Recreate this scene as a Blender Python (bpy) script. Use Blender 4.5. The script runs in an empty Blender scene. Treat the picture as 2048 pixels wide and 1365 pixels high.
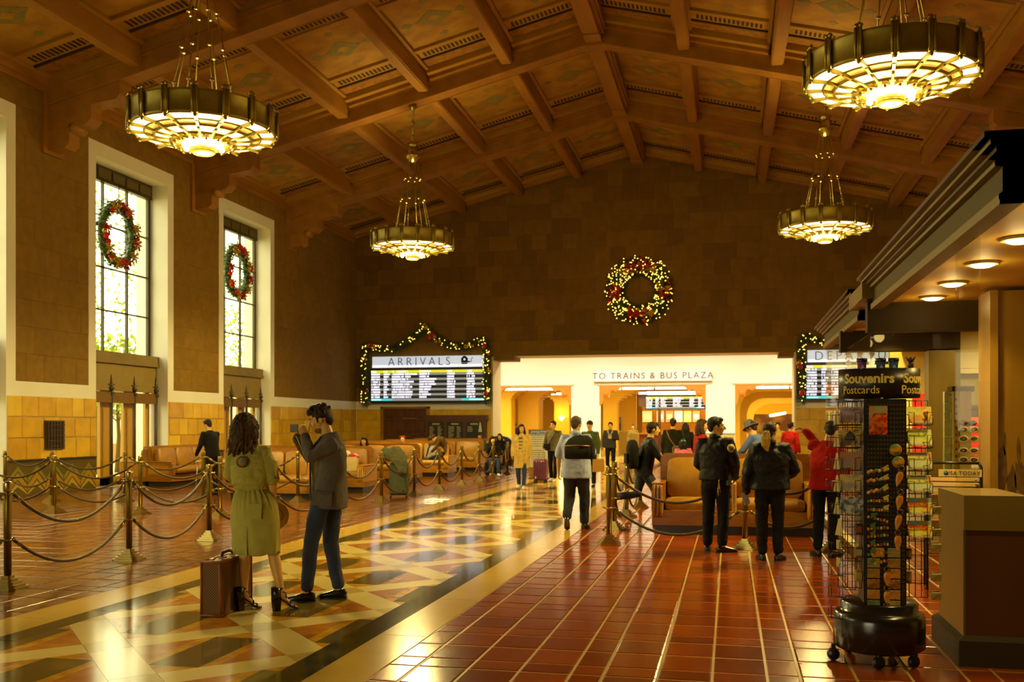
import bpy, bmesh, math, random
from math import sin, cos, pi, radians as R, sqrt
from mathutils import Vector as V, Matrix as MX
rng = random.Random(7)
SC = bpy.context.scene
COL = SC.collection

# ---------------------------------------------------------------- camera, world, exposure
YAW = R(12.35)
cam_d = bpy.data.cameras.new('camera')
cam = bpy.data.objects.new('camera', cam_d); COL.objects.link(cam)
cam.location = (0, 0, 1.6)
cam.rotation_euler = (R(90), 0, YAW)
cam_d.lens = 35.0; cam_d.sensor_width = 36.0
cam_d.shift_y = 167.5/2048
cam_d.clip_end = 300
cam_d.dof.use_dof = True
cam_d.dof.focus_distance = 8.8
cam_d.dof.aperture_fstop = 3.2
SC.camera = cam
SC.view_settings.view_transform = 'Standard'
SC.view_settings.look = 'None'
SC.view_settings.gamma = 1
SC.view_settings.use_curve_mapping = False
SC.view_settings.exposure = 0.0
w = bpy.data.worlds.new('world'); SC.world = w; w.use_nodes = True
bg = w.node_tree.nodes['Background']
bg.inputs[0].default_value = (1.0, 0.94, 0.58, 1); bg.inputs[1].default_value = 6.4
SC.cycles.max_bounces = 8; SC.cycles.diffuse_bounces = 4; SC.cycles.glossy_bounces = 4
SC.cycles.transparent_max_bounces = 12; SC.cycles.transmission_bounces = 6
SC.cycles.sample_clamp_indirect = 6.0
SC.cycles.caustics_reflective = False; SC.cycles.caustics_refractive = False

CA, SA, FPX = cos(YAW), sin(YAW), 1991.0
def G(px, d, z=0.0):
    k = (px-1024)/FPX
    return V((d*(k*CA-SA), d*(CA+k*SA), z))

def lamp(name, kind, loc, power, col, size=.1, rot=None, parent=None, **kw):
    l = bpy.data.lights.new(name, kind); l.energy = power; l.color = col
    if kind == 'AREA':
        l.shape = 'RECTANGLE'; l.size = size[0]; l.size_y = size[1]
    elif kind == 'SPOT':
        l.shadow_soft_size = size; l.spot_size = kw.get('ang', R(100)); l.spot_blend = kw.get('blend', .6)
    else: l.shadow_soft_size = size
    o = bpy.data.objects.new(name, l); COL.objects.link(o); o.location = loc
    if rot: o.rotation_euler = rot
    if parent: o.parent = parent
    return o
# daylight portals in the openings of the hall
def portal(name, loc, size, rot):
    o = lamp(name, 'AREA', loc, 1, (1,1,1), size, rot); o.data.cycles.is_portal = True

# ---------------------------------------------------------------- materials
MATS = {}
def M(name, col, rough=.5, metal=0.0, col2=None, scale=3.0, stretch=(1,1,1), bump=0.0, bscale=None, coat=0.0, rnd=0.0,
      emit=None, es=0.0, alpha=None, lo=.35, hi=.65, det=4.0, sheen=0.0, ob=False, spec=None, dist=.02):
    if name in MATS: return MATS[name]
    def deep(c):
        m_ = max(c); n_ = min(c)
        if m_ <= 0 or c[2] > n_: return c
        return tuple(m_*(x/m_)**(2.0 if x == n_ else 1.25) for x in c)
    if emit is None: col = deep(col); col2 = deep(col2) if col2 else None
    m = bpy.data.materials.new(name); m.use_nodes = True; nt = m.node_tree; N = nt.nodes; L = nt.links
    b = N['Principled BSDF']
    b.inputs['Base Color'].default_value = (*col, 1); b.inputs['Roughness'].default_value = rough; b.inputs['Metallic'].default_value = metal
    if spec is not None: b.inputs['Specular IOR Level'].default_value = spec
    if coat: b.inputs['Coat Weight'].default_value = coat; b.inputs['Coat Roughness'].default_value = .08
    if sheen: b.inputs['Sheen Weight'].default_value = sheen
    if emit: b.inputs['Emission Color'].default_value = (*emit, 1); b.inputs['Emission Strength'].default_value = es
    vec = None
    if col2 or bump:
        if ob:
            tc = N.new('ShaderNodeTexCoord'); src = tc.outputs['Object']
        else:
            g = N.new('ShaderNodeNewGeometry'); src = g.outputs['Position']
        mp = N.new('ShaderNodeMapping'); mp.inputs['Scale'].default_value = stretch
        L.new(src, mp.inputs['Vector']); vec = mp.outputs[0]
    last = None
    if col2:
        n = N.new('ShaderNodeTexNoise'); n.inputs['Scale'].default_value = scale; n.inputs['Detail'].default_value = det
        L.new(vec, n.inputs['Vector'])
        r = N.new('ShaderNodeValToRGB'); r.color_ramp.elements[0].position = lo; r.color_ramp.elements[1].position = hi
        r.color_ramp.elements[0].color = (*col, 1); r.color_ramp.elements[1].color = (*col2, 1)
        L.new(n.outputs['Fac'], r.inputs[0]); last = r.outputs[0]; L.new(last, b.inputs['Base Color'])
    if rnd:
        oi = N.new('ShaderNodeObjectInfo'); mr = N.new('ShaderNodeMapRange')
        mr.inputs['To Min'].default_value = 1-rnd; mr.inputs['To Max'].default_value = 1+rnd
        L.new(oi.outputs['Random'], mr.inputs['Value'])
        mx = N.new('ShaderNodeMix'); mx.data_type = 'RGBA'; mx.blend_type = 'MULTIPLY'; mx.inputs['Factor'].default_value = 1
        if last: L.new(last, mx.inputs['A'])
        else: mx.inputs['A'].default_value = (*col, 1)
        L.new(mr.outputs[0], mx.inputs['B']); L.new(mx.outputs['Result'], b.inputs['Base Color'])
    if bump:
        n2 = N.new('ShaderNodeTexNoise'); n2.inputs['Scale'].default_value = bscale or scale; n2.inputs['Detail'].default_value = 3
        L.new(vec, n2.inputs['Vector'])
        bp = N.new('ShaderNodeBump'); bp.inputs['Strength'].default_value = bump; bp.inputs['Distance'].default_value = dist
        L.new(n2.outputs['Fac'], bp.inputs['Height']); L.new(bp.outputs[0], b.inputs['Normal'])
    MATS[name] = m
    return m
def glass(name, tint=(1,1,1), refl=.7, rough=.02):
    m = bpy.data.materials.new(name); m.use_nodes = True; nt = m.node_tree; N = nt.nodes; L = nt.links
    N.remove(N['Principled BSDF']); out = N['Material Output']
    t = N.new('ShaderNodeBsdfTransparent'); t.inputs[0].default_value = (*tint, 1)
    g = N.new('ShaderNodeBsdfGlossy'); g.inputs['Roughness'].default_value = rough
    lw = N.new('ShaderNodeLayerWeight'); lw.inputs['Blend'].default_value = .5
    pw = N.new('ShaderNodeMath'); pw.operation = 'POWER'; pw.inputs[1].default_value = 4.0; L.new(lw.outputs['Facing'], pw.inputs[0])
    fr = N.new('ShaderNodeMath'); fr.operation = 'MULTIPLY_ADD'; fr.inputs[1].default_value = refl; fr.inputs[2].default_value = .04 if refl > .5 else .02; L.new(pw.outputs[0], fr.inputs[0])
    mx = N.new('ShaderNodeMixShader'); L.new(fr.outputs[0], mx.inputs[0]); L.new(t.outputs[0], mx.inputs[1]); L.new(g.outputs[0], mx.inputs[2])
    L.new(mx.outputs[0], out.inputs[0]); MATS[name] = m
    return m

white = M('cream_plaster', (.77,.765,.70), .75, col2=(.72,.715,.65), scale=.8)
grout = M('floor_grout', (.40,.31,.14), .4)
TILE = [M('red_quarry_tile_%d' % i, c, .16, col2=tuple(x*.78 for x in c), scale=2.2, bump=.10, bscale=9, spec=.55, dist=.004) for i, c in enumerate([(.27,.066,.016),(.235,.055,.014),(.30,.076,.02),(.205,.047,.012)])]
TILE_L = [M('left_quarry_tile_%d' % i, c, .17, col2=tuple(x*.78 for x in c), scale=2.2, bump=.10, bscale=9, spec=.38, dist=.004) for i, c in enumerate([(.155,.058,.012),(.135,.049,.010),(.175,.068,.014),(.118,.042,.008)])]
mb_beige = M('beige_marble', (.76,.64,.40), .13, col2=(.68,.57,.34), scale=1.4, spec=.6)
mb_tan = M('tan_marble', (.57,.45,.25), .13, col2=(.50,.39,.20), scale=2, spec=.6)
mb_edge = M('border_marble', (.58,.41,.17), .14, col2=(.52,.36,.14), scale=1.2, spec=.6)
mb_dark = M('dark_green_marble', (.045,.038,.014), .09, col2=(.13,.11,.045), scale=4.5, lo=.45, hi=.8, det=9, spec=.6)
mb_black = M('dark_brown_marble', (.12,.09,.042), .10, col2=(.33,.26,.13), scale=5, lo=.5, hi=.85, det=8, stretch=(1,.35,1), spec=.6)
mb_yel = M('yellow_marble', (.62,.38,.07), .12, col2=(.42,.21,.035), scale=6, det=8, spec=.6)
mb_red = M('red_marble', (.42,.18,.05), .12, col2=(.55,.29,.09), scale=5, lo=.4, hi=.75, det=9, spec=.6)
BRICK = [M('wall_block_%d' % i, c, .85, col2=tuple(x*.84 for x in c), scale=3, bump=.25, bscale=30) for i, c in enumerate([(.185,.107,.016),(.170,.097,.014),(.20,.117,.018),(.150,.084,.011),(.225,.132,.020)])]
BRICK_L = [M('side_block_%d' % i, c, .85, col2=tuple(x*.84 for x in c), scale=5, bump=.35, bscale=30) for i, c in enumerate([(.225,.140,.023),(.215,.133,.021),(.235,.147,.025),(.220,.137,.022)])]
WAIN = [M('wainscot_marble_%d' % i, c, .32, col2=tuple(x*.8 for x in c), scale=2.6, det=6) for i, c in enumerate([(.66,.44,.06),(.61,.40,.05),(.70,.48,.07),(.76,.56,.12),(.56,.355,.045),(.65,.43,.055)])]
wood_c = M('ceiling_wood', (.33,.175,.05), .6, col2=(.25,.128,.035), scale=2.2, stretch=(1,.3,1), bump=.1, bscale=14)
wood_pl = M('purlin_wood', (.36,.20,.06), .6, col2=(.28,.15,.045), scale=2.2, stretch=(1,.3,1))
wood_p = M('coffer_paint', (.42,.27,.09), .7, col2=(.29,.165,.055), scale=2.0, det=6)
wood_b = M('coffer_band', (.24,.12,.04), .7, col2=(.34,.19,.065), scale=5, det=7, lo=.42, hi=.6)
wood_l = M('coffer_fillet', (.36,.22,.08), .65)
motif = M('painted_motif', (.17,.17,.085), .7, col2=(.24,.20,.09), scale=9)
slot = M('dentil_dark', (.035,.02,.008), .8)
bench_w = M('bench_wood', (.34,.175,.042), .3, col2=(.25,.12,.027), scale=2.5, stretch=(1,1,6), coat=.12, ob=True)
bench_wp = M('bench_wood_pale', (.50,.28,.075), .32, col2=(.42,.22,.055), scale=2.5, stretch=(5,5,1), coat=.12, ob=True)
leather = M('tan_leather', (.40,.235,.07), .38, col2=(.31,.17,.045), scale=5, bump=.25, bscale=60, ob=True)
plinth_m = M('dark_plinth', (.02,.018,.013), .35)
brass = M('polished_brass', (.42,.345,.20), .28, 1.0)
bronze = M('aged_bronze', (.33,.27,.105), .42, .55, col2=(.26,.21,.075), scale=6, ob=True)
brass_d = M('stanchion_brass', (.24,.19,.075), .36, 1.0)
rope_m = M('brown_rope', (.072,.046,.017), .55, bump=.4, bscale=70)
black = M('black_paint', (.012,.011,.009), .35)
iron = M('dark_iron', (.045,.032,.016), .5)
clear = glass('clear_glass', (.98,.98,.93)); kglass = glass('shop_glass', (.96,.96,.86), .22)

# ---------------------------------------------------------------- mesh helper
class MB:
    def __init__(s): s.v=[]; s.f=[]; s.m=[]; s.s=[]
    def add(s, vs, fs, mi=0, sm=False):
        o = len(s.v); s.v += [tuple(x) for x in vs]
        for f in fs: s.f.append(tuple(i+o for i in f)); s.m.append(mi); s.s.append(sm)
        return s
    def box(s, c, d, rot=None, mi=0, ch=0.0):
        hx,hy,hz = d[0]/2,d[1]/2,d[2]/2
        if ch:
            e = ch; P = []
            for sz in (-1,1):
                for (x,y) in ((-1,-1),(1,-1),(1,1),(-1,1)):
                    P += [(x*(hx-e),y*(hy-e),sz*hz)]
            for sz in (-1,1):
                for (x,y) in ((-1,-1),(1,-1),(1,1),(-1,1)): P += [(x*hx,y*(hy-e),sz*(hz-e)),(x*(hx-e),y*hy,sz*(hz-e))]
            bm = bmesh.new()
            for p in P: bm.verts.new(p)
            r = bmesh.ops.convex_hull(bm, input=bm.verts)
            bmesh.ops.dissolve_limit(bm, angle_limit=.01, verts=bm.verts, edges=bm.edges)
            bm.verts.index_update()
            vs = [v.co.copy() for v in bm.verts]; fs = [[v.index for v in f.verts] for f in bm.faces]; bm.free()
        else:
            vs = [V((x*hx,y*hy,z*hz)) for z in (-1,1) for (x,y) in ((-1,-1),(1,-1),(1,1),(-1,1))]
            fs = [(3,2,1,0),(4,5,6,7),(0,1,5,4),(1,2,6,5),(2,3,7,6),(3,0,4,7)]
        if rot is not None:
            m = rot if isinstance(rot, MX) else MX.Rotation(rot, 3, 'Z')
            vs = [m @ v for v in vs]
        c = V(c); return s.add([v+c for v in vs], fs, mi)
    def b2(s, a, b, mi=0, ch=0.0):
        return s.box([(a[i]+b[i])/2 for i in range(3)], [abs(b[i]-a[i]) for i in range(3)], None, mi, ch)
    def rings(s, rs, mi=0, sm=True, cap=True, closed=False):
        n = len(rs[0]); vs = [p for r in rs for p in r]; fs = []
        m = len(rs); 
        for j in range(m if closed else m-1):
            a = j*n; b = ((j+1) % m)*n
            for i in range(n): fs.append((a+i, a+(i+1)%n, b+(i+1)%n, b+i))
        if cap and not closed: fs.append(tuple(range(n))[::-1]); fs.append(tuple((m-1)*n+i for i in range(n)))
        return s.add(vs, fs, mi, sm)
    def tube(s, pts, r, n=8, mi=0, sm=True, cap=True, closed=False, flat=1.0):
        pts = [V(p) for p in pts]; k = len(pts); rr = r if isinstance(r,(list,tuple)) else [r]*k
        up = None; rs = []
        for i,p in enumerate(pts):
            if closed: t = pts[(i+1)%k]-pts[i-1]
            else: t = pts[min(i+1,k-1)]-pts[max(i-1,0)]
            if t.length < 1e-9: t = V((0,0,1))
            t.normalize()
            if up is None:
                up = V((0,0,1)) if abs(t.z) < .9 else V((0,1,0))
            u = t.cross(up)
            if u.length < 1e-4: u = t.orthogonal()
            u.normalize(); w_ = u.cross(t); w_.normalize(); up = w_
            rs.append([p+u*(rr[i]*cos(2*pi*j/n))+w_*(rr[i]*flat*sin(2*pi*j/n)) for j in range(n)])
        return s.rings(rs, mi, sm, cap, closed)
    def cap_tube(s, pts, r, n=10, mi=0, flat=1.0):
        pts = [V(p) for p in pts]; rr = list(r) if isinstance(r,(list,tuple)) else [r]*len(pts)
        t0 = (pts[0]-pts[1]).normalized(); t1 = (pts[-1]-pts[-2]).normalized(); P=[];Q=[]
        for a in (80,50,25): P.append(pts[0]+t0*rr[0]*sin(R(a))); Q.append(rr[0]*cos(R(a)))
        P += pts; Q += rr
        for a in (25,50,80): P.append(pts[-1]+t1*rr[-1]*sin(R(a))); Q.append(rr[-1]*cos(R(a)))
        return s.tube(P, Q, n, mi, True, True, False, flat)
    def lathe(s, prof, n=16, c=(0,0,0), mi=0, sm=True, mat=None):
        c = V(c); rs = []
        for r,z in prof:
            ring = [V((max(r,1e-4)*cos(2*pi*j/n), max(r,1e-4)*sin(2*pi*j/n), z)) for j in range(n)]
            if mat: ring = [mat @ p for p in ring]
            rs.append([p+c for p in ring])
        return s.rings(rs, mi, sm, prof[0] != prof[-1])
    def ball(s, c, r, n=10, m=7, mi=0, mat=None):
        c = V(c); r = r if isinstance(r,(tuple,list)) else (r,r,r); rs=[]
        for i in range(m+1):
            a = -pi/2+pi*i/m; q = max(cos(a),1e-3)
            ring = [V((r[0]*q*cos(2*pi*j/n), r[1]*q*sin(2*pi*j/n), r[2]*sin(a))) for j in range(n)]
            if mat: ring = [mat @ p for p in ring]
            rs.append([p+c for p in ring])
        return s.rings(rs, mi, True, True)
    def prism(s, poly, z0, z1, mi=0, fn=None):
        n = len(poly); fn = fn or (lambda x,y,z: (x,y,z))
        vs = [fn(x,y,z0) for x,y in poly]+[fn(x,y,z1) for x,y in poly]
        fs = [tuple(range(n))[::-1], tuple(range(n,2*n))]+[(i,(i+1)%n,n+(i+1)%n,n+i) for i in range(n)]
        return s.add(vs, fs, mi)
    def quad(s, a, b, c, d, mi=0): return s.add([a,b,c,d], [(0,1,2,3)], mi)
    def mesh(s, name, mats):
        me = bpy.data.meshes.new(name); me.from_pydata(s.v, [], s.f)
        for m in (mats if isinstance(mats,(list,tuple)) else [mats]): me.materials.append(m)
        me.polygons.foreach_set('material_index', s.m); me.polygons.foreach_set('use_smooth', s.s)
        bm = bmesh.new(); bm.from_mesh(me); bmesh.ops.recalc_face_normals(bm, faces=bm.faces); bm.to_mesh(me); bm.free()
        me.update(); return me
    def build(s, name, mats, parent=None, loc=None, rz=None):
        o = bpy.data.objects.new(name, s.mesh(name, mats)); COL.objects.link(o)
        if parent: o.parent = parent
        if loc is not None: o.location = loc
        if rz is not None: o.rotation_euler = (0,0,rz)
        return o
def tag(o, label, cat, group=None):
    o['label'] = label; o['category'] = cat
    if group: o['group'] = group
    return o
def thing(name, label, cat, loc=(0,0,0), rz=0, group=None):
    o = bpy.data.objects.new(name, None); COL.objects.link(o); o.location = loc; o.rotation_euler = (0,0,rz)
    o.empty_display_size = .1
    return tag(o, label, cat, group)
def struct(name, mb=None, mats=None):
    if mb is None:
        o = bpy.data.objects.new(name, None); COL.objects.link(o)
    else: o = mb.build(name, mats)
    o['kind'] = 'structure'; return o
def stuff(o): o['kind'] = 'stuff'; return o
def link(me, name, parent, mat4=None, loc=None, rz=None):
    o = bpy.data.objects.new(name, me); COL.objects.link(o); o.parent = parent
    if mat4 is not None: o.matrix_local = mat4
    if loc is not None: o.location = loc
    if rz is not None: o.rotation_euler = (0,0,rz)
    return o
def dup(root, loc, rz=None, label=None, group=None):
    r = root.copy(); COL.objects.link(r); r.location = loc
    if rz is not None: r.rotation_euler = (0,0,rz)
    if label: r['label'] = label
    if group: r['group'] = group
    def rec(o, c):
        for ch in o.children:
            d = ch.copy(); COL.objects.link(d); d.parent = c; rec(ch, d)
    rec(root, r); return r
def text(body, size, mat, parent, loc, rot, name='lettering', ext=.004, track=1.0, align='CENTER', off=0.0, sx=1.0, split=False):
    c = bpy.data.curves.new(name, 'FONT'); c.body = body; c.size = size; c.extrude = ext; c.align_x = align; c.align_y = 'CENTER'
    c.space_character = track; c.offset = off; c.resolution_u = 3
    t = bpy.data.objects.new(name, c); COL.objects.link(t)
    dg = bpy.context.evaluated_depsgraph_get(); me = bpy.data.meshes.new_from_object(t.evaluated_get(dg))
    bpy.data.objects.remove(t); bpy.data.curves.remove(c)
    me.materials.clear(); me.materials.append(mat)
    def put(me_):
        o = bpy.data.objects.new(name, me_); COL.objects.link(o); o.parent = parent; o.location = loc; o.rotation_euler = rot; o.scale = (sx,1,1); return o
    if not split: return put(me)
    bm = bmesh.new(); bm.from_mesh(me); bmesh.ops.remove_doubles(bm, verts=bm.verts, dist=1e-5); bm.verts.ensure_lookup_table(); seen = set()
    for v in bm.verts:
        if v.index in seen: continue
        st = [v]; isl = []; seen.add(v.index)
        while st:
            a = st.pop(); isl.append(a)
            for e in a.link_edges:
                b = e.other_vert(a)
                if b.index not in seen: seen.add(b.index); st.append(b)
        ix = {a.index: k for k,a in enumerate(isl)}
        fs = {f for a in isl for f in a.link_faces}
        m2 = bpy.data.meshes.new(name); m2.from_pydata([a.co[:] for a in isl], [], [[ix[w_.index] for w_ in f.verts] for f in fs]); m2.materials.append(mat); put(m2)
    bm.free()
def bend_mesh(me, fn):
    for v in me.vertices: v.co = fn(v.co)
def rr(a, b): return a+(b-a)*rng.random()
FACE = (R(90),0,0)       # text that faces -Y

# laid pieces: the largest in view are objects, the rest one part of kind stuff
def frustum(name, mat, e=.03):
    m = MB(); a = .5; b = .5-e
    m.add([(-a,-a,0),(a,-a,0),(a,a,0),(-a,a,0),(-b,-b,1),(b,-b,1),(b,b,1),(-b,b,1)], [(4,5,6,7),(0,1,5,4),(1,2,6,5),(2,3,7,6),(3,0,4,7)])
    return m.mesh(name, mat)
CP = V((0,0,1.6)); FW = V((-SA,CA,0)); RT = V((CA,SA,0))
def proj(p):
    q = V(p)-CP; d = q.dot(FW)
    if d < .3: return None
    return (1024+FPX*q.dot(RT)/d, 850-FPX*q.z/d, d)
def lay(parent, name, cells, O, U, Vv, N, depth, mats, gap=.012, limit=300, pick=None, jit=0.0):
    O,U,Vv,N = V(O),V(U),V(Vv),V(N); ms = [frustum(name, m) for m in mats]
    items = []
    for (u0,u1,v0,v1) in cells:
        c = O+U*((u0+u1)/2)+Vv*((v0+v1)/2); p = proj(c)
        vis = p is not None and -40 < p[0] < 2088 and -40 < p[1] < 1405
        items.append((0 if vis else 1, p[2] if p else 999, c, u1-u0-gap, v1-v0-gap))
    items.sort(key=lambda t: (t[0], t[1]))
    st = MB()
    for i,(nv,d,c,w_,h) in enumerate(items):
        k = pick(c) if pick else rng.randrange(len(mats))
        dz = depth*(1+jit*(rng.random()-.5))
        if i < limit and not nv:
            o = link(ms[k], name, parent)
            mt = MX((( *(U*w_), 0),( *(Vv*h), 0),( *(N*dz), 0),( *c, 1))).transposed()
            o.matrix_local = mt
        else:
            e = .4
            a = [c+U*(w_/2*x)+Vv*(h/2*y) for x,y in ((-1,-1),(1,-1),(1,1),(-1,1))]
            b = [c+U*((w_/2-.012)*x)+Vv*((h/2-.012)*y)+N*dz for x,y in ((-1,-1),(1,-1),(1,1),(-1,1))]
            st.add(a+b, [(4,5,6,7),(0,1,5,4),(1,2,6,5),(2,3,7,6),(3,0,4,7)], k)
    if st.v: stuff(st.build(name+'_rest', mats, parent))
# ---------------------------------------------------------------- setting
XL, XR, XM, YE = -15.56, 8.36, -3.6, 40.0
def roof(x): return 12.65-.247*abs(x-XM)
SL = math.atan(.247)
# ---- floor
floor = struct('floor', MB().b2((-17,-6,-.3),(9,70,-.004)), grout)
def run(a, b, seq):
    out = []; i = 0; x = a
    while x < b-.05:
        n = min(x+seq[i % len(seq)], b); out.append((x,n)); x = n; i += 1
    return out
cols_r = run(-2.23, 8.3, [.205,.345,.34,.34]); rows_f = run(4.4, 47, [.42,.42,.24])
lay(floor, 'floor_tile', [(a,b,c,d) for (a,b) in cols_r for (c,d) in rows_f if c < 39.9 or a < 2.4], (0,0,-.004), (1,0,0), (0,1,0), (0,0,1), .004, TILE, gap=.017, limit=190)
cols_l = [(-5.84-(b-0), -5.84-a) for a,b in run(0, 9.7, [.205,.345,.34,.34])]
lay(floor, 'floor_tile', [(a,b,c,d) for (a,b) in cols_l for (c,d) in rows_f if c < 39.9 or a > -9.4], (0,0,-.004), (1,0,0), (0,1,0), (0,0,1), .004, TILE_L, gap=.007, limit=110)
# inlaid marble strip
def clip(poly, x0, x1):
    for sgn, lim in ((1, x0), (-1, -x1)):
        out = []
        for i in range(len(poly)):
            p, q = poly[i], poly[(i+1) % len(poly)]
            a, b = sgn*p[0]-lim, sgn*q[0]-lim
            if a >= 0: out.append(p)
            if a*b < 0:
                t = a/(a-b); out.append((p[0]+t*(q[0]-p[0]), p[1]+t*(q[1]-p[1])))
        poly = out
        if not poly: break
    return poly
pieces = []
SX0, SX1 = -5.15, -2.85
Y0 = 6.4-1.73*2
mmats = [mb_beige, mb_tan, mb_black, mb_yel, mb_red, mb_edge, mb_dark]
def piece(poly, k):
    p = clip(poly, SX0, SX1)
    if len(p) > 2: pieces.append((p, k))
a_, b_ = .80, .867
f_ = .255; ca, cb = a_*f_, b_*f_; da, db = a_*(1-f_), b_*(1-f_)
n = 0
y = Y0
while y < 46:
    for cx, oy in ((-4.4,0),(-3.6,b_),(-5.2,b_),(-2.8,0)):
        cy = y+oy
        # crossing stone
        piece([(cx-ca,cy),(cx,cy-cb),(cx+ca,cy),(cx,cy+cb)], 1)
        # two bands leaving the crossing upward
        for sx in (1,-1):
            piece([(cx+sx*ca,cy),(cx+sx*a_,cy+b_-cb),(cx+sx*(a_-ca),cy+b_),(cx,cy+cb)], 0)
        # diamond above the crossing, centred at cy+b_
        ey = cy+b_; hw, hs = .18, .27
        yr = db*(1-hw/da); ys = db*(1-hs/da)
        piece([(cx-hw,ey-yr),(cx+hw,ey-yr),(cx+hw,ey+yr),(cx-hw,ey+yr)], 2)
        for s_ in (1,-1):
            piece([(cx+s_*hw,ey-yr),(cx+s_*hs,ey-ys),(cx+s_*hs,ey+ys),(cx+s_*hw,ey+yr)], 3)
            piece([(cx+s_*hs,ey-ys),(cx+s_*da,ey),(cx+s_*hs,ey+ys)], 4)
            piece([(cx-hw,ey+s_*yr),(cx+hw,ey+s_*yr),(cx,ey+s_*db)], 3)
    y += 2*b_
for (x0,x1,k,ln) in ((-5.37,-5.15,6,1.2),(-2.85,-2.61,6,1.2),(-5.84,-5.37,5,1.6),(-2.61,-2.23,5,1.6)):
    yy = 4.0
    while yy < 46: pieces.append(([(x0,yy),(x1,yy),(x1,yy+ln-.003),(x0,yy+ln-.003)], k)); yy += ln
def pkey(t):
    c = V((sum(p[0] for p in t[0])/len(t[0]), sum(p[1] for p in t[0])/len(t[0]), 0)); q = proj(c)
    if q and -60 < q[0] < 2100 and q[1] < 1410: return q[2]
    return 1e4
pieces.sort(key=pkey)
rest = MB()
for i,(p,k) in enumerate(pieces):
    cx = sum(q[0] for q in p)/len(p); cy = sum(q[1] for q in p)/len(p)
    p2 = [(cx+(q[0]-cx)*.995, cy+(q[1]-cy)*.995) for q in p]
    if i < 290: MB().prism([(q[0]-cx,q[1]-cy) for q in p2], -.012, .0005, ).build('marble_piece', mmats[k], floor, loc=(cx,cy,0))
    else: rest.prism(p2, -.012, .0005, k)
stuff(rest.build('marble_pieces_far', mmats, floor))

# ---- left wall with five tall windows
WIN = [2.85,9.3,15.75,22.2,28.65]; WW = 3.27; WT = 8.38
m = MB(); yy = -6.0
for y0 in WIN:
    m.b2((XL-1,yy,0),(XL,y0,10)); m.b2((XL-1,y0,WT),(XL,y0+WW,10)); yy = y0+WW
m.b2((XL-1,yy,0),(XL,YE+1.4,10))
wall_left = struct('wall_left', m, white)
cells = []
edges = [(-6,2.55)]+[(y0+WW+.3, y1-.3) for y0,y1 in zip(WIN, WIN[1:]+[YE+.3])]
def brickrows(u0, u1, v0, v1, h=.62):
    out = []; v = v0
    while v < v1-.05:
        vn = min(v+h, v1); u = u0; first = True
        while u < u1-.05:
            un = u+rng.choice([.58,.62,.62,1.2,.9])*(rng.random()*.6+.4 if first else 1); first = False
            if u1-un < .25: un = u1
            out.append((u,un,v,vn)); u = un
        v = vn
    return out
for a,b in edges:
    if b > 9: cells += brickrows(max(a,5), b, 2.58, 9.72)
for y0 in WIN[1:]: cells += brickrows(y0-.3, y0+WW+.3, 8.74, 9.72, .5)
lay(wall_left, 'wall_block', cells, (XL,0,0), (0,1,0), (0,0,1), (1,0,0), .012, BRICK_L, gap=.0, limit=290, jit=.1)
wc = []
yy = -6
for y0 in WIN+[YE+1]:
    if y0 > 9:
        a = max(yy, 5); b = min(y0-.02, YE-.03)
        v = .80
        for h in (.5,.48,.47):
            u = a
            while u < b-.02:
                un = u+rng.choice([.55,.6,.75,.45])
                if b-un < .2: un = b
                wc.append((u,un,v,v+h)); u = un
            v += h
    yy = y0+WW+.02
lay(wall_left, 'wainscot_tile', wc, (XL,0,0), (0,1,0), (0,0,1), (1,0,0), .03, WAIN, gap=.004, limit=140, jit=.2)
# zigzag dado below
dz = [M('dado_green', (.20,.19,.075), .3), M('dado_ochre', (.34,.22,.06), .3), M('dado_dark', (.10,.075,.03), .3), M('dado_sand', (.40,.30,.12), .3)]
yy = -6
for y0 in WIN+[YE+1]:
    if y0 > 9:
        a = max(yy, 9.0); b = min(y0-.02, YE-.05)
        m = MB(); m.b2((XL,a,0),(XL+.02,b,.80)); m.build('dado_base', dz[2], wall_left)
        MB().b2((XL,a,.76),(XL+.045,b,.80)).build('dado_rail', plinth_m, wall_left)
        k = int((b-a)/.62); s_ = (b-a)/max(k,1)
        for i in range(k):
            c = a+s_*(i+.5)
            for j,(h0,h1) in enumerate(((.08,.16),(.2,.32),(.36,.46))):
                q = MB()
                for sd in (1,-1):
                    q.prism([(c, .76-h0*1.2),(c, .76-h1*1.2),(c+sd*s_*.48, .76-h1*1.2-.28),(c+sd*s_*.48, .76-h0*1.2-.28)], .02, .028, fn=lambda x,y,z: (XL+z, x, max(y,.02)))
                q.build('zigzag_tile', dz[(0,1,3)[j]], wall_left)
    yy = y0+WW+.02
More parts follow.
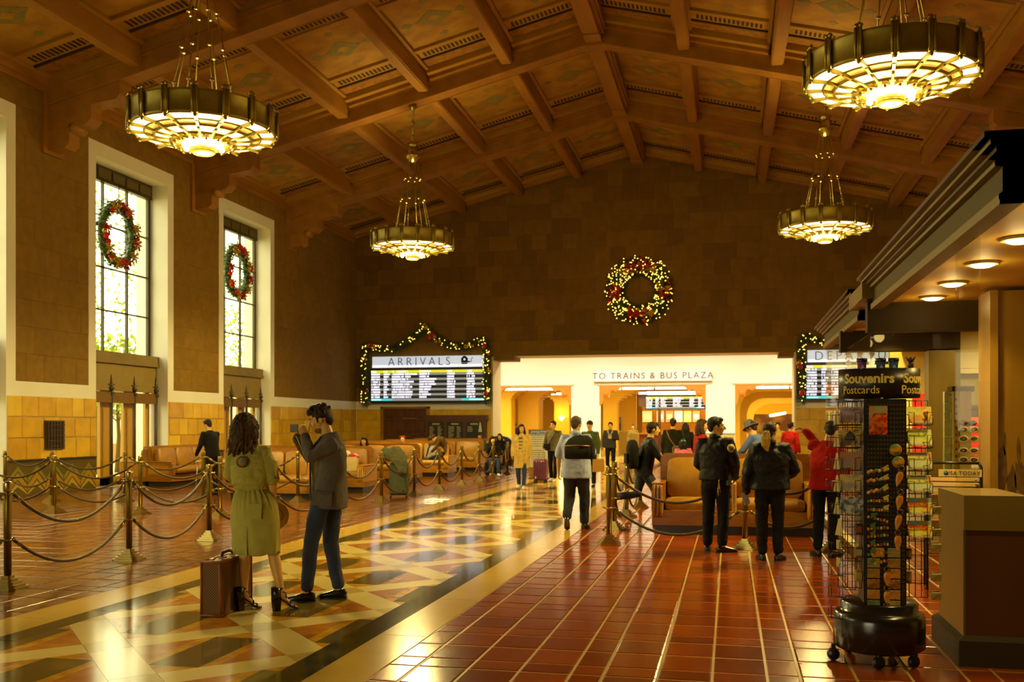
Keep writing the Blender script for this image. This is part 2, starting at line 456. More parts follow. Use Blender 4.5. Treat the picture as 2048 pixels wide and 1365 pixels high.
# windows
frame_m = M('window_iron', (.05,.04,.02), .45, .3)
ledge_m = M('window_stone', (.23,.17,.075), .55, col2=(.19,.14,.06), scale=3)
span_m = M('window_panel', (.24,.185,.085), .5, .2, col2=(.28,.21,.10), scale=4)
door_w = M('door_frame_wood', (.46,.30,.11), .4)
foliage_o = M('garden_leaf', (.24,.32,.07), .6, col2=(.40,.48,.14), scale=3)
bark = M('garden_bark', (.12,.08,.04), .8)
for wi,y0 in enumerate(WIN):
    win = struct('window_%d' % (wi+1)); win.location = (XL, y0, 0)
    gx = -.58; ya, yb = .02, WW-.02
    # glazing
    def bar(nm, a, b, mt): return MB().b2(a, b).build(nm, mt, win)
    bar('window_sill', (gx-.05,ya-.02,3.28),(-.28,yb+.02,3.52), ledge_m); bar('spandrel_panel', (gx,ya,2.5),(-.34,yb,3.28), span_m)
    bar('sill_molding', (-.30,ya,3.22),(-.24,yb,3.30), ledge_m)
    bar('window_head', (gx-.06,ya,7.98),(gx+.10,yb,8.38), frame_m)
    for j in range(5):
        MB().b2((gx+.10,ya+.12+j*.62,8.06),(gx+.13,ya+.12+j*.62+.52,8.30)).build('vent_grille', M('vent_dark',(.09,.07,.035),.6), win)
    gw = yb-ya; ny = 4; 
    for j in range(4):
        c = ya+gw*j/3; t = .05 if j in (0,3) else .022
        bar('mullion', (gx-.04,c-t+(.05 if j==0 else -.05 if j==3 else 0),3.5),(gx+.04,c+t+(.05 if j==0 else -.05 if j==3 else 0),8.0), frame_m)
    for j in range(1,ny):
        z = 3.5+4.5*j/ny; bar('glazing_bar', (gx-.03,ya,z-.02),(gx+.03,yb,z+.02), frame_m)
    for j in range(3):
        for q in range(ny):
            MB().b2((gx-.004,ya+gw*j/3+.02,3.5+4.5*q/ny+.02),(gx+.004,ya+gw*(j+1)/3-.02,3.5+4.5*(q+1)/ny-.02)).build('pane', clear, win)
    # doorway below with iron columns and valance
    for j in range(4):
        c = .08+(WW-.16)*j/3
        p = MB(); p.tube([(-.33,c,0),(-.33,c,2.5)], .045, 8); p.lathe([(.05,2.5),(.09,2.56),(.05,2.62),(.035,2.72),(.0,2.95)], 8, (-.33,c,0)); p.box((-.33,c,2.66),(.05,.24,.03)); p.box((-.33,c,2.42),(.12,.12,.1))
        p.build('iron_post', iron, win)
    bar('valance', (-.36,.03,2.18),(-.30,WW-.03,2.46), M('valance_bronze', (.22,.13,.045), .5, .3, col2=(.13,.08,.03), scale=30))
    for j in range(3):
        c0 = .08+(WW-.16)*j/3; c1 = .08+(WW-.16)*(j+1)/3
        bar('door_stile', (gx-.03,c0,0),(gx+.05,c0+.26,2.5), door_w); bar('door_stile', (gx-.03,c1-.2,0),(gx+.05,c1,2.5), door_w)
        bar('door_rail', (gx-.03,c0,0),(gx+.05,c1,.22), door_w)
        bar('door_pane', (gx-.004,c0+.2,.2),(gx+.004,c1-.2,2.5), clear)
    if wi > 0:
        portal('window_portal', (XL-1.05,y0+WW/2,4.3), (WW,8.2), (0,R(-90),0))
# garden outside
gnd = struct('ground_outside', MB().b2((-60,-50,-.35),(-16.6,70,-.05)).b2((9.4,-50,-.35),(60,70,-.05)).b2((-16.6,-50,-.35),(9.4,-6.6,-.05)), M('garden_paving', (.50,.42,.30), .8))
gw_ = struct('wall_garden', MB().b2((-27.5,-20,-.1),(-27,60,3.2)), M('garden_wall', (.75,.70,.58), .8))
MB().b2((-27,-20,-.1),(-26.93,60,.75)).build('wall_base', M('terracotta', (.45,.22,.12), .7), gw_)
for i,(x,y,h,lb) in enumerate(((-20.5,29.2,4.6,'slim tree with bare trunk seen through the left garden doors'),(-20.7,30.7,4.2,'slim tree behind the middle pane of the left garden doors'),(-25,45.6,7.5,'leafy tree low in the right tall window'),(-24.5,34.4,12.5,'tall leafy tree filling the left tall window'))):
    t = thing('garden_tree', lb, 'tree', (x,y,-.05))
    p = MB(); p.tube([(0,0,0),(.05,.03,h*.3),(-.05,.08,h*.6),(0,.1,h*.9)], [.09,.07,.05,.02], 7)
    for k in range(6):
        a = rr(0,6.28); z = h*rr(.35,.6); p.tube([(0,.05,z),(cos(a)*.5,sin(a)*.5,z+.5),(cos(a)*.9,sin(a)*.9,z+1.2)], [.03,.02,.008], 5)
    p.build('trunk', bark, t)
    lf = MB()
    for k in range(900):
        a = rr(0,6.28); q = rr(.1,1)**.5*h*.28; z = h*.45+h*.55*rng.random(); c = V((cos(a)*q,sin(a)*q,z)); d = V((rr(-1,1),rr(-1,1),rr(-1,1))).normalized()*.13; e = d.orthogonal().normalized()*.06
        lf.quad(c-d,c+e,c+d,c-e)
    stuff(lf.build('foliage', foliage_o, t))
# wall vent beside the window
t = thing('wall_grille', 'dark square iron grille on the marble wainscot left of the window doors', 'grille', (XL+.03,20.56,1.36))
p = MB(); p.b2((0,-.33,-.34),(.05,.33,.34)); p.build('frame', iron, t)
for j in range(6): MB().b2((.05,-.30+j*.105,-.31),(.075,-.26+j*.105,.31)).build('bar', slot, t)
for j in range(5): MB().b2((.05,-.31,-.28+j*.125),(.07,.31,-.245+j*.125)).build('cross_bar', slot, t)

# ---- right wall (seen only past the shop) and back wall with an unseen opening added for fill daylight
wall_right = struct('wall_right', MB().b2((XR,-6,0),(XR+1,YE+1.4,10)), BRICK[0])
wall_back = struct('wall_back', MB().b2((-16.6,-6.6,0),(-11.5,-6,13)).b2((-4.5,-6.6,0),(9.4,-6,13)).b2((-11.5,-6.6,3.6),(-4.5,-6,13)), BRICK[0])
portal('back_fill_portal', (-8,-6.65,1.8), (7,3.6), (R(90),0,0))

# ---- end wall
m = MB(); OX0, OX1, OT = -9.58, 2.46, 4.42
def endpoly(x0,x1,z0): return [(x0,z0),(x1,z0),(x1,roof(x1))]+([(XM,roof(XM))] if x0 < XM < x1 else [])+[(x0,roof(x0))]
fy = lambda x,y,z: (x,z,y)
m.prism(endpoly(XL-1,OX0,0), YE, YE+1.4, fn=fy); m.prism(endpoly(OX1,XR+1,0), YE, YE+1.4, fn=fy); m.prism(endpoly(OX0,OX1,OT), YE, YE+1.4, fn=fy)
wall_end = struct('wall_end', m, white)
cells = []
v = 2.58
while v < 12.6:
    vn = v+.62
    if v < OT-.05: spans = [(XL,OX0-.02),(OX1+.02,XR)]; vn = min(vn, OT) if vn > OT-.3 else vn
    else: spans = [(XL,XR)]
    for s0,s1 in spans:
        u = s0; first = True
        while u < s1-.05:
            un = u+rng.choice([.60,.60,.62,.64,1.2])*(rr(.4,1) if first else 1); first = False
            if s1-un < .25: un = s1
            if v < max(roof(u), roof(un))-.1 and (s0 < 3 or u < 5): cells.append((u,un,v,vn))
            u = un
    v = vn
def epick(c): return 4 if (c.z < 5.1 and c.z > 4.3 and rng.random() < .6) else rng.randrange(4)
lay(wall_end, 'wall_block', cells, (0,YE,0), (1,0,0), (0,0,1), (0,-1,0), .012, BRICK, gap=.0, limit=295, pick=epick, jit=.2)
wc = []
for s0,s1 in ((XL+.03,OX0-.02),(OX1+.02,XR)):
    v = .3
    for h in (.48,.5,.5,.47):
        u = s0
        while u < s1-.02:
            un = u+rng.choice([.5,.62,.75,.9])
            if s1-un < .25: un = s1
            wc.append((u,un,v,v+h)); u = un
        v += h
lay(wall_end, 'wainscot_tile', wc, (0,YE,0), (1,0,0), (0,0,1), (0,-1,0), .03, WAIN, gap=.004, limit=90, jit=.2)
pale = M('jamb_stone', (.62,.55,.38), .5)
MB().b2((OX0-.04,YE-.06,0),(OX0+.03,YE+1.4,OT)).build('opening_jamb', pale, wall_end); MB().b2((OX1-.03,YE-.06,0),(OX1+.04,YE+1.4,OT)).build('opening_jamb', pale, wall_end)
lintel = M('lintel_stone', (.19,.12,.04), .8)
MB().b2((OX0-.1,YE-.10,OT),(OX1+.1,YE+.02,OT+.16)).build('lintel_course', lintel, wall_end)
for x0,x1 in ((OX0,OX0+.9),(OX1-.6,OX1)): MB().b2((x0,YE+.1,OT-.16),(x1,YE+1.3,OT)).build('lintel_return', lintel, wall_end)

# ---- ceiling, beams
m = MB()
for sx,x1 in ((-1,XL-1),(1,XR+1)):
    m.prism([(XM,roof(XM)),(x1,roof(x1)),(x1,roof(x1)+.3),(XM,roof(XM)+.3)], -6.6, YE+1.4, fn=fy)
ceiling = struct('ceiling', m, wood_p)
TR = [1.1,7.9,14.75,20.5,27.0,33.5]; HB = .23
def zb(x): return 11.95-.247*abs(x-XM)
meshes = {}
for sx in (-1,1):
    xw = XL if sx < 0 else XR
    q = MB(); q.prism([(XM,zb(XM)-.08),(XM+sx*.35,zb(XM)-.08),(xw,zb(xw)),(xw,roof(xw)+.05),(XM,roof(XM)+.05)], -HB, HB, fn=fy)
    meshes['rafter',sx] = q.mesh('rafter_beam', wood_c)
    for nm,dz_,hh,pr in (('beam_molding',-.20,.10,.07),('beam_fillet',-.31,.05,.04),('beam_edge',-.66,.05,.02)):
        q = MB()
        for s2 in (-1,1):
            q.prism([(XM,roof(XM)+dz_),(xw,roof(xw)+dz_),(xw,roof(xw)+dz_-hh),(XM,roof(XM)+dz_-hh)], s2*HB, s2*(HB+pr), fn=fy)
        meshes[nm,sx] = q.mesh(nm, wood_pl)
    # stepped corbel with scroll at the wall
    g = lambda d: xw-sx*d
    q = MB(); q.prism([(g(0),zb(xw)-.02),(g(0),8.80),(g(1.85),9.05),(g(1.95),9.15),(g(1.95),zb(xw)+.47)], -HB*.98, HB*.98, fn=fy); meshes['corbel_step',sx] = q.mesh('corbel_step', wood_c)
    q = MB(); q.prism([(g(0),8.9),(g(0),8.42),(g(1.05),8.52),(g(1.2),8.66),(g(1.2),8.98)], -HB*.9, HB*.9, fn=fy); meshes['corbel_block',sx] = q.mesh('corbel_block', wood_c)
    q = MB(); pts = [(g(.08),8.5),(g(.08),7.98),(g(.5),8.02),(g(.62),8.12),(g(.62),8.36),(g(.78),8.40),(g(.78),8.56)]
    q.prism(pts, -.19, .19, fn=fy); q.lathe([(.11,-.21),(.11,.21)], 12, (g(.72),0,8.48), mat=MX.Rotation(R(90),3,'X')); meshes['corbel_scroll',sx] = q.mesh('corbel_scroll', wood_pl)
    q = MB(); q.b2((g(0),-.36,7.9),(g(.09),.36,zb(xw)+.3)); meshes['corbel_plate',sx] = q.mesh('corbel_plate', wood_c)
for y_ in TR:
    for sx in (-1,1):
        for nm in ('rafter','beam_molding','beam_fillet','beam_edge','corbel_step','corbel_block','corbel_scroll','corbel_plate'):
            if y_ < 10 and nm != 'rafter': continue
            link(meshes[nm,sx], 'rafter_beam' if nm == 'rafter' else nm, ceiling, loc=(0,y_,0))
# purlins, ridge beam, wall cornice and coffers
BAYS = [(TR[i], (TR+[YE])[i+1]) for i in range(1,6)]
PL = 6.4-2*HB
q = MB(); q.b2((-.16,-PL/2,-.50),(.16,PL/2,.15)); q.b2((-.13,-PL/2,-.53),(.13,PL/2,-.50)); pur = q.mesh('purlin', wood_pl)
q = MB(); q.b2((-.20,-PL/2,-.14),(.20,PL/2,.5)); q.b2((-.22,PL/2-.5,-.18),(.22,PL/2,-.06)); rid = q.mesh('ridge_beam', wood_pl)
q = MB(); q.b2((-.34,-PL/2,.12),(.34,PL/2,.32)); q.b2((-.29,-PL/2,.02),(.29,PL/2,.12)); rim_ = q.mesh('ridge_molding', wood_c)
q = MB(); q.b2((-.05,-PL/2,-.28),(.16,PL/2,.2)); q.b2((-.05,-PL/2,-.40),(.08,PL/2,-.28)); cor = q.mesh('wall_cornice', wood_c)
cw = 2.4/cos(SL)-.32
def cm(nm, boxes, mt):
    q = MB()
    for a,b in boxes: q.b2(a,b)
    return q.mesh(nm, mt)
hw = cw/2
sym = lambda y0,y1,z0,z1,x0=-hw,x1=hw: [((x0,y0,z0),(x1,y1,z1)),((x0,-y1,z0),(x1,-y0,z1))]
CM = {'coffer_panel': cm('coffer_panel', [((-hw+.1,-1.32,-.03),(hw-.1,1.32,.02))], wood_p),
      'panel_fillet': cm('panel_fillet', sym(1.34,1.52,-.10,.02), wood_l),
      'dentil_band': cm('dentil_band', sym(1.52,1.98,-.05,.02), wood_p),
      'dark_fillet': cm('dark_fillet', sym(2.0,2.06,-.085,.02), slot),
      'painted_band': cm('painted_band', sym(2.06,2.56,-.05,.02), wood_b),
      'step_molding': cm('step_molding', sym(2.60,2.80,-.20,.02), wood_l),
      'edge_board': cm('edge_board', sym(2.80,3.0,-.30,.02), wood_c),
      'side_fillet': cm('side_fillet', [((-hw,-2.6,-.12),(-hw+.09,2.6,.02)),((hw-.09,-2.6,-.12),(hw,2.6,.02))], wood_l)}
nd = 15
CM['dentil_slot_shade'] = cm('dentil_slot_shade', [((-hw+.22+(cw-.44)*(i+.15)/nd, s*1.60 if s>0 else -1.90,-.058),(-hw+.22+(cw-.44)*(i+.7)/nd, 1.90 if s>0 else -1.60,-.045)) for i in range(nd) for s in (1,-1)], slot)  # near-black boxes put the shade of the slots between dentils into colour
q = MB()
for k_ in (.50,): q.prism([(-k_,0),(0,-k_*.9),(k_,0),(0,k_*.9)], -.036, -.03); 
CM['painted_diamond'] = q.mesh('painted_diamond', motif)
q = MB()
for (x,y,s) in ((-.72,0,.16),(.72,0,.16),(0,.95,.13),(0,-.95,.13)): q.prism([(x-s,y),(x,y-s),(x+s,y),(x,y+s)], -.036, -.03)
CM['painted_lozenge'] = q.mesh('painted_lozenge', motif)
q = MB(); q.prism([(-.19,0),(0,-.17),(.19,0),(0,.17)], -.042, -.03); CM['diamond_center'] = q.mesh('diamond_center', wood_p)
for (ya,yb) in BAYS:
    yc = (ya+yb)/2
    link(rid, 'ridge_beam', ceiling, loc=(XM,yc,12.12)); link(rim_, 'ridge_molding', ceiling, loc=(XM,yc,12.12))
    link(cor, 'wall_cornice', ceiling, loc=(XL,yc,9.7)); link(cor, 'wall_cornice', ceiling, loc=(XR,yc,9.7), rz=pi)
    for sx in (-1,1):
        for i in range(1,5): link(pur, 'purlin', ceiling, loc=(XM+sx*2.4*i, yc, roof(XM+sx*2.4*i)))
        for i in range(5):
            x = XM+sx*2.4*(i+.5)
            mt = MX.Translation((x,yc,roof(x))) @ MX.Rotation(sx*SL,4,'Y')
            for nm,me in CM.items():
                o = link(me, nm, ceiling, mt)
                if nm == 'dentil_slot_shade': stuff(o)

# ---- vestibule and concourse beyond the end opening
wallw = M('vestibule_white', (.85,.82,.75), .7)
orange = M('concourse_orange', (.74,.50,.09), .6); orange2 = M('corbel_orange', (.70,.27,.07), .6)
tube_l = M('fluorescent_lit', (1,.9,.65), .5, emit=(1,.86,.55), es=5.0)
OPN = [(-11.6,-7.4,3.5),(-6.05,-1.1,3.5),(.23,4.6,3.5)]
m = MB(); x = -14.5
for a,b,t in OPN: m.b2((x,47,0),(a,47.5,6)); m.b2((a,47,t),(b,47.5,6)); x = b
m.b2((x,47,0),(8,47.5,6))
wall_in = struct('wall_vestibule', m, wallw)
m = MB(); m.b2((-14.8,41.4,0),(-14.5,47.5,6)); m.b2((7,41.4,0),(7.3,47.5,6)); m.b2((-14.5,41.4,5.6),(7,47.5,5.9)); m.b2((-14.5,41.38,4.42),(7,41.5,5.7))
struct('wall_vestibule_side', m, wallw)
for i in range(4):
    x = -10.5+i*4.6
    t = thing('ceiling_light', 'square ceiling light panel hidden above the lintel, %s from the left' % ('first','second','third','fourth')[i], 'ceiling light', (x,43.3,5.6))
    MB().b2((-.75,-.45,-.08),(.75,.45,0)).build('housing', pale, t); MB().b2((-.7,-.4,-.1),(.7,.4,-.081)).build('diffuser', tube_l, t)
    lamp('vestibule_lamp', 'AREA', (0,0,-.13), 330, (1,.86,.68), (1.4,.8), (0,0,0), t)
for a,b,tp in OPN:
    MB().b2((a-.14,46.9,tp),(b+.14,47.02,tp+.10)).build('opening_molding', wallw, wall_in)
    MB().b2((a-.06,46.94,tp-.05),(b+.06,47.3,tp+.01)).build('opening_molding', pale, wall_in)
    for s_,xe in ((1,a),(-1,b)):
        q = MB(); pts = [(0,0),(0,-1.0),(.08,-.93),(.14,-.78)]
        for k in range(5): th = R(180-45*k*.9); pts.append((.30+.14*cos(th),-.62+.10*sin(th)))
        for k in range(5): th = R(200-45*k); pts.append((.62+.15*cos(th),-.36+.10*sin(th)))
        pts += [(.86,-.26),(.95,-.14),(1.15,-.1),(1.2,0)]
        if s_ < 0: pts = [(-p[0],p[1]) for p in pts]
        q.prism([(xe+p[0],tp+p[1]) for p in pts], 46.98, 47.35, fn=fy); q.build('opening_corbel', orange2, wall_in)
        MB().lathe([(.15,-.02),(.14,.02),(.0,.03)], 12, (xe+s_*.3,46.97,tp-.42), mat=MX.Rotation(R(90),3,'X')).build('corbel_boss', orange2, wall_in)
for a,b in ((-7.4,-6.05),(-1.1,.23)):
    q = MB(); q.b2((a+.02,46.97,0),(b-.02,47.01,1.15)); q.build('pillar_dado', M('dado_cream', (.62,.52,.30), .4), wall_in)
    for i in range(5):
        MB().b2((a+.06+i*.25,46.955,.18),(a+.06+i*.25+.2,46.975,1.05)).build('dado_tile', (dz[1],dz[3],dz[0])[i%3], wall_in)
    MB().b2((a,46.94,1.15),(b,47.02,1.22)).build('dado_rail', M('dado_teal', (.25,.36,.30), .4), wall_in)
# concourse shell
m = MB(); m.b2((-15,47.5,4.3),(9,72,4.5)); struct('ceiling_concourse', m, orange)
m = MB(); m.b2((-15.3,47.5,0),(-15,72,4.4)); m.b2((-15,64,0),(-.2,64.3,4.4)); m.b2((8.7,47.5,0),(9,72,4.4)); m.b2((-.2,71.7,0),(9,72,4.4)); struct('wall_concourse', m, orange)
for r_,(yy,zz) in enumerate(((47.95,3.34),(56.2,3.36))):
    t = thing('strip_light', '%s row of white fluorescent strips across the orange concourse' % ('nearer','farther')[r_], 'strip light', (-3.5,yy,zz))
    MB().b2((-11,-.16,.06),(11,.16,.14)).build('housing', wallw, t); MB().b2((-11.2,-.5,-.14),(11.2,-.2,.1)).build('cove', orange, t) if False else None
    for i in range(14): MB().b2((-10.9+i*1.56,-.12,-.05),(-10.9+i*1.56+1.46,.12,.06)).build('tube', tube_l, t)
    for xx in (-7.5,0,6.5): lamp('strip_lamp', 'AREA', (xx,0,-.1), 230, (1,.74,.34), (5,.4), (0,0,0), t)
def column(px, d, wd, lb, h=3.0):
    p = G(px, d); t = thing('column', lb, 'column', (p.x,p.y,0)); w2 = wd/2
    MB().box((0,0,h/2),(wd,wd,h),ch=.03).build('shaft', orange, t); MB().box((0,0,.15),(wd+.12,wd+.12,.3)).build('base', dz[3], t)
    q = MB()
    for i in range(5):
        e = .06+.10*i+.03*i*i; q.box((0,0,h+.04+i*.12),(wd+2*e,wd+2*e,.125))
    q.box((0,0,h+.95),(wd+1.9,wd+1.9,.75)); q.build('capital', orange, t); return t
column(1061,53.5,1.16,'square orange column with flared capital in the middle of the left doorway',2.95)
t = column(1126,59,.92,'farther orange column with a lit wall sconce',3.0)
sc_ = MB(); sc_.lathe([(.05,-.12),(.16,.02),(.17,.12)],10,(0,-.52,1.95)); sc_.build('sconce', M('sconce_lit',(1,.8,.4),.5,emit=(1,.75,.3),es=3.5), t); lamp('sconce_lamp','POINT',(0,-.66,2.15),14,(1,.7,.25),.05,None,t)
column(1008,51.9,1.0,'orange column partly behind the left door jamb',3.0)
column(1222,51.6,.75,'orange pier at the left side of the middle doorway',2.75)
m = MB(); m.b2((-6.7,54.5,0),(-5.0,54.8,4.3)); wp = struct('wall_poster', m, orange)
MB().b2((-6.7,54.46,0),(-5.0,54.5,1.2)).build('wall_base', dz[3], wp)
t = thing('poster', 'framed dark photo poster on the orange wall in the middle doorway', 'poster', (-6.05,54.44,1.65)); MB().b2((-.30,0,-.42),(.30,.05,.42)).build('frame', pale, t); MB().b2((-.25,-.01,-.37),(.25,0,.37)).build('print', M('poster_print',(.10,.07,.03),.4,col2=(.35,.25,.12),scale=4), t)
# food counter
t = thing('food_counter', 'lit food counter with dark red front in the middle doorway', 'counter', (-3.0,58,0))
MB().b2((-2.1,-.6,0),(2.2,0,1.05)).build('counter_front', M('counter_red',(.20,.04,.015),.4), t); MB().b2((-2.2,-.7,1.05),(2.3,.1,1.12)).build('counter_top', wood_l, t)
MB().b2((-2.1,1.6,0),(2.4,1.8,4)).build('back_wall', M('kitchen_wall',(.60,.30,.07),.5), t); MB().b2((-2.1,-.7,2.62),(2.4,-.4,3.6)).build('header', M('counter_brown',(.07,.03,.012),.5), t)
MB().b2((-1.02,-.7,0),(-.86,-.4,2.7)).build('post', M('counter_brown',(.07,.03,.012),.5), t)
lamp('counter_lamp','AREA',(0,.6,3.4),90,(1,.6,.2),(3.5,.6),(0,0,0),t)
cols_ = [(1,.55,.12),(1,.45,.10),(1,.32,.08),(1,.78,.35),(1,.62,.10),(1,.45,.07)]
for i,(px0,px1) in enumerate(((1281,1301),(1310,1326),(1329,1345),(1347,1364),(1366,1382),(1384,1399))):
    a = G(px0,57.3); b = G(px1,57.3)
    s_ = thing('menu_screen', '%s glowing orange menu screen above the food counter' % ('first','second','third','fourth','fifth','sixth')[i], 'screen', ((a.x+b.x)/2,58.9,2.08), group='menu screens over the food counter')
    wd = (b.x-a.x)*1.02
    MB().b2((-wd/2-.03,0,-.36),(wd/2+.03,.08,.36)).build('bezel', black, s_); MB().b2((-wd/2,-.012,-.33),(wd/2,0,.33)).build('display', M('menu_lit_%d'%i,(0,0,0),.3,col2=None,emit=cols_[i],es=1.5), s_)
    MB().b2((-wd*.32,-.018,-.16),(wd*.32,-.012,.14)).build('menu_picture', M('menu_pic_%d'%i,(0,0,0),.3,emit=(1,.85,.5) if i%2 else (1,.75,.2),es=1.7), s_)
# rounded portals toward the far corridor
for i,(yy,x0,x1,tp) in enumerate(((52.5,.5,7.0,3.3),(55.5,.9,6.8,3.05),(58.5,1.3,6.6,2.8))):
    q = MB(); rad = .9; pts = [(x0,0),(x0,tp-rad)]+[(x0+rad-rad*cos(R(a)),tp-rad+rad*sin(R(a))) for a in (22,45,68,90)]
    pts2 = [(x1,0),(x1,tp-rad)]+[(x1-rad+rad*cos(R(a)),tp-rad+rad*sin(R(a))) for a in (22,45,68,90)]
    q.prism([(-.2,0)]+pts+[(pts[-1][0],4.3),(-.2,4.3)], yy, yy+.5, fn=fy); q.prism([(8.8,0)]+pts2+[(pts2[-1][0],4.3),(8.8,4.3)], yy, yy+.5, fn=fy); q.prism([(pts[-1][0],tp),(pts2[-1][0],tp),(pts2[-1][0],4.3),(pts[-1][0],4.3)], yy, yy+.5, fn=fy)
    struct('trim_%d' % (i+1), q, orange)
for i,(px0,py0,px1,py1,d) in enumerate(((1488,848,1502,846,63),(1541,838,1570,826,61),(1578,842,1586,841,68),(1556,845,1566,843,69),(1540,792,1558,789,56))):
    a = G(px0,d); b = G(px1,d+ (3 if i==1 else 0)); z = 1.6+(850-(py0+py1)/2)*d/FPX
    tag(MB().tube([(a.x,a.y,z),(b.x,b.y,z+(.2 if i==1 else 0))], .09, 6).build('corridor_light', M('corridor_lit',(1,1,.8),.5,emit=(1,.9,.6),es=4)), ('small white lamp box at the left side of the far corridor','long white light slanting over the far corridor','small bright lamp deep at the right end of the far corridor','small bright lamp deep in the far corridor','ceiling lamp pair under the strip lights of the right doorway')[i], 'lamp')
MB_ = MB(); MB_.b2((1.3,68,.0),(7,68.2,2.3)); struct('wall_corridor', MB_, M('corridor_wall',(.6,.45,.2),.5,col2=(.25,.12,.05),scale=1.2))
lamp('corridor_lamp','AREA',(4,63,3.2),120,(1,.8,.45),(4,3),(0,0,0))
# ---------------------------------------------------------------- chandeliers
alab = M('alabaster_lit', (1,.85,.5), .4, emit=(1,.80,.42), es=2.6)
alab2 = M('amber_lit', (1,.7,.25), .4, emit=(1,.50,.08), es=.75)
alab3 = M('alabaster_amber_lit', (1,.8,.4), .4, emit=(1,.66,.22), es=1.25)
bulb_m = M('bulb_lit', (1,.95,.8), .3, emit=(1,.82,.45), es=7.0)
def chandelier(loc, label, ztop, power):
    t = thing('chandelier', label, 'chandelier', loc, rr(0,.3), 'ring chandeliers of the hall')
    NS = 16; Ro, Ri = 1.13, .74
    MB().lathe([(Ro,.0),(Ro+.03,.02),(Ro+.015,.06),(Ro+.015,.34),(Ro+.035,.37),(Ro,.39),(Ro-.03,.37),(Ro-.03,.02),(Ro,.0)], 32).build('outer_band', bronze, t)
    q = MB(); q.lathe([(Ri+.0,-.085),(Ri+.04,-.08),(Ri+.04,-.03),(Ri-.02,-.03),(Ri,-.085)],32); q.build('inner_ring', bronze, t)
    q = MB(); q.lathe([(.47,-.14),(.52,-.12),(.52,-.07),(.42,-.07),(.44,-.14),(.47,-.14)],24); q.build('center_ring', bronze, t)
    q = MB(); q.lathe([(.43,-.09),(.38,-.13),(.27,-.19),(.17,-.23),(.10,-.24)],16); q.build('bowl', alab2, t)
    q = MB(); q.lathe([(.0,-.31),(.14,-.31),(.155,-.29),(.155,-.26),(.10,-.24)],16); q.build('pendant_disc', alab, t)
    q = MB(); q.lathe([(.16,-.325),(.195,-.30),(.185,-.25),(.16,-.24),(.16,-.325)],16); q.build('pendant_rim', bronze, t)
    seg = 2*pi/NS
    P = lambda r,a,z: (r*cos(a), r*sin(a), z)
    def pan(r0,r1,z0,z1,ga,h=.02):
        q = MB(); a0,a1 = -seg/2+ga, seg/2-ga
        q.add([P(r0,a0,z0),P(r1,a0*.97,z1),P(r1,a1*.97,z1),P(r0,a1,z0),P(r0,a0,z0+h),P(r1,a0*.97,z1+h),P(r1,a1*.97,z1+h),P(r0,a1,z0+h)], [(0,1,2,3),(7,6,5,4),(0,4,5,1),(1,5,6,2),(2,6,7,3),(3,7,4,0)]); return q
    po = pan(.91,1.11,-.015,0.0,.03).mesh('outer_panel', alab); pi_ = pan(.53,.73,-.10,-.07,.03).mesh('inner_panel', alab); pa_ = pan(.53,.73,-.10,-.07,.03).mesh('inner_panel', alab3)
    q = MB(); q.add([P(.79,-seg/2+.04,-.05),P(.89,-seg/2+.04,-.02),P(.89,seg/2-.04,-.02),P(.79,seg/2-.04,-.05)],[(0,1,2,3)]); sp = q.mesh('slope_panel', alab2)
    q = MB(); q.lathe([(.90,-.035),(.925,-.03),(.925,.0),(.88,.0),(.90,-.035)],32); q.build('middle_ring', bronze, t)
    q = MB(); q.tube([P(Ro+.02,0,.0),P(Ro+.02,0,.41)],.035,8); q.tube([P(Ro+.045,.03,.0),P(Ro+.045,.03,.41)],.02,6); q.tube([P(Ro+.045,-.03,.0),P(Ro+.045,-.03,.41)],.02,6)
    q.box(((Ro+.9)/2,0,-.02),(Ro-.9,.05,.05)); q.box(((Ri+.9)/2,0,-.05),(.9-Ri,.04,.05),MX.Rotation(R(-12),3,'Y')); q.tube([P(Ri,0,-.08),P(.48,0,-.12)],.022,6); q.ball(P(Ro+.02,0,-.03),.03,6,4); post = q.mesh('post', bronze)
    q = MB(); q.ball(P(Ro+.03,.025,.44),.034,8,6); q.ball(P(Ro+.03,-.025,.44),.034,8,6); q.ball(P(Ro+.01,0,.47),.026,8,6); fin = q.mesh('finial', brass)
    q = MB(); q.prism([(.42,-.06),(.53,-.03),(.53,.03),(.42,.06)],-.19,-.14); q.tube([(.49,0,-.14),(.50,0,-.19),(.44,0,-.22)],.022,6); lf = q.mesh('leaf_ornament', brass)
    q = MB(); q.ball((.30,0,-.215),.05,8,6); bl = q.mesh('bulb', bulb_m)
    for i in range(NS):
        a = seg*i
        for me,nm in ((po,'outer_panel'),(pi_ if i%2 else pa_,'inner_panel'),(sp,'slope_panel')): link(me, nm, t, rz=a+seg/2)
        link(post,'post',t,rz=a); link(fin,'finial',t,rz=a); link(lf,'leaf_ornament',t,rz=a+seg/2)
        if i % 2 == 0: link(bl,'bulb',t,rz=a)
    # rods, joints, canopy and stem
    hc = 2.55
    q = MB(); q.tube([(.60,0,.05),(.12,0,hc)],.011,6); rod = q.mesh('rod', brass)
    q = MB()
    for f in (.28,.52,.76): q.ball((.60-.48*f,0,.05+(hc-.05)*f),(.038,.038,.028),8,5)
    jn = q.mesh('rod_joints', brass)
    for i in range(8): link(rod,'rod',t,rz=i*pi/4); stuff(link(jn,'rod_joints',t,rz=i*pi/4))
    MB().lathe([(.0,hc-.14),(.10,hc-.10),(.17,hc),(.20,hc+.05),(.20,hc+.09),(.13,hc+.10),(.13,hc+.36),(.16,hc+.40),(.05,hc+.46)],14).build('canopy', brass, t)
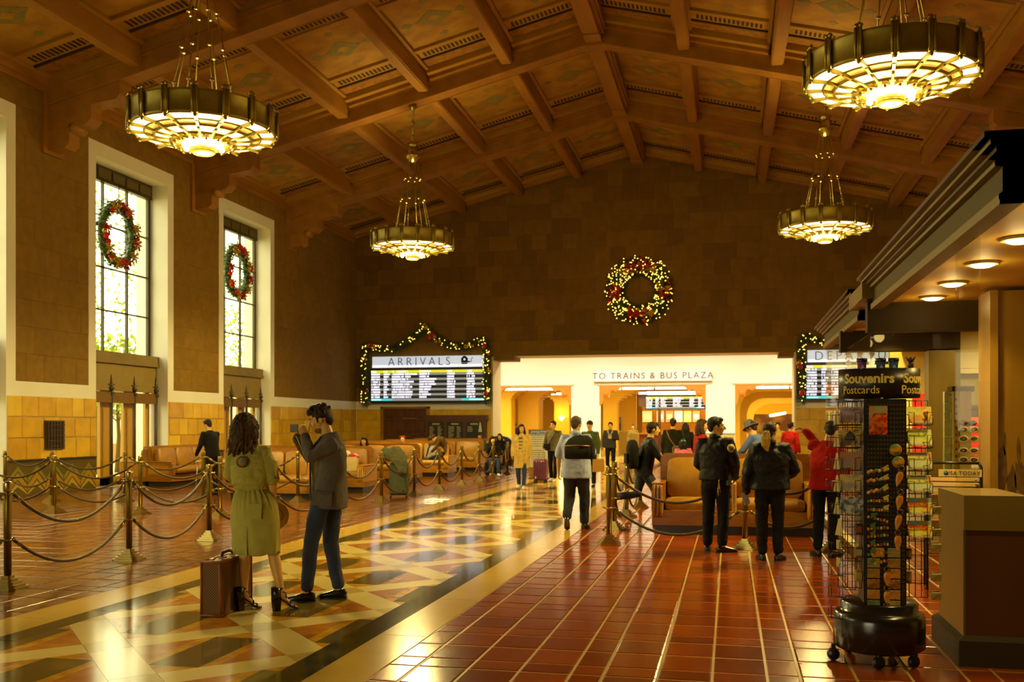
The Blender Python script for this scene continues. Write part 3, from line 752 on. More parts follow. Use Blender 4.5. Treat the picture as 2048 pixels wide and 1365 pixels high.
    q = MB(); q.tube([(0,0,hc+.4),(0,0,ztop-loc[2])],.022,8); q.ball((0,0,hc+.62),.05,8,6); q.ball((0,0,hc+1.0),.06,8,6); q.lathe([(.11,ztop-loc[2]),(.11,ztop-loc[2]-.07),(.05,ztop-loc[2]-.16),(.03,ztop-loc[2]-.4)],10); q.build('stem', brass, t)
    MB().lathe([(.70,.05),(.70,.08),(.5,.10),(.5,.05)],16).build('hub_ring', bronze, t)
    lamp('chandelier_lamp_down','SPOT',(0,0,-.42),power*.95,(1,.75,.26),.35,(0,0,0),t,ang=R(168),blend=.35)
    lamp('chandelier_lamp','POINT',(0,0,-.5),power*.30,(1,.74,.24),.35,None,t)
    lamp('chandelier_lamp_up','SPOT',(0,0,.75),power*.21,(1,.68,.18),.4,(pi,0,0),t,ang=R(105),blend=.7)
    return t
CH_P = 2000
chandelier((-8.37,14.75,6.33),'large ring chandelier of lit alabaster panels before the two tall windows',10.77,CH_P)
chandelier((2.2,14.75,6.40),'large ring chandelier at the upper right above the shop',10.52,CH_P)
chandelier((-8.8,27.0,6.62),'distant ring chandelier above the arrivals board',10.67,CH_P)
chandelier((2.41,27.0,6.66),'distant ring chandelier right of the lit wall wreath',10.47,CH_P)

# ---------------------------------------------------------------- garlands, wreaths, boards
pine = M('pine_needles', (.035,.06,.012), .7, col2=(.07,.10,.02), scale=8)
fairy = M('fairy_light', (1,.8,.3), .4, emit=(1,.62,.10), es=3.2)
b_red = M('red_bauble', (.55,.03,.012), .18); b_gold = M('gold_bauble', (.55,.37,.10), .22, .7)
rib_red = M('red_ribbon', (.42,.02,.01), .5); rib_gold = M('gold_mesh_ribbon', (.50,.33,.10), .45)
def needles(q, c, r, n, L=.12, w_=.012, out=None):
    for k in range(n):
        d = V((rng.gauss(0,1),rng.gauss(0,1),rng.gauss(0,1))).normalized(); p = c+d*r*rr(.1,1); d2 = (d+V((rr(-.6,.6),rr(-.6,.6),rr(-.6,.6)))).normalized(); e = d2.orthogonal().normalized()*w_
        q.add([p-e,p+e,p+d2*L],[(0,1,2)])
def bow(q, c, s, front):   # ribbon bow: two loops and two tails in the x-z plane, front = -y
    c = V(c)
    for sx in (-1,1):
        for dz in (.35,-.25):
            q.tube([c,c+V((sx*s*.5,-s*.25,s*dz*1.3)),c+V((sx*s,-s*.15,s*dz)),c+V((sx*s*.5,-s*.05,s*dz*.4)),c],[s*.10,s*.22,s*.25,s*.2,s*.08],6,flat=.4)
        q.tube([c,c+V((sx*s*.4,-s*.1,-s*.6)),c+V((sx*s*.55,-s*.05,-s*1.1))],[s*.08,s*.18,s*.2],6,flat=.3)
    q.ball(c+V((0,-s*.15,0)),s*.2,8,6)
def bauble(parent, c, r, k):
    q = MB(); q.ball((0,0,0),r,12,8); q.lathe([(r*.25,r*.9),(r*.25,r*1.15),(.004,r*1.2)],8)
    return q.build('bauble', b_red if k else b_gold, parent, loc=c)
def garland(label, pts, loc, seed):
    rng.seed(seed); t = thing('lit_garland', label, 'garland', loc)
    # pts: list of local (x,z)
    f = MB(); li = MB(); P = [V((p[0],-.08,p[1])) for p in pts]; tot = 0; S = []
    for a,b in zip(P,P[1:]):
        n = max(2,int((b-a).length/.07))
        S += [a.lerp(b,i/n) for i in range(n)]
    for s in S: needles(f, s, .17, 44, .13, .016)
    f.tube(P, .05, 6); stuff(f.build('pine_branches', pine, t))
    for k in range(int(len(S)*1.15)):
        c = rng.choice(S)+V((rr(-.15,.15),-rr(.14,.22),rr(-.15,.15))); li.ball(c,.022,6,4)
    stuff(li.build('fairy_lights', fairy, t))
    for k in range(len(S)//7):
        c = rng.choice(S)+V((rr(-.13,.13),-.19,rr(-.14,.1))); bauble(t, c, rr(.06,.12), rng.random()<.45)
    return t
def board_path(w_):
    # x from 0..w_, z relative to the board's bottom
    L = []
    for i in range(9): L.append((-.12,.0+2.35*i/8))
    L.append((.0,2.52))
    for i in range(1,10): x=i/9; L.append((x*w_*.5, 2.50+.70*x**1.8-.42*sin(pi*x)*(1-.25*x)))
    for i in range(1,10): x=i/9; L.append((w_*.5+x*w_*.5, 3.20-.62*x-.62*sin(pi*x)*(1-.3*x)))
    L.append((w_+.1,2.5))
    for i in range(1,9): L.append((w_+.14, 2.35-2.35*i/8))
    return L
# text-like marks and rows of a departures screen, local x 0..w, z 0..h, front -y
scr_dark = M('screen_dark', (.02,.02,.02), .3, emit=(.10,.085,.05), es=.35)
scr_grey = M('screen_row_grey', (.2,.2,.2), .3, emit=(.36,.37,.34), es=.7)
scr_yel = M('screen_row_yellow', (.6,.55,0), .3, emit=(.75,.70,.02), es=1.0)
scr_cyan = M('screen_cyan', (0,.5,.55), .3, emit=(.02,.62,.70), es=1.0)
scr_white = M('screen_white', (.8,.8,.8), .3, emit=(.82,.84,1.0), es=1.25)
def screen(parent, w_, h, rows, seed, cols):
    rng.seed(seed)
    MB().b2((0,0,0),(w_,.06,h)).build('display', scr_dark, parent)
    rh = h/(rows+2)
    MB().b2((0,-.006,h-rh),(w_,0,h)).build('header_row', scr_yel, parent)
    for i in range(rows):
        if i % 2 == 0: MB().b2((0,-.006,h-rh*(i+2)+.012),(w_,0,h-rh*(i+1)-.012)).build('grey_row', scr_grey, parent)
    MB().b2((0,-.006,0),(w_,0,rh*.9)).build('footer_row', scr_grey, parent)
    MB().b2((0,-.012,.01),(w_*.19,-.006,rh*.85)).build('clock_box', scr_cyan, parent); 
    if cols[-1][0] > .7: MB().b2((w_*.805,-.012,.01),(w_,-.006,rh*.85)).build('clock_box', scr_cyan, parent)
    q = MB()
    for i in range(rows+1):
        z = h-rh*(i+.5)
        for (c0,c1,v) in cols:
            e = c0+(c1-c0)*(1-v*rng.random()) if i else c0+(c1-c0)*.6
            x = c0*w_+.01
            while x < e*w_:
                wl = rr(.03,.075)*rh/.17
                if rng.random() < .9:
                    # a blurred letter-like stroke pair
                    q.b2((x,-.014,z-rh*.34),(x+wl*.36,-.006,z+rh*.34)); q.b2((x+wl*.36,-.014,z+rh*.1*rng.choice([-2.4,-.4,1.6])),(x+wl*.8,-.006,z+rh*.1*rng.choice([2.2,3.2])))
                    q.b2((x+wl*.3,-.014,z-rh*.34),(x+wl*.8,-.006,z-rh*.18))
                x += wl
    x = .01
    while x < .085*w_:
        q.b2((x,-.016,rh*.25),(x+.03,-.010,rh*.65)); x += .045
    if cols[-1][0] > .7:
        x = w_*.87
        while x < w_-.04: q.b2((x,-.016,rh*.25),(x+.03,-.010,rh*.65)); x += .045
    stuff(q.build('row_lettering', scr_white, parent))
COLS = [(0,.08,.05),(.112,.165,.5),(.185,.42,.35),(.43,.60,.6),(.675,.745,.1),(.845,.92,.1)]
sign_lit = M('sign_white_lit', (.6,.62,.7), .4, emit=(.46,.52,.60), es=1.0); sign_ink = M('sign_ink', (.02,.018,.015), .5)
sign_glow = M('sign_edge_lit', (.8,.8,.9), .4, emit=(.75,.80,1.0), es=1.25)
def board(name, label, x0, w_, word, train, seed):
    t = thing(name, label, 'display board', (x0,YE-.26,2.60))
    q = MB(); q.b2((-.04,.02,-.10),(w_+.04,.22,1.36)); q.build('casing', black, t)
    e = bpy.data.objects.new('screen', MB().b2((-.01,.0,-.01),(w_+.01,.03,1.29)).mesh('screen', black)); COL.objects.link(e); e.parent = t
    # rows sit on the screen: thing > screen > rows
    screen(e, w_, 1.28, 10, seed, COLS)
    hd = MB().b2((.05,0,1.40),(w_-.05,.14,1.86)).build('header_sign', sign_lit, t)
    MB().b2((.05,-.006,1.40),(w_-.05,0,1.50)).build('header_glow', sign_glow, t)
    text(word, .50, sign_ink, t, (w_*.43,-.03,1.62), FACE, 'title_letter', .012, 1.45, sx=.92, off=-.008, split=True)
    if train:
        q = MB(); x = w_*.80; q.b2((x,-.03,1.56),(x+.28,-.01,1.76)); q.lathe([(.115,.01),(.115,.03)],14,(x+.14,0,1.73),mat=MX.Rotation(R(90),3,'X')); q.b2((x+.02,-.03,1.50),(x+.26,-.01,1.55)); q.b2((x+.28,-.03,1.58),(x+.38,-.01,1.63)); q.tube([(x+.36,-.02,1.6),(x+.44,-.02,1.62),(x+.42,-.02,1.72),(x+.5,-.02,1.78)],.014,6)
        q.build('train_icon', sign_ink, t); MB().lathe([(.05,.03),(.05,.036)],12,(x+.14,0,1.70),mat=MX.Rotation(R(90),3,'X')).build('train_lamp', sign_lit, t)
    return t
board('arrivals_board','lit arrivals board with white header on the left of the end wall',-14.78,4.92,'ARRIVALS',True,3)
board('departures_board','lit departures board partly hidden behind the shop',2.86,4.92,'DEPARTURES',False,5)
garland('lit pine garland with baubles framing the arrivals board', board_path(5.0), (-14.85,YE-.36,2.48), 11)
garland('lit pine garland with baubles framing the departures board', board_path(5.0), (2.80,YE-.36,2.48), 12)
# sign over the middle doorway
t = thing('direction_sign','white sign reading TO TRAINS & BUS PLAZA above the middle doorway','sign',(-3.55,46.8,3.88))
MB().b2((-2.72,0,-.24),(2.72,.18,.25)).build('panel', M('sign_panel',(.78,.80,.80),.5), t); MB().b2((-2.74,-.03,-.28),(2.74,.18,-.24)).build('bottom_lip', M('sign_lip',(.30,.24,.12),.5), t)
text('TO TRAINS & BUS PLAZA', .42, M('sign_gold_ink',(.09,.06,.02),.6), t, (0,-.012,0), FACE, 'letter', .008, 1.24, sx=.98, off=-.003, split=True)
# departures screen inside the middle doorway
t = thing('concourse_screen','small lit departures screen hanging in the middle doorway','display board',(G(1293,50.5).x,50.5,2.42))
MB().b2((-.05,.03,-.05),(2.95,.15,.66)).build('casing', black, t)
e = MB().b2((0,0,0),(2.9,.04,.6)).build('screen', black, t); screen(e, 2.9, .58, 6, 9, [(0,.11,.1),(.16,.22,.4),(.25,.36,.3),(.46,.68,.5),(.74,.84,.3),(.89,.95,.3)])
MB().b2((.05,-.05,.68),(2.75,.1,.86)).build('header_light', M('header_lit',(1,1,1),.4,emit=(1,.98,.95),es=1.6), t)
# big lit wreath
rng.seed(21)
t = thing('wall_wreath','large wreath of fairy lights, red bows and baubles on the end wall','wreath',(-3.52,YE-.14,6.93))
f = MB(); li = MB()
for k in range(150):
    a = 2*pi*k/150
    for r_ in (.74,.95,1.18): needles(f, V((r_*cos(a),-.06,r_*sin(a))), .19, 18, .12, .016)
stuff(f.build('pine_branches', pine, t))
MB().tube([(.95*cos(2*pi*k/40),-.02,.95*sin(2*pi*k/40)) for k in range(40)],.12,8,closed=True).build('backing_ring', pine, t)
for k in range(420):
    a = rr(0,2*pi); r_ = rr(.62,1.42)
    if rng.random() < .45 and (abs(sin(a)) > .86 or abs(cos(a)) > .95): continue
    li.ball((r_*cos(a),-.22-.05*rng.random(),r_*sin(a)),.024,6,4)
stuff(li.build('fairy_lights', fairy, t))
for (a,n_) in ((90,22),(270,22),(180,12),(0,12)):
    for k in range(n_):
        th = R(a+rr(-34,34)*(1 if n_>15 else .6)); r_ = rr(.72,1.28); bauble(t, (r_*cos(th),-.22,r_*sin(th)), rr(.045,.085), rng.random()<.6)
for a,mm in ((75,rib_red),(108,rib_red),(128,rib_gold),(62,rib_gold),(270,rib_red),(255,rib_red),(290,rib_gold),(178,rib_red),(192,rib_red),(2,rib_gold),(-8,rib_red)):
    q = MB(); bow(q, (.98*cos(R(a)),-.24,.98*sin(R(a))), .24, 0); q.build('ribbon_bow', mm, t)
# window wreaths
leaf_d = M('wreath_leaf', (.05,.085,.02), .6, col2=(.10,.14,.03), scale=12)
for wi,(yy,lb,sd) in enumerate(((23.62,'evergreen wreath with red and gold bows hanging in the left tall window',31),(30.2,'evergreen wreath with red and gold bows hanging in the right tall window',32))):
    rng.seed(sd); t = thing('window_wreath', lb, 'wreath', (XL-.36,yy,6.66), R(90), 'window wreaths')
    f = MB()
    for k in range(90):
        a = 2*pi*k/90
        for r_ in (.60,.76): needles(f, V((r_*cos(a),0,r_*1.12*sin(a))), .16, 16, .13, .02)
    f.tube([(.68*cos(2*pi*k/30),0,.68*1.12*sin(2*pi*k/30)) for k in range(30)],.1,6,closed=True); stuff(f.build('evergreen_leaves', leaf_d, t))
    for k in range(20):
        a = rr(0,2*pi); bauble(t, (.68*cos(a)+rr(-.1,.1),-.15,.76*sin(a)+rr(-.1,.1)), rr(.05,.09), rng.random()<.55)
    for a,mm in ((85,rib_red),(60,rib_gold),(120,rib_gold),(-10,rib_red),(20,rib_gold),(-40,rib_gold),(-75,rib_red),(-105,rib_gold),(175,rib_red),(215,rib_gold)):
        q = MB(); bow(q, (.68*cos(R(a)),-.16,.76*sin(R(a))), .17, 0); q.build('ribbon_bow', mm, t)
    MB().tube([(0,-.02,.75),(0,-.06,1.35)],.012,5).build('hanger', iron, t)
# carved door and notice case on the end wall
dw = M('carved_door_wood', (.10,.035,.012), .4, col2=(.075,.025,.008), scale=3, stretch=(1,1,.3))
dr = struct('door_1'); dr.location = (-13.35,YE-.05,0)
MB().b2((-.95,-.02,0),(.95,.06,2.28)).build('door_slab', dw, dr)
for xx in (-.80,-.32,.16,.64):
    wd = .28 if xx in (-.8,.64) else .38
    for z0,z1 in ((.1,.62),(.72,1.18),(1.28,1.76),(1.90,2.2)):
        MB().box((xx+wd/2-.04,-.04,(z0+z1)/2),(wd,.05,z1-z0),ch=.02).build('door_panel', dw, dr)
MB().b2((-.1,-.09,1.86),(.5,-.06,1.885)).build('closer_bar', brass, dr); MB().b2((-.15,-.09,1.12),(.25,-.06,1.15)).build('push_bar', M('push_red',(.4,.04,.02),.4), dr)
MB().b2((-1.08,-.06,0),(-.95,.06,2.36)).build('door_frame', bench_w, dr); MB().b2((.95,-.06,0),(1.08,.06,2.36)).build('door_frame', bench_w, dr); MB().b2((-1.08,-.06,2.28),(1.08,.06,2.36)).build('door_frame', bench_w, dr)
t = thing('notice_case','dark wooden notice case with three glazed black boards on the end wall','notice case',(-11.1,YE-.24,0))
q = MB(); q.b2((-1.3,0,.35),(1.3,.2,1.98)); q.b2((-1.36,-.05,1.78),(1.36,.2,2.0)); q.b2((-1.36,-.05,.3),(1.36,.2,.45)); q.build('case', dw, t)
for k in range(3):
    x = -1.2+k*.82
    MB().b2((x,-.02,.95),(x+.72,0,1.72)).build('letter_board', black, t); MB().b2((x,-.02,.48),(x+.72,0,.9)).build('letter_board', black, t)
    q = MB()
    q.b2((x+.2,-.03,1.60),(x+.52,-.02,1.66))
    for r_ in range(8 if k < 2 else 4):
        q.b2((x+.08,-.03,1.50-r_*.06),(x+.08+rr(.14,.25),-.02,1.525-r_*.06)); 
        if k < 2: q.b2((x+.44,-.03,1.50-r_*.06),(x+.44+rr(.1,.2),-.02,1.525-r_*.06))
    stuff(q.build('letter_rows', M('board_letters',(.45,.42,.30),.6), t))
    MB().b2((x-.03,-.045,.48),(x,-.02,1.78)).build('stile', dw, t)
MB().prism([(.98,1.30),(1.14,1.30),(1.08,1.70),(1.04,1.70)],-.03,-.02,fn=fy).build('pinned_card', M('card_white',(.6,.62,.55),.6), t)
# ---------------------------------------------------------------- benches
rng.seed(5)
def rounded(w_, h, r, n=4):   # rounded top outline in x-z
    pts = [(-w_/2,0)]
    for k in range(n+1): a = R(180-90*k/n); pts.append((-w_/2+r+r*cos(a), h-r+r*sin(a)))
    for k in range(n+1): a = R(90-90*k/n); pts.append((w_/2-r+r*cos(a), h-r+r*sin(a)))
    pts.append((w_/2,0)); return pts
def cushion(c, d, r=.05, bulge=.03):
    q = MB(); cx,cy,cz = c; w_,dp,h = d
    # rounded slab: superellipse rings along y
    rs = []
    for (yy,f) in ((-.5,.80),(-.42,.95),(-.2,1.0),(.2,1.0),(.42,.95),(.5,.80)):
        ring = []
        for k in range(20):
            a = 2*pi*k/20; ca_, sa_ = cos(a), sin(a); e = .32
            ring.append(V((cx+(w_/2)*(1-(1-f)*.12)*math.copysign(abs(ca_)**e,ca_), cy+dp*yy, cz+(h/2)*(1-(1-f)*.25)*math.copysign(abs(sa_)**e,sa_))))
        rs.append(ring)
    q.rings(rs); return q
def bench(label, loc, rz, seats, sw=.86, back=1.05, depth=.92, arm=.62, group='waiting hall benches', mid=(), wm=None):
    wm = wm or bench_w
    t = thing('bench', label, 'bench', loc, rz, group); W = seats*sw; aw = .16
    MB().b2((-W/2-aw+.05,.06,0),(W/2+aw-.05,depth-.05,.13)).build('plinth', plinth_m, t)
    q = MB(); q.b2((-W/2-aw,0,.13),(W/2+aw,depth,.24)); q.b2((-W/2-aw+.02,.02,.24),(W/2+aw-.02,depth,.29)); q.b2((-W/2,.05,.29),(W/2,depth-.1,.34)); q.build('base_frame', wm, t)
    for s in (-1,1):
        q = MB(); xo = s*(W/2+aw/2)
        q.box((xo,depth/2,(arm+.24)/2),(aw,depth,arm-.24),ch=.012)
        for k in range(3): q.tube([(xo-s*.055+s*k*.05,.0,.26),(xo-s*.055+s*k*.05,-.012,.3),(xo-s*.055+s*k*.05,-.012,arm-.04),(xo-s*.055+s*k*.05,.03,arm)],.02,6)
        q.box((xo,depth/2,arm+.015),(aw+.02,depth-.02,.03),ch=.01); q.build('arm', bench_wp if s>0 else wm, t)
        MB().b2((xo+s*aw/2,.08,.32),(xo+s*(aw/2+.012),depth-.08,arm-.08)).build('end_panel', bench_wp, t)
    q = MB(); pts = rounded(W+aw*1.2, back-.13, .07); q.prism([(x,z+.13) for x,z in pts], depth-.10, depth, fn=fy); q.prism([(x,z+.13) for x,z in rounded(W+aw*1.2-.06, back-.10, .06)], depth-.125, depth-.10, fn=fy) ; q.build('back_frame', wm, t)
    for i in range(seats):
        x = -W/2+sw*(i+.5)
        cushion((x,depth-.48,.42),(sw-.03,.70,.17)).build('seat_cushion', leather, t)
        q = cushion((0,0,0),(sw-.03,.14,back-.50)); o = q.build('back_cushion', leather, t, loc=(x,depth-.20,.47+(back-.50)/2)); o.rotation_euler = (R(-7),0,0)
    for i in mid:
        x = -W/2+sw*i; MB().box((x,depth*.5,.52),(.07,depth*.8,.46),ch=.02).build('divider', leather, t)
    return t
ROWN = ['nearest','second','third','fourth','fifth']
for i,yy in enumerate((22.1,25.75,29.3,33.1,36.4)):
    n = 3 if i < 2 else 4
    bench('leather bench with wooden end panel, %s row behind the aisle ropes' % ROWN[i], (-8.4-.16-n*.43,yy,0), 0, n)
bench('leather waiting bench row behind the man with the phone', (-8.6-.16-.86,19.75,0), 0, 2)
for k,(x,lb) in enumerate(((-14.78,'leather bench nearest the left wall with a plain wooden end panel'),(-12.15,'second leather bench from the left wall with a plain wooden end panel'))):
    bench(lb, (x+.745,24.6,0), R(90), 3, back=1.02, depth=.74)
    bench(lb.replace('leather bench','leather bench turned to the wall').replace(' with a plain wooden end panel',''), (x-.745,24.6,0), R(-90), 3, back=1.0, depth=.74)
bench('long bench with wooden back rail in the far left corner', (-13.9,34.6,0), 0, 3, back=1.0)
bench('big leather settee with ribbed wooden arm behind the two officers', (.06,14.72,0), 0, 2, sw=1.02, back=1.13, depth=.98, arm=.72, mid=(1,))
bench('back-to-back leather settee behind the front right settee', (.20,16.72,0), pi, 2, sw=.95, back=1.12, depth=.98, arm=.72)

# service desk with the standing man at the left
t = thing('desk','small wooden desk with pale top beside the man in black at the left wall','desk',(-11.75,21.6,0))
MB().b2((-.55,-.3,.72),(.55,.3,.76)).build('top', pale, t)
for s in (-1,1): q = MB(); q.tube([(s*.5,-.26,.72),(s*.56,-.26,0)],.02,6); q.tube([(s*.5,.26,.72),(s*.56,.26,0)],.02,6); q.build('leg', M('grey_metal',(.5,.5,.48),.3,.8), t)
MB().b2((-.38,-.26,.1),(.5,.22,.70)).build('cabinet', bench_w, t)

# ---------------------------------------------------------------- stanchions and ropes
def stanchion_proto():
    t = thing('stanchion', 'brass stanchion', 'stanchion', (0,0,0), 0, 'brass rope stanchions')
    q = MB()
    for r_,z0,z1 in ((.185,0,.022),(.155,.022,.045),(.12,.045,.072),(.088,.072,.10),(.06,.10,.13)): 
        q.prism([(r_*1.04*cos(R(45+90*k)+a),r_*1.04*sin(R(45+90*k)+a)) for k in range(4) for a in (-.16,.16)], z0, z1)
    q.build('stepped_base', brass, t)
    MB().lathe([(.036,.12),(.036,.94),(.033,.95)],14).build('post', brass_d, t)
    MB().lathe([(.036,.945),(.043,.955),(.043,1.03),(.040,1.045),(.0,1.05)],14).build('cap', brass, t)
    for z in (.925,.475): q = MB(); q.lathe([(.046,z-.012),(.046,z+.012)],14); [q.tube([(.045*cos(a),.045*sin(a),z),(.085*cos(a),.085*sin(a),z+.012)],.009,6) for a in (0,pi/2,pi,-pi/2)]; q.build('hook_ring', brass, t)
    return t
sproto = stanchion_proto(); spn = [0]
def stanchion(x, y, label, rz=0):
    global sproto
    if spn[0] == 0: o = sproto; o.location = (x,y,0); o.rotation_euler = (0,0,rz); o['label'] = label
    else: o = dup(sproto, (x,y,0), rz, label)
    spn[0] += 1; return o
def rope(a, b, z, sag, label):
    a = V((a[0],a[1],z)); b = V((b[0],b[1],z)); d = (b-a).normalized(); a = a+d*.08; b = b-d*.08; n = 18
    pts = [a.lerp(b,i/n)-V((0,0,sag*(1-(2*i/n-1)**2))) for i in range(n+1)]
    t = thing('rope', label, 'rope', a, 0, 'barrier ropes')
    MB().tube([p-a for p in pts],.019,8).build('cord', rope_m, t)
    MB().tube([pts[0]-a,pts[1]-a],[.014,.024],8).build('end_ferrule', brass, t); MB().tube([pts[-1]-a,pts[-2]-a],[.014,.024],8).build('end_ferrule', brass, t)
ORD = ['first','second','third','fourth','fifth','sixth','seventh','eighth','ninth','tenth','eleventh','twelfth','thirteenth']
line1 = [(-6.92,6.35),(-6.88,8.43),(-6.96,10.56),(-7.08,12.63),(-7.02,14.55),(-7.0,17.05),(-7.03,19.5),(-7.0,21.6),(-7.0,23.6),(-7.0,25.7),(-7.0,27.6),(-7.0,29.3),(-7.0,31.3)]
def fence(pts, nm, upper=True, sag=.36, levels=((.925,'upper'),(.475,'lower')), skip=()):
    for i,(x,y) in enumerate(pts):
        if i not in skip: stanchion(x, y, 'brass stanchion with stepped base, %s from the front in the %s' % (ORD[min(i,12)], nm) if nm.endswith('aisle line') else 'brass stanchion with stepped base, %s from the left in the %s' % (ORD[min(i,12)], nm), rr(-.2,.2))
    for i in range(len(pts)-1):
        L = sqrt((pts[i][0]-pts[i+1][0])**2+(pts[i][1]-pts[i+1][1])**2)
        for z,lv in levels: rope(pts[i], pts[i+1], z, sag*min(1,L/2.1)*(1 if lv=='upper' else .92), '%s sagging rope between %s and next stanchion of the %s' % (lv, ORD[min(i,12)], nm))
fence(line1, 'left aisle line')
fence([(-13.75,15.95),(-12.0,15.9),(-10.3,15.97),(-8.7,15.9)], 'middle cross line')
fence([(-15.0,18.3),(-13.8,18.2),(-12.28,18.5),(-10.7,18.85),(-8.7,19.1)], 'far cross line', sag=.34)
fence([(-1.59,13.37),(.19,13.2),(1.24,13.15)], 'line before the officers', sag=.42)
fence([(-1.72,15.16),(-1.75,17.3),(-1.7,19.4)], 'short right aisle line', sag=.4)
fence([(-.25,22.3),(-.15,20.6),(.15,19.3)], 'queue line behind the settee', sag=.3)
fence([(.1,24.5),(.6,23.2)], 'far queue line', sag=.3)

# ---------------------------------------------------------------- shop on the right
kb = M('shop_bronze', (.26,.19,.08), .38, .55, col2=(.20,.14,.055), scale=1.3, stretch=(1,1,.3)); kw = M('shop_dark_wood', (.085,.035,.018), .35, col2=(.06,.024,.012), scale=2, stretch=(1,1,.2))
kd = M('shop_dark', (.035,.024,.012), .6, spec=.2); soff = M('soffit_paint', (.60,.42,.14), .6); krim = M('cornice_olive', (.085,.066,.028), .6, spec=.2); kc = M('cornice_bronze', (.17,.13,.055), .5, .25)
down_m = M('downlight_lit', (1,.9,.6), .4, emit=(1,.78,.38), es=5.0)
def canopy(name, lb, y0, y1, lights, x1=6.5):
    t = thing(name, lb, 'canopy', (1.5,y0,2.87))
    L = y1-y0; D = x1-1.5
    MB().b2((0.05,.05,.04),(D,L-.05,.26)).build('slab', soff, t)
    prof = [(-.02,0,.03,kc),(0,.03,.20,krim),(-.04,.19,.225,kc),(-.08,.225,.255,kw),(-.12,.255,.285,kc),(-.16,.285,.315,kw)]
    for off,z0,z1,mt in prof:
        q = MB(); q.b2((off,off,z0),(.12,L-off*.3,z1)); q.b2((off,off,z0),(D,.12,z1)); q.build('cornice_band', mt, t)
    q = MB(); q.b2((-.02,-.02,-.03),(.10,L,.0)); q.b2((-.02,-.02,-.03),(D,.10,.0)); q.build('soffit_rim', kc, t)
    MB().b2((.35,.25,.31),(D,L-.3,.48)).build('parapet', kb, t)
    for (x,y) in lights:
        lx, ly = x-1.5, y-y0
        MB().lathe([(.13,.042),(.13,.02),(.10,.02),(.095,.05)],20,(lx,ly,0)).build('downlight_trim', pale, t)
        MB().lathe([(.095,.03),(.09,.012),(.06,.0),(0,-.006)],20,(lx,ly,0)).build('downlight_lens', down_m, t)
        if y0 < 12: lamp('soffit_fill_lamp','POINT',(lx,ly,-.075),3.5,(1,.68,.22),.068,None,t)  # extra lamp added under each downlight to brighten the soffit
        lamp('downlight_lamp','SPOT',(lx,ly,-.025),95,(1,.70,.25),.06,(0,0,0),t,ang=R(120),blend=.8)
    return t
canopy('shop_canopy','nearer dark cornice canopy of the shop with recessed downlights',5.95,11.3,[(1.97,6.48),(1.98,7.57),(1.99,8.66),(2.0,9.8),(2.02,10.85)])
canopy('shop_canopy','farther cornice canopy of the shop below the nearer one',12.35,16.9,[(2.06,13.7),(2.06,15.4)])
t = thing('shop_facade','bronze and glass shop front with columns and headers under the canopies','shop facade',(0,0,0))
MB().b2((1.45,11.32,2.60),(4.5,11.50,2.95)).build('header', kd, t); MB().b2((1.45,14.0,2.58),(2.95,14.2,2.86)).build('header', kd, t)
MB().b2((1.38,11.2,2.95),(1.75,12.4,3.12)).build('link_block', kb, t)
MB().b2((2.56,14.0,0),(2.90,14.3,2.6)).build('bronze_column', kb, t); MB().b2((2.90,14.0,0),(2.95,14.3,2.6)).build('column_edge', M('column_edge_green',(.10,.12,.05),.3,.3), t)
q = MB(); q.b2((2.42,10.2,0),(2.76,10.55,2.87)); q.b2((2.40,10.15,0),(2.47,10.6,2.87)); q.build('bronze_pillar', M('pillar_wood',(.36,.23,.07),.4,col2=(.29,.18,.05),scale=1.5,stretch=(2,2,.4)), t)
MB().b2((2.78,10.1,0),(3.1,10.6,2.87)).build('pillar_return', kw, t); MB().b2((2.76,10.16,0),(2.79,10.2,2.87)).build('pillar_joint', brass_d, t)
rng.seed(3)
q = MB()
for (x,z,sx_,sz_) in ((2.52,1.18,.045,.26),(2.60,1.02,.04,.2),(2.67,1.10,.055,.17),(2.66,1.36,.018,.13),(2.54,1.42,.012,.14),(2.62,.85,.03,.1)):
    q.prism([(x+sx_*cos(2*pi*k/14)*rr(.7,1.15),z+sz_*sin(2*pi*k/14)*rr(.7,1.15)) for k in range(14)],10.197,10.2,fn=fy)
stuff(q.build('scuff_marks', M('scuffed_paint',(.10,.06,.022),.8,col2=(.17,.11,.04),scale=14), t))
MB().b2((1.50,11.5,.02),(1.512,14.0,2.6)).build('glass_pane', kglass, t); MB().b2((1.512,11.5,.02),(2.42,11.512,2.6)).build('glass_pane', kglass, t)
MB().b2((1.51,14.2,.02),(1.522,16.8,2.86)).build('glass_pane', kglass, t); MB().b2((1.512,14.1,.02),(2.56,14.112,2.58)).build('glass_pane', kglass, t)
MB().b2((1.46,11.5,0),(1.56,16.8,.12)).build('base_channel', kb, t)
MB().b2((1.62,7.15,1.13),(1.632,7.86,2.85)).build('glass_pane', kglass, t)
# pale etched ornament on the second pane
q = MB()
for k in range(3):
    for z in (2.43,2.55): q.prism([(1.56+k*.15-.045,z),(1.56+k*.15,z-.055),(1.56+k*.15+.045,z),(1.56+k*.15,z+.055)], 0,.003, fn=lambda x,y,z_: (x,14.095-z_,y))
stuff(q.build('etched_ornament', M('etched_white',(.8,.8,.75),.6), t))
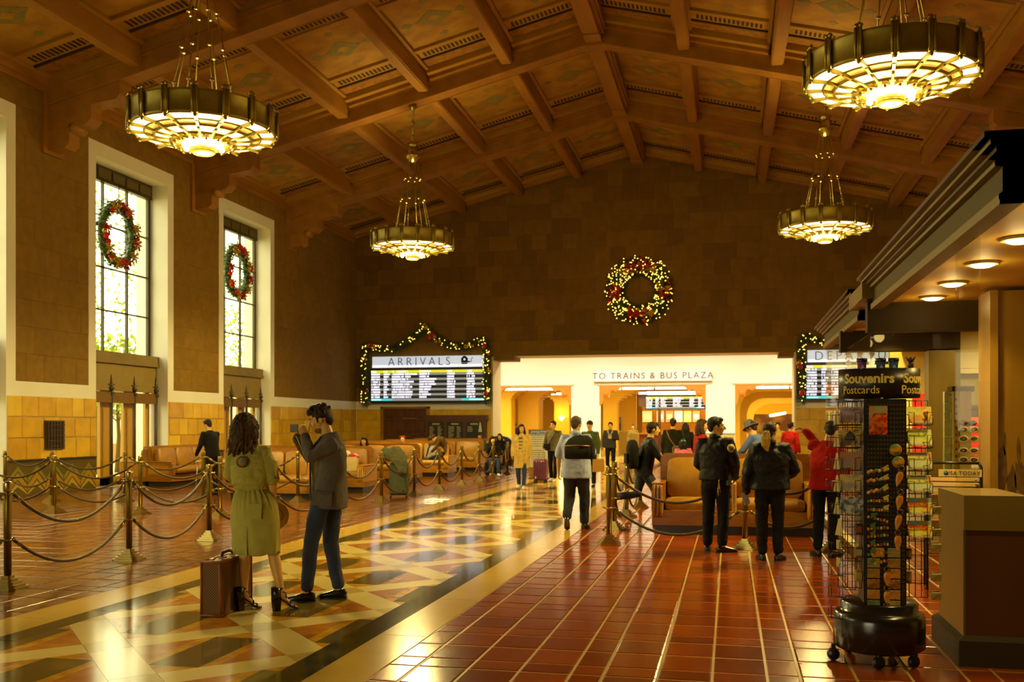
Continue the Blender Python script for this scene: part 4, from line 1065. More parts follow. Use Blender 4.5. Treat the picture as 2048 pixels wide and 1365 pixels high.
# shop interior
sh_w = M('shop_cream', (.72,.62,.38), .6); m = MB()
m.b2((6.5,5.9,0),(6.7,18.5,3.1)); m.b2((2.72,18.3,0),(6.7,18.5,3.1)); wsh = struct('wall_shop', m, sh_w)
m = MB(); m.b2((2.9,11.5,2.86),(6.6,18.4,3.0)); struct('ceiling_shop', m, sh_w)
m = MB(); m.b2((2.96,14.2,2.35),(6.5,14.3,2.86)); m.b2((2.96,14.15,2.28),(6.5,14.3,2.34)); struct('trim_4', m, sh_w)
MB().b2((2.97,14.10,1.80),(6.5,14.16,1.86)).build('shelf_rail', brass, t); MB().b2((2.97,14.3,1.86),(6.5,14.34,2.28)).build('olive_panel', M('olive_panel',(.28,.24,.08),.4), t); MB().b2((2.97,14.12,1.70),(6.5,14.3,1.80)).build('shelf_edge', kd, t)
for x,y in ((3.6,13.0),(5.0,13.0),(3.8,16.4),(5.3,16.4)):
    e = thing('shop_light','flat lit ceiling panel inside the shop at %s %s' % ('left' if x<4.5 else 'right','front' if y<14 else 'back'),'ceiling light',(x,y,2.86))
    MB().b2((-.5,-.12,-.03),(.5,.12,0)).build('housing', sh_w, e); MB().b2((-.48,-.10,-.04),(.48,.10,-.031)).build('diffuser', tube_l, e); lamp('shop_lamp','AREA',(0,0,-.06),42,(1,.78,.42),(.9,.2),(0,0,0),e)
# red poster
t = thing('shop_poster','red and orange shop poster behind the sunglasses stand','poster',(4.0,17.2,1.55))
MB().b2((-1.1,0,-.45),(1.2,.05,.55)).build('board', M('poster_red',(.75,.04,.02),.4,emit=(.8,.05,.02),es=.25), t); MB().b2((.1,-.012,-.45),(1.2,0,.12)).build('lower_panel', M('poster_orange',(.85,.22,.03),.4,emit=(.9,.2,.02),es=.25), t)  # both prints glow faintly; brightness is put into the material
q = MB()
for k in range(5): q.lathe([(.03,.012),(.05,.02),(.0,.024)],8,(.25+k*.2,0,-.28),mat=MX.Rotation(R(90),3,'X')); q.b2((.22+k*.2,-.02,-.27),(.28+k*.2,-.012,-.15))
stuff(q.build('printed_bottles', M('poster_yellow',(.9,.6,.1),.4), t)); MB().b2((.25,-.02,.02),(.85,-.012,.06)).build('printed_line', white, t); MB().b2((-.4,-.01,.22),(.1,0,.27)).build('printed_line', white, t)
t = thing('display_cabinet','white lit cabinet below the red poster in the shop','cabinet',(3.9,16.8,0)); MB().b2((-1.1,0,0),(1.3,.35,1.06)).build('body', M('cabinet_white',(.75,.75,.72),.4), t)
for k in range(3): MB().b2((-1.1,-.02,.3+k*.3),(1.3,0,.33+k*.3)).build('shelf_edge', pale, t)
# sunglasses stand
SGP = G(1926,11.9)
t = thing('sunglasses_stand','tall cream sunglasses stand seen through the shop glass','stand',(SGP.x,SGP.y,0)); t.scale = (.62,1,1)
MB().b2((-.06,0,.25),(.15,.25,2.0)).build('column', M('stand_cream',(.72,.66,.45),.45), t); MB().b2((-.17,.0,.25),(-.075,.2,2.0)).build('peg_strip', M('stand_olive',(.42,.36,.16),.4), t); MB().b2((-.30,.1,.25),(-.2,.2,2.0)).build('mirror_strip', M('stand_green',(.42,.45,.30),.2), t); MB().lathe([(.3,0),(.3,.05),(.06,.08),(.05,.3)],16,(0,.12,0)).build('base', black, t); MB().b2((-.2,-.02,2.0),(.2,.27,2.06)).build('top_cap', kd, t)
q = MB()
for k in range(14): q.ball((-.125,-.005,.8+k*.085),.018,6,4)
stuff(q.build('peg_holes', slot, t)); q = MB()
for k in range(12): q.tube([(-.31,.12,.85+k*.1),(-.2,.0,.86+k*.1)],.006,5)
stuff(q.build('pegs', brass, t))
for k,z in enumerate((1.54,1.43,1.29,1.18)):
    g = thing('sunglasses','cream framed sunglasses on the stand, %s from the top' % ORD[k],'sunglasses',(SGP.x+.06,SGP.y-.04,z),R(-20),'sunglasses on the stand')
    for s in (-1,1):
        a = MB(); a.tube([(s*.06+.045*cos(th),-.02+.01*cos(th)*s*-1,.03*sin(th)) for th in [2*pi*i/14 for i in range(14)]],.011,6,closed=True); a.build('rim', M('glasses_cream',(.80,.72,.48),.3), g); MB().ball((s*.06,-.02,0),(.04,.006,.026),10,6).build('lens', M('lens_brown',(.12,.06,.02),.1), g)
        MB().tube([(s*.10,-.01,.01),(s*.115,.04,.008),(s*.11,.1,-.015)],.007,6).build('temple', MATS['glasses_cream'], g)
g = thing('sunglasses','brown tinted sunglasses at the top of the stand','sunglasses',(SGP.x+.05,SGP.y-.04,1.62),R(-20),'sunglasses on the stand')
for s in (-1,1): MB().ball((s*.05,-.02,0),(.048,.01,.036),10,6).build('lens', M('lens_brown',(.12,.06,.02),.1), g); MB().tube([(s*.09,-.01,.01),(s*.1,.1,-.01)],.005,6).build('temple', brass, g)
MB().tube([(-.05,-.02,.01),(.05,-.02,.01)],.006,6).build('bridge', brass, g)
# newspaper rack
NP = G(1908,9.6)
t = thing('newspaper_rack','black wire newspaper rack with a pale title strip','newspaper rack',(NP.x,NP.y,0),R(-6))
q = MB()
for s in (-1,1): q.tube([(s*.24,0,0),(s*.24,0,1.19),(s*.22,0,1.23)],.014,6); q.tube([(s*.24,.3,0),(s*.24,.3,1.0)],.012,6)
q.tube([(-.22,0,1.23),(.22,0,1.23)],.014,6)
q.build('frame', black, t); q = MB()
for z in (.35,.6,.85): 
    for k in range(6): q.tube([(-.24,.0+k*.055,z+.04*k),(.24,.0+k*.055,z+.04*k)],.005,5)
for z in (1.0,1.05,1.10): q.tube([(-.24,0,z),(.24,0,z)],.006,5)
stuff(q.build('wire_shelves', iron, t))
MB().b2((-.14,-.03,1.10),(.24,-.015,1.17)).build('title_strip', M('strip_cream',(.85,.72,.42),.5), t); MB().lathe([(0,.03),(.022,.034)],12,(-.075,0,1.135),mat=MX.Rotation(R(90),3,'X')).build('round_mark', M('mark_blue',(.05,.28,.42),.4), t)
text('USA TODAY', .055, M('strip_ink',(.12,.08,.03),.5), t, (.075,-.034,1.133), FACE, 'title_lettering', .001, 1.0)
for z in (.38,.63,.88): MB().box((0,.13,z+.10),(.40,.26,.05),MX.Rotation(R(38),3,'X')).build('newspaper', M('newsprint',(.34,.22,.10),.7), t)
# pedestal in front
t = thing('shop_pedestal','dark wood pedestal with bronze cap and base in front of the shop pillar','pedestal',(1.53,7.11,0))
MB().b2((0,0,.12),(.38,.82,.95)).build('body', kw, t); MB().b2((-.012,-.012,.90),(.385,.83,1.13)).build('cap', kb, t); MB().b2((-.012,.01,.12),(0,.80,.90)).build('side_panel', kb, t)
q = MB(); q.prism([(-.05,-.05),(.43,-.05),(.43,.87),(-.05,.87)],0,.17); q.add([(-.05,-.05,.17),(.43,-.05,.17),(.43,.87,.17),(-.05,.87,.17),(0,0,.20),(.38,0,.20),(.38,.82,.20),(0,.82,.20)],[(0,1,5,4),(1,2,6,5),(2,3,7,6),(3,0,4,7),(4,5,6,7)]); q.build('base_plinth', kd, t)
t = thing('shop_wall_panel','dark vertical wood panel at the right edge of the shop','panel',(2.12,7.3,0)); MB().b2((0,0,0),(1.5,.2,2.85)).build('panel', kw, t); MB().b2((-.02,-.02,0),(.04,.0,2.85)).build('edge_strip', kb, t)
t['label'] = 'dark vertical wood panel behind the pedestal at the right edge'

# ---------------------------------------------------------------- souvenir rack
rng.seed(17)
RP = V((.985,7.12,0))
rack = thing('souvenir_rack','black revolving souvenir and postcard rack on castors','rack',RP,0)
MB().lathe([(.0,.09),(.27,.09),(.295,.11),(.295,.30),(.285,.335),(.26,.345),(.25,.35),(.25,.40),(.235,.415),(.0,.42)],40).build('base_drum', M('black_gloss',(.012,.010,.008),.22,spec=.6), rack)
for a in (200,262,318,60,130):
    c = MB(); c.lathe([(.0,-.02),(.036,-.018),(.042,-.01),(.042,.01),(.036,.018),(.0,.02)],16,mat=MX.Rotation(R(90),3,'X')); x,y = .26*cos(R(a)),.26*sin(R(a))
    if a == 200: x,y = -.30,-.05
    c.b2((-.012,-.024,.0),(.012,.024,.075)); c.build('castor', black, rack, loc=(x,y,.043), rz=rr(-.6,.6))
# crown sign: curved band
q = MB(); r0 = .30; rs = []
A0, A1 = R(165), R(375)
outer = [(r0*cos(A0+(A1-A0)*k/40), .75*r0*sin(A0+(A1-A0)*k/40)) for k in range(41)]
ell = lambda a, r: (r*cos(a), .72*r*sin(a))
for z0,z1 in ((1.78,1.975),):
    q.rings([[V((*ell(2*pi*k/48,.262),z0)) for k in range(48)],[V((*ell(2*pi*k/48,.262),z1)) for k in range(48)],[V((*ell(2*pi*k/48,.25),z1)) for k in range(48)],[V((*ell(2*pi*k/48,.25),z0)) for k in range(48)]],cap=False,closed=True)
q.build('crown_band', M('crown_black',(.018,.015,.010),.35), rack)
gold_i = M('gold_print', (.85,.68,.34), .6)
def curved(word, size, a_mid, z, sx=1.0, off=0.0):
    o = text(word, size, gold_i, rack, (0,0,z), (0,0,0), 'crown_lettering', .0015, 1.0, off=off, sx=1)
    def fn(c):
        a = R(a_mid)+c.x*sx/.24; e = ell(a, .264+c.z); return V((e[0],e[1],c.y))
    bend_mesh(o.data, fn)
curved('Souvenirs', .088, 248, 1.905, .92, .003); curved('Postcards', .075, 236, 1.83, .85); curved('Souvenirs', .088, 338, 1.905, .92, .003); curved('Postcards', .08, 330, 1.83, .9)
# central pegboard faces and wire wings
q = MB(); q.b2((-.11,-.20,.42),(.135,-.185,1.77)); q.b2((-.12,-.19,.42),(-.11,.1,1.77)); q.b2((.135,-.19,.42),(.145,.1,1.77)); q.build('pegboard', M('pegboard_black',(.014,.012,.009),.4), rack)
q = MB()
for i in range(12):
    for j in range(44): q.b2((-.098+i*.02,-.202,.48+j*.029),(-.088+i*.02,-.2005,.488+j*.029))
stuff(q.build('peg_holes', M('hole_brown',(.10,.065,.025),.6), rack))
MB().lathe([(.03,.4),(.03,1.8)],10).build('spindle', iron, rack)
def wing(name, x0, x1, y, z0, z1, nx, nz, ang=0):
    q = MB()
    for i in range(nx+1): x = x0+(x1-x0)*i/nx; q.tube([(x,y,z0),(x,y,z1)],.0032,5)
    for j in range(nz+1): z = z0+(z1-z0)*j/nz; q.tube([(x0,y,z),(x1,y,z)],.0028,5)
    o = q.build(name, black, rack); stuff(o); return o
wing('wire_wing', -.27, -.12, -.07, .50, 1.76, 5, 14); wing('wire_wing', .145, .30, -.06, .45, 1.76, 4, 14); wing('wire_wing', -.2, .2, .16, .45, 1.76, 6, 12)
# pockets and postcards
def card_mat(i):
    pal = [((.36,.24,.25),(.20,.12,.10)),((.42,.30,.12),(.08,.05,.02)),((.35,.14,.06),(.20,.16,.12)),((.50,.36,.14),(.20,.18,.14)),((.025,.03,.03),(.35,.33,.28)),((.30,.22,.10),(.15,.1,.05)),
           ((.85,.70,.25),(.75,.35,.08)),((.45,.50,.14),(.85,.75,.35)),((.80,.62,.25),(.55,.60,.40)),((.80,.62,.25),(.55,.60,.40)),((.70,.10,.03),(.85,.65,.2)),((.70,.10,.03),(.85,.65,.2))]
    a,b = pal[i]; a = tuple(min(x*1.35,.9) for x in a); b = tuple(min(x*1.35,.9) for x in b); return M('card_print_%d'%i, a, .35, col2=b, scale=14 if i!=4 else 30, lo=.42, hi=.58, det=3, ob=True)
card_b = M('card_back', (.42,.34,.17), .6)
def pocket(x, y, z, w_, rz):
    q = MB(); f = -.05
    for s in (-1,1): q.tube([(s*w_/2,.02,z+.02),(s*w_/2,f,z+.02),(s*w_/2,f,z-.045),(s*w_/2,.0,z-.05)],.0026,5); q.tube([(s*w_*.28,f,z-.045),(s*w_*.28,f,z+.035),(s*w_*.5,f,z+.035)],.0026,5)
    q.tube([(-w_/2,f,z-.045),(w_/2,f,z-.045)],.0026,5); q.tube([(-w_/2,.0,z-.05),(w_/2,.0,z-.05)],.0026,5)
    o = q.build('wire_pocket', black, rack, loc=(x,y,0), rz=rz); return o
def card(label, x, y, z, w_, h, k, rz, tilt, extra=None):
    t = thing('postcard', label, 'postcard', (RP.x+x,RP.y+y,z), rz, 'postcards on the rack')
    t.rotation_euler = (R(-tilt),0,rz)
    MB().b2((-w_/2,0,-h/2),(w_/2,.006,h/2)).build('card', card_mat(k), t)
    MB().b2((-w_/2,-.0012,-h/2),(w_/2,0,-h/2+h*.12)).build('card_foot', pale, t) if k > 5 else None
    return t
left = [('purple dusk city postcard',0),('brown postcard of a domed building',1),('orange postcard of city towers',2),('pale striped city postcard',3),('dark postcard of night city lights',4)]
for i,(lb,k) in enumerate(left):
    z = 1.665-i*.150; pocket(-.205,-.13,z-.02,.155,R(-14))
    c = card('%s in the left column of the souvenir rack' % lb, -.195,-.16,z,.150,.105,k,R(-14),10)
    if i == 0: text('Los Angeles',.024,M('card_ink',(.12,.07,.10),.5),c,(.0,-.002,.035),FACE,'card_lettering',.0005)
    if i == 1: q = MB(); q.lathe([(.03,0),(.032,.02),(.022,.045),(.004,.06)],10,(-.01,-.0,-.02)); bend_mesh(q.build('printed_dome', M('dome_brown',(.06,.035,.015),.5), c).data, lambda v: V((v.x,-.002+v.y*.03,v.z)))
    # folded card edge-on at the far left
    b = thing('postcard','tan folded postcard seen edge-on, %s from the top at the rack left side' % ORD[i],'postcard',(RP.x-.285,RP.y-.10,z-.01),R(-70),'edge-on postcards')
    MB().prism([(-.045,-.055),(.05,-.055),(.022,.055),(.0,.055)],0,.004,fn=fy).build('card', card_b, b)
    pocket(-.285,-.09,z-.02,.09,R(-70))
for i in range(3):
    b = thing('postcard','tan folded postcard seen edge-on low on the rack, %s from the top' % ORD[i],'postcard',(RP.x-.27,RP.y-.08,.91-.12*i-.0),R(-70),'edge-on postcards')
    if i < 1: MB().prism([(-.05,-.06),(.04,-.055),(.05,.055),(.0,.055)],0,.004,fn=fy).build('card', card_b, b)
    else: MB().prism([(-.03,-.03),(.03,-.03),(.03,.03),(-.03,.03)],0,.004,fn=fy).build('card', card_b, b)
for j in range(4): pocket(-.27,-.10,.78-.16*j*.9,.10,R(-30))
right = [('yellow sunny postcard',6),('green meadow postcard',7),('pale beach postcard',8),('second pale beach postcard',9),('red and yellow postcard',10),('lower red and yellow postcard',11)]
for i,(lb,k) in enumerate(right):
    z = 1.665-i*.150; pocket(.225,-.15,z-.02,.15,R(8))
    c = card('%s in the right column of the souvenir rack' % lb, .232,-.17,z,.152,.112,k,R(8),18)
    if k in (10,11): MB().b2((-.076,-.0016,.028),(.076,-.0004,.056)).build('printed_sky', M('card_teal',(.22,.42,.30),.5), c); MB().b2((-.0,-.002,.03),(.06,-.001,.05)).build('printed_title', M('card_gold',(.55,.40,.06),.5), c)
    if k in (8,9): MB().b2((-.06,-.002,.042),(.04,-.001,.049)).build('printed_title', M('card_grey',(.2,.17,.12),.5), c); MB().b2((.058,-.002,.0),(.070,-.001,.05)).build('printed_stripe', M('card_redink',(.6,.08,.03),.5), c)
    if k == 6: MB().tube([(.03,-.002,-.04),(.04,-.004,-.01),(.03,-.004,.015),(.05,-.003,.02)],.008,6).build('printed_figure', M('card_brownink',(.45,.12,.03),.5), c)
# shelves of small goods seen between the wings
for j in range(7):
    for s,x in ((-1,-.145),(1,.17)):
        z = 1.52-j*.155
        g = thing('souvenir_box','small %s souvenir box on the rack, %s from the top on the %s' % (('brown','tan','green','grey','dark')[j%5],ORD[j],'left' if s<0 else 'right'),'souvenir',(RP.x+x,RP.y-.10,z),R(-8*s),'small boxed souvenirs')
        MB().box((0,0,0),(.045,.05,.075),ch=.004).build('box', M('souv_%d'%(j%5),((.28,.13,.04),(.42,.30,.12),(.14,.17,.05),(.30,.28,.20),(.06,.04,.02))[j%5],.4), g); MB().b2((-.018,-.027,-.02),(.018,-.025,.02)).build('box_label', M('souv_l%d'%(j%3),((.6,.45,.15),(.4,.12,.04),(.5,.5,.35))[j%3],.5), g)
# hanging bag, buttons, keyrings, openers, magnets on the peg face
YF = -.212
t = thing('hanging_bag','clear bag of orange and red sweets hanging at the top of the pegboard','bag',(RP.x-.035,RP.y+YF-.012,1.63))
q = MB(); q.rings([[V((s_*sx*.5*(1 if abs(z_)<.07 else .96),s_y,z_)) for sx,s_y in ((-.115,0),(-.05,-.02*f),(.05,-.02*f),(.115,0),(.05,.012*f),(-.05,.012*f))] for z_,f,s_ in ((-.095,.3,1),(-.05,1,1),(.0,1,1),(.045,.4,1),(.09,.15,1))],sm=False); q.build('pouch', M('bag_sweets',(.62,.20,.03),.25,col2=(.45,.05,.02),scale=34,ob=True,lo=.45,hi=.55), t); MB().b2((-.056,-.012,.045),(.056,-.004,.093)).build('header_card', M('bag_header',(.35,.38,.25),.4,col2=(.5,.3,.08),scale=20,ob=True), t)
for k,(x,z) in enumerate(((.075,1.435),(.09,1.355))):
    g = thing('round_badge','round green and orange badge on the pegboard, %s' % ('upper','lower')[k],'badge',(RP.x+x,RP.y+YF,z),0,'round badges'); MB().lathe([(.038,0),(.040,.004),(.036,.010),(0,.011)],24,mat=MX.Rotation(R(90),3,'X')).build('disc', M('badge_print',(.16,.22,.10),.3,col2=(.60,.25,.03),scale=30,ob=True,lo=.48,hi=.54), g); MB().b2((-.026,-.014,-.010),(.026,-.011,.008)).build('printed_word', M('badge_word',(.65,.35,.05),.4), g)
beadm = [M('charm_%d'%i,c,.3) for i,c in enumerate([(.60,.30,.06),(.45,.12,.04),(.62,.50,.16),(.10,.25,.12),(.35,.08,.04),(.55,.42,.2)])]
for k,(z,tl) in enumerate(((1.295,8),(1.235,8),(1.165,12),(1.105,2),(1.045,-2),(.985,-14),(.925,5),(.875,6),(.815,6),(.76,8),(.70,12))):
    small = k in (3,4); g = thing('keyring','%s letter keyring hanging on the pegboard, %s from the top' % ('narrow' if small else 'colourful' if k<3 else 'film style',ORD[k]),'keyring',(RP.x-.035,RP.y+YF,z),0,'letter keyrings'); g.rotation_euler = (0,R(-tl),0)
    if k >= 5: MB().b2((-.066,-.006,-.022),(.066,0,.010)).build('film_strip', M('film_black',(.02,.015,.01),.3), g)
    n = 8 if k < 5 else 7
    for i in range(n):
        x = -.06+i*.12/(n-1); q = MB(); 
        if k < 3: q.lathe([(.010,0),(.013,.004),(.010,.009)],8,(x,0,.006*(i%2)),mat=MX.Rotation(R(90),3,'X'))
        else: q.b2((x-.007,-.009,-.015+.003*(i%2)),(x+.006,-.002,.002+.002*(i%3)))
        q.build('letter_charm', beadm[(i*5+k)%6], g)
    q = MB(); q.box((-.03 if k>=5 else .05,-.008,.022),(.04,.006,.010),MX.Rotation(R(-22),3,'Y')); q.box((-.03 if k>=5 else .05,-.007,.008),(.03,.006,.018)); q.build('clapper', M('clapper_green',(.10,.17,.07),.4) if k>=5 else beadm[2], g)
for k,(x,z,tl) in enumerate(((.098,1.235,14),(.098,1.07,8),(.092,.945,12),(.088,.80,0),(.022,.54+.03,0),(.022,.425+.02,0),(.018,.325,0))):
    zz = (1.26,1.105,.975,.84,.600,.475,.36)[k]
    g = thing('bottle_opener','orange surfboard bottle opener on the pegboard, %s from the top' % ORD[k],'bottle opener',(RP.x+x,RP.y+YF,zz),0,'surfboard bottle openers'); g.rotation_euler = (0,R(tl),0)
    L = .085 if k < 4 else .075; q = MB(); rs=[]
    for i in range(9): u = i/8; wd = .021*sin(pi*(.12+.88*u)**.8)+.002; rs.append([V((wd*cos(th),-.006+.005*sin(th),.035-u*(L+.02))) for th in [2*pi*j/10 for j in range(10)]])
    q.rings(rs); q.build('board', M('opener_orange',(.66,.36,.10),.3,col2=(.58,.22,.06),scale=22,ob=True), g)
    q = MB(); q.tube([(.017*cos(th),-.006,.052+.017*sin(th)) for th in [2*pi*i/12 for i in range(12)]],.006,6,closed=True); q.build('opener_ring', M('opener_metal',(.16,.11,.06),.35,.8), g)
pal = [((.36,.20,.05),(.62,.30,.08)),((.20,.19,.14),(.34,.27,.10)),((.22,.16,.08),(.42,.22,.06)),((.48,.20,.05),(.18,.09,.03)),((.42,.18,.07),(.20,.10,.05)),((.55,.30,.10),(.45,.20,.08)),((.10,.14,.07),(.22,.26,.16)),((.45,.36,.12),(.28,.18,.06)),((.35,.13,.07),(.18,.08,.05))]
mg = []
cl = [(-.055,.815,0),(.052,.825,1),(-.072,.735,1),(.058,.74,2),(-.07,.66,2),(.075,.665,0),(-.07,.585,3),(.068,.60,4),(-.072,.505,5),(.07,.525,0),(-.07,.445,6),(.062,.455,7),(-.07,.385,6),(.07,.385,0),(-.06,.315,8),(.066,.315,8),(-.065,.25,5),(.07,.25,8)]
for i,(x,z,k) in enumerate(cl):
    zz = .845-(i//2)*.069-(.0 if i%2 else .0); xx = (-.062 if i%2==0 else .064)+(.0)
    if i == 0: xx = -.035
    g = thing('fridge_magnet','small picture magnet, %s pair from the top, %s, at the foot of the pegboard' % (ORD[i//2],'left' if i%2==0 else 'right'),'magnet',(RP.x+xx,RP.y+YF-.003,zz-.085),0,'picture magnets')
    MB().box((0,0,0),(.078,.01,.060),ch=.002).build('magnet_block', M('mag_%d'%k,pal[k][0],.35,col2=pal[k][1],scale=26,ob=True,lo=.44,hi=.56), g)
    if k == 1: text('HOLLYWOOD',.0115,M('mag_word',(.62,.50,.16),.5),g,(0,-.006,.004),FACE,'magnet_lettering',.0005)
for k,(x,rz,cm_) in enumerate(((-.10,0,(.25,.04,.30)),(-.005,0,(.06,.10,.25)),(.06,0,(.05,.16,.30)))):
    g = thing('shot_glass','dark %s souvenir shot glass on top of the rack sign' % ('purple','navy','blue')[k],'glass',(RP.x+x*1.25,RP.y-.13,1.95),0,'glasses on the rack sign'); MB().lathe([(.022,0),(.026,.01),(.031,.07),(.033,.075)],16).build('cup', M('shot_%d'%k,cm_,.15), g); MB().lathe([(.033,.068),(.035,.072),(.035,.092),(.0,.094)],16).build('lid', black, g); MB().prism([(-.016,.02),(.016,.02),(.0,.05)],-.034,-.031,fn=fy).build('printed_peak', M('shot_p%d'%k,(.45,.45,.5),.4), g)
g = thing('figurine','small dark figurine on the right end of the rack sign','figurine',(RP.x+.185,RP.y-.11,1.97),0); q = MB(); q.ball((0,0,.025),(.02,.02,.03)); q.ball((0,-.01,.06),(.016,.016,.02)); q.tube([(.01,0,.05),(.03,0,.085)],[.008,.003],6); q.tube([(-.01,0,.05),(-.03,-.01,.08)],[.008,.003],6); q.build('body', M('figurine_dark',(.06,.025,.015),.4), g)
# small packets hooked on the far right edge
for k,z in enumerate((1.15,1.0,.90,.70,.575)):
    g = thing('hooked_packet','tan packet hooked at the rack right edge, %s from the top' % ORD[k],'packet',(RP.x+.36,RP.y-.02,z-.12),R(10),'hooked packets'); MB().box((0,0,0),(.065,.02,.05),ch=.004).build('packet', M('packet_tan',(.40,.32,.14),.4,col2=(.2,.15,.06),scale=30,ob=True), g); MB().tube([(-.06,0,.03),(.02,0,.03)],.004,5).build('hook', brass, g)
# ---------------------------------------------------------------- people
skin_m = M('skin', (.74,.47,.27), .5, col2=(.68,.42,.23), scale=14, ob=True); skin2 = M('skin_light', (.68,.45,.28), .5, col2=(.63,.40,.24), scale=14, ob=True)
def cloth(name, c, rough=.85, v=.8): return M('cloth_'+name, c, rough, col2=tuple(x*v for x in c), scale=9, bump=.25, bscale=260, ob=True, spec=.22)
hair_k = {n: M('hair_'+n, c, .5, spec=.25, col2=tuple(x*.45 for x in c), scale=26, stretch=(1,1,.12), bump=.6, bscale=90, ob=True) for n,c in (('black',(.018,.013,.009)),('brown',(.060,.032,.014)),('dark',(.032,.019,.010)),('blond',(.62,.46,.14)),('grey',(.10,.08,.055)))}
TEX = {}
def folds(o, strength, scale=.1, mid=.5):
    if scale not in TEX:
        t = bpy.data.textures.new('folds_%g' % scale, 'CLOUDS'); t.noise_scale = scale; t.noise_depth = 2; TEX[scale] = t
    d = o.modifiers.new('folds','DISPLACE'); d.texture = TEX[scale]; d.strength = strength; d.mid_level = mid; d.texture_coords = 'LOCAL'
def remesh(o, v, smooth=2):
    r = o.modifiers.new('remesh','REMESH'); r.mode = 'VOXEL'; r.voxel_size = v; r.use_smooth_shade = True
    if smooth: s = o.modifiers.new('smooth','SMOOTH'); s.iterations = smooth; s.factor = .5
def smooth_path(P, n=5):
    P = [V(p) for p in P]; out = []
    for i in range(len(P)-1):
        a,b,c,d = P[max(i-1,0)],P[i],P[i+1],P[min(i+2,len(P)-1)]
        for k in range(n):
            t = k/n; out.append(.5*((2*b)+(c-a)*t+(2*a-5*b+4*c-d)*t*t+(3*b-a-3*c+d)*t**3))
    return out+[P[-1]]
def ring3(c, rx, ry, tz, right, n=20, e=1.0):
    f = tz.cross(right).normalized(); r = f.cross(tz).normalized()
    return [V(c)+r*(rx*math.copysign(abs(cos(2*pi*k/n))**e,cos(2*pi*k/n)))+f*(ry*math.copysign(abs(sin(2*pi*k/n))**e,sin(2*pi*k/n))) for k in range(n)]
def spine_loft(q, secs, right=V((1,0,0)), n=20, e=1.0):
    P = [V(s[0]) for s in secs]; rs = []
    for i,s in enumerate(secs):
        t = (P[min(i+1,len(P)-1)]-P[max(i-1,0)]).normalized()
        rt = s[3] if len(s) > 3 else right
        rs.append(ring3(s[0], s[1], s[2], t, V(rt), n, e))
    q.rings(rs); return q
def hand(q, wr, d, n, side, curl=(18,28,22), s=1.0, thumb=1.0, spread=1.0):
    d = V(d).normalized(); n = V(n); n = (n-d*n.dot(d)).normalized(); t = d.cross(n).normalized()*side
    wr = V(wr); mt = MX((t,n,d)).transposed()
    q.ball(wr+d*.048*s, (.037*s,.016*s,.054*s), 12, 8, mat=mt); q.cap_tube([wr-d*.03,wr+d*.02*s],[.026*s,.024*s],10)
    for i in range(4):
        b = wr+d*(.080-.004*abs(i-1))*s+t*(.027-.018*i)*spread*s; L = (.068,.078,.073,.056)[i]*s; a = 0; pts = [b-d*.02*s, b]
        for j,f in enumerate((.45,.32,.23)):
            a += R(curl[j]); b = b+(d*cos(a)+n*sin(a))*L*f; pts.append(b)
        q.cap_tube(pts, [.0095*s,.0092*s,.0085*s,.0078*s,.0066*s], 8)
    tb = wr+d*.025*s+t*.024*s; td = (d*.62+t*.62*thumb+n*.42).normalized(); td2 = (d*.85+t*.25*thumb+n*.45).normalized()
    q.cap_tube([tb, tb+td*.038*s, tb+td*.038*s+td2*.030*s], [.0125*s,.0105*s,.0082*s], 8)
J0 = dict(pel=(0,0,.95), waist=(0,.005,1.08), chest=(0,.0,1.29), neck=(0,-.01,1.47), head=(0,.025,1.622), shL=(-.18,-.01,1.415), shR=(.18,-.01,1.415),
          elL=(-.235,-.03,1.14), wrL=(-.245,.05,.90), elR=(.235,-.03,1.14), wrR=(.245,.05,.90),
          hipL=(-.09,0,.93), hipR=(.09,0,.93), knL=(-.10,.02,.51), knR=(.10,.02,.51), anL=(-.10,-.03,.09), anR=(.10,-.03,.09))
def head_frame(P, hy, hp): return MX.Translation(P['head']) @ MX.Rotation(R(hy),4,'Z') @ MX.Rotation(R(-hp),4,'X')
def add_head(q, HM):
    r3 = HM.to_3x3(); A = lambda c: HM @ V(c)
    q.ball(A((0,-.012,.028)), (.074,.094,.096), 18, 12, mat=r3); q.ball(A((0,.020,-.020)), (.060,.074,.092), 16, 12, mat=r3)
    q.ball(A((0,.048,-.084)), (.040,.040,.032), 12, 8, mat=r3); q.ball(A((0,.020,-.070)), (.052,.058,.045), 12, 8, mat=r3)
    q.cap_tube([A((0,.082,.026)),A((0,.108,-.010)),A((0,.118,-.026))],[.009,.013,.015],8); q.ball(A((0,.104,-.031)),(.020,.014,.011),8,6,mat=r3)
    q.ball(A((0,.076,.030)), (.048,.018,.010), 10, 6, mat=r3); q.ball(A((0,.086,-.053)), (.024,.012,.007), 10, 6, mat=r3); q.ball(A((0,.083,-.064)), (.021,.012,.007), 10, 6, mat=r3)
    for s in (-1,1): q.ball(A((s*.075,-.008,-.002)), (.010,.020,.031), 10, 8, mat=r3); q.ball(A((s*.035,.062,-.02)), (.024,.02,.024), 8, 6, mat=r3)
def leg_pts(P, s): return [V(P['hip'+s]),V(P['kn'+s]),V(P['an'+s])]
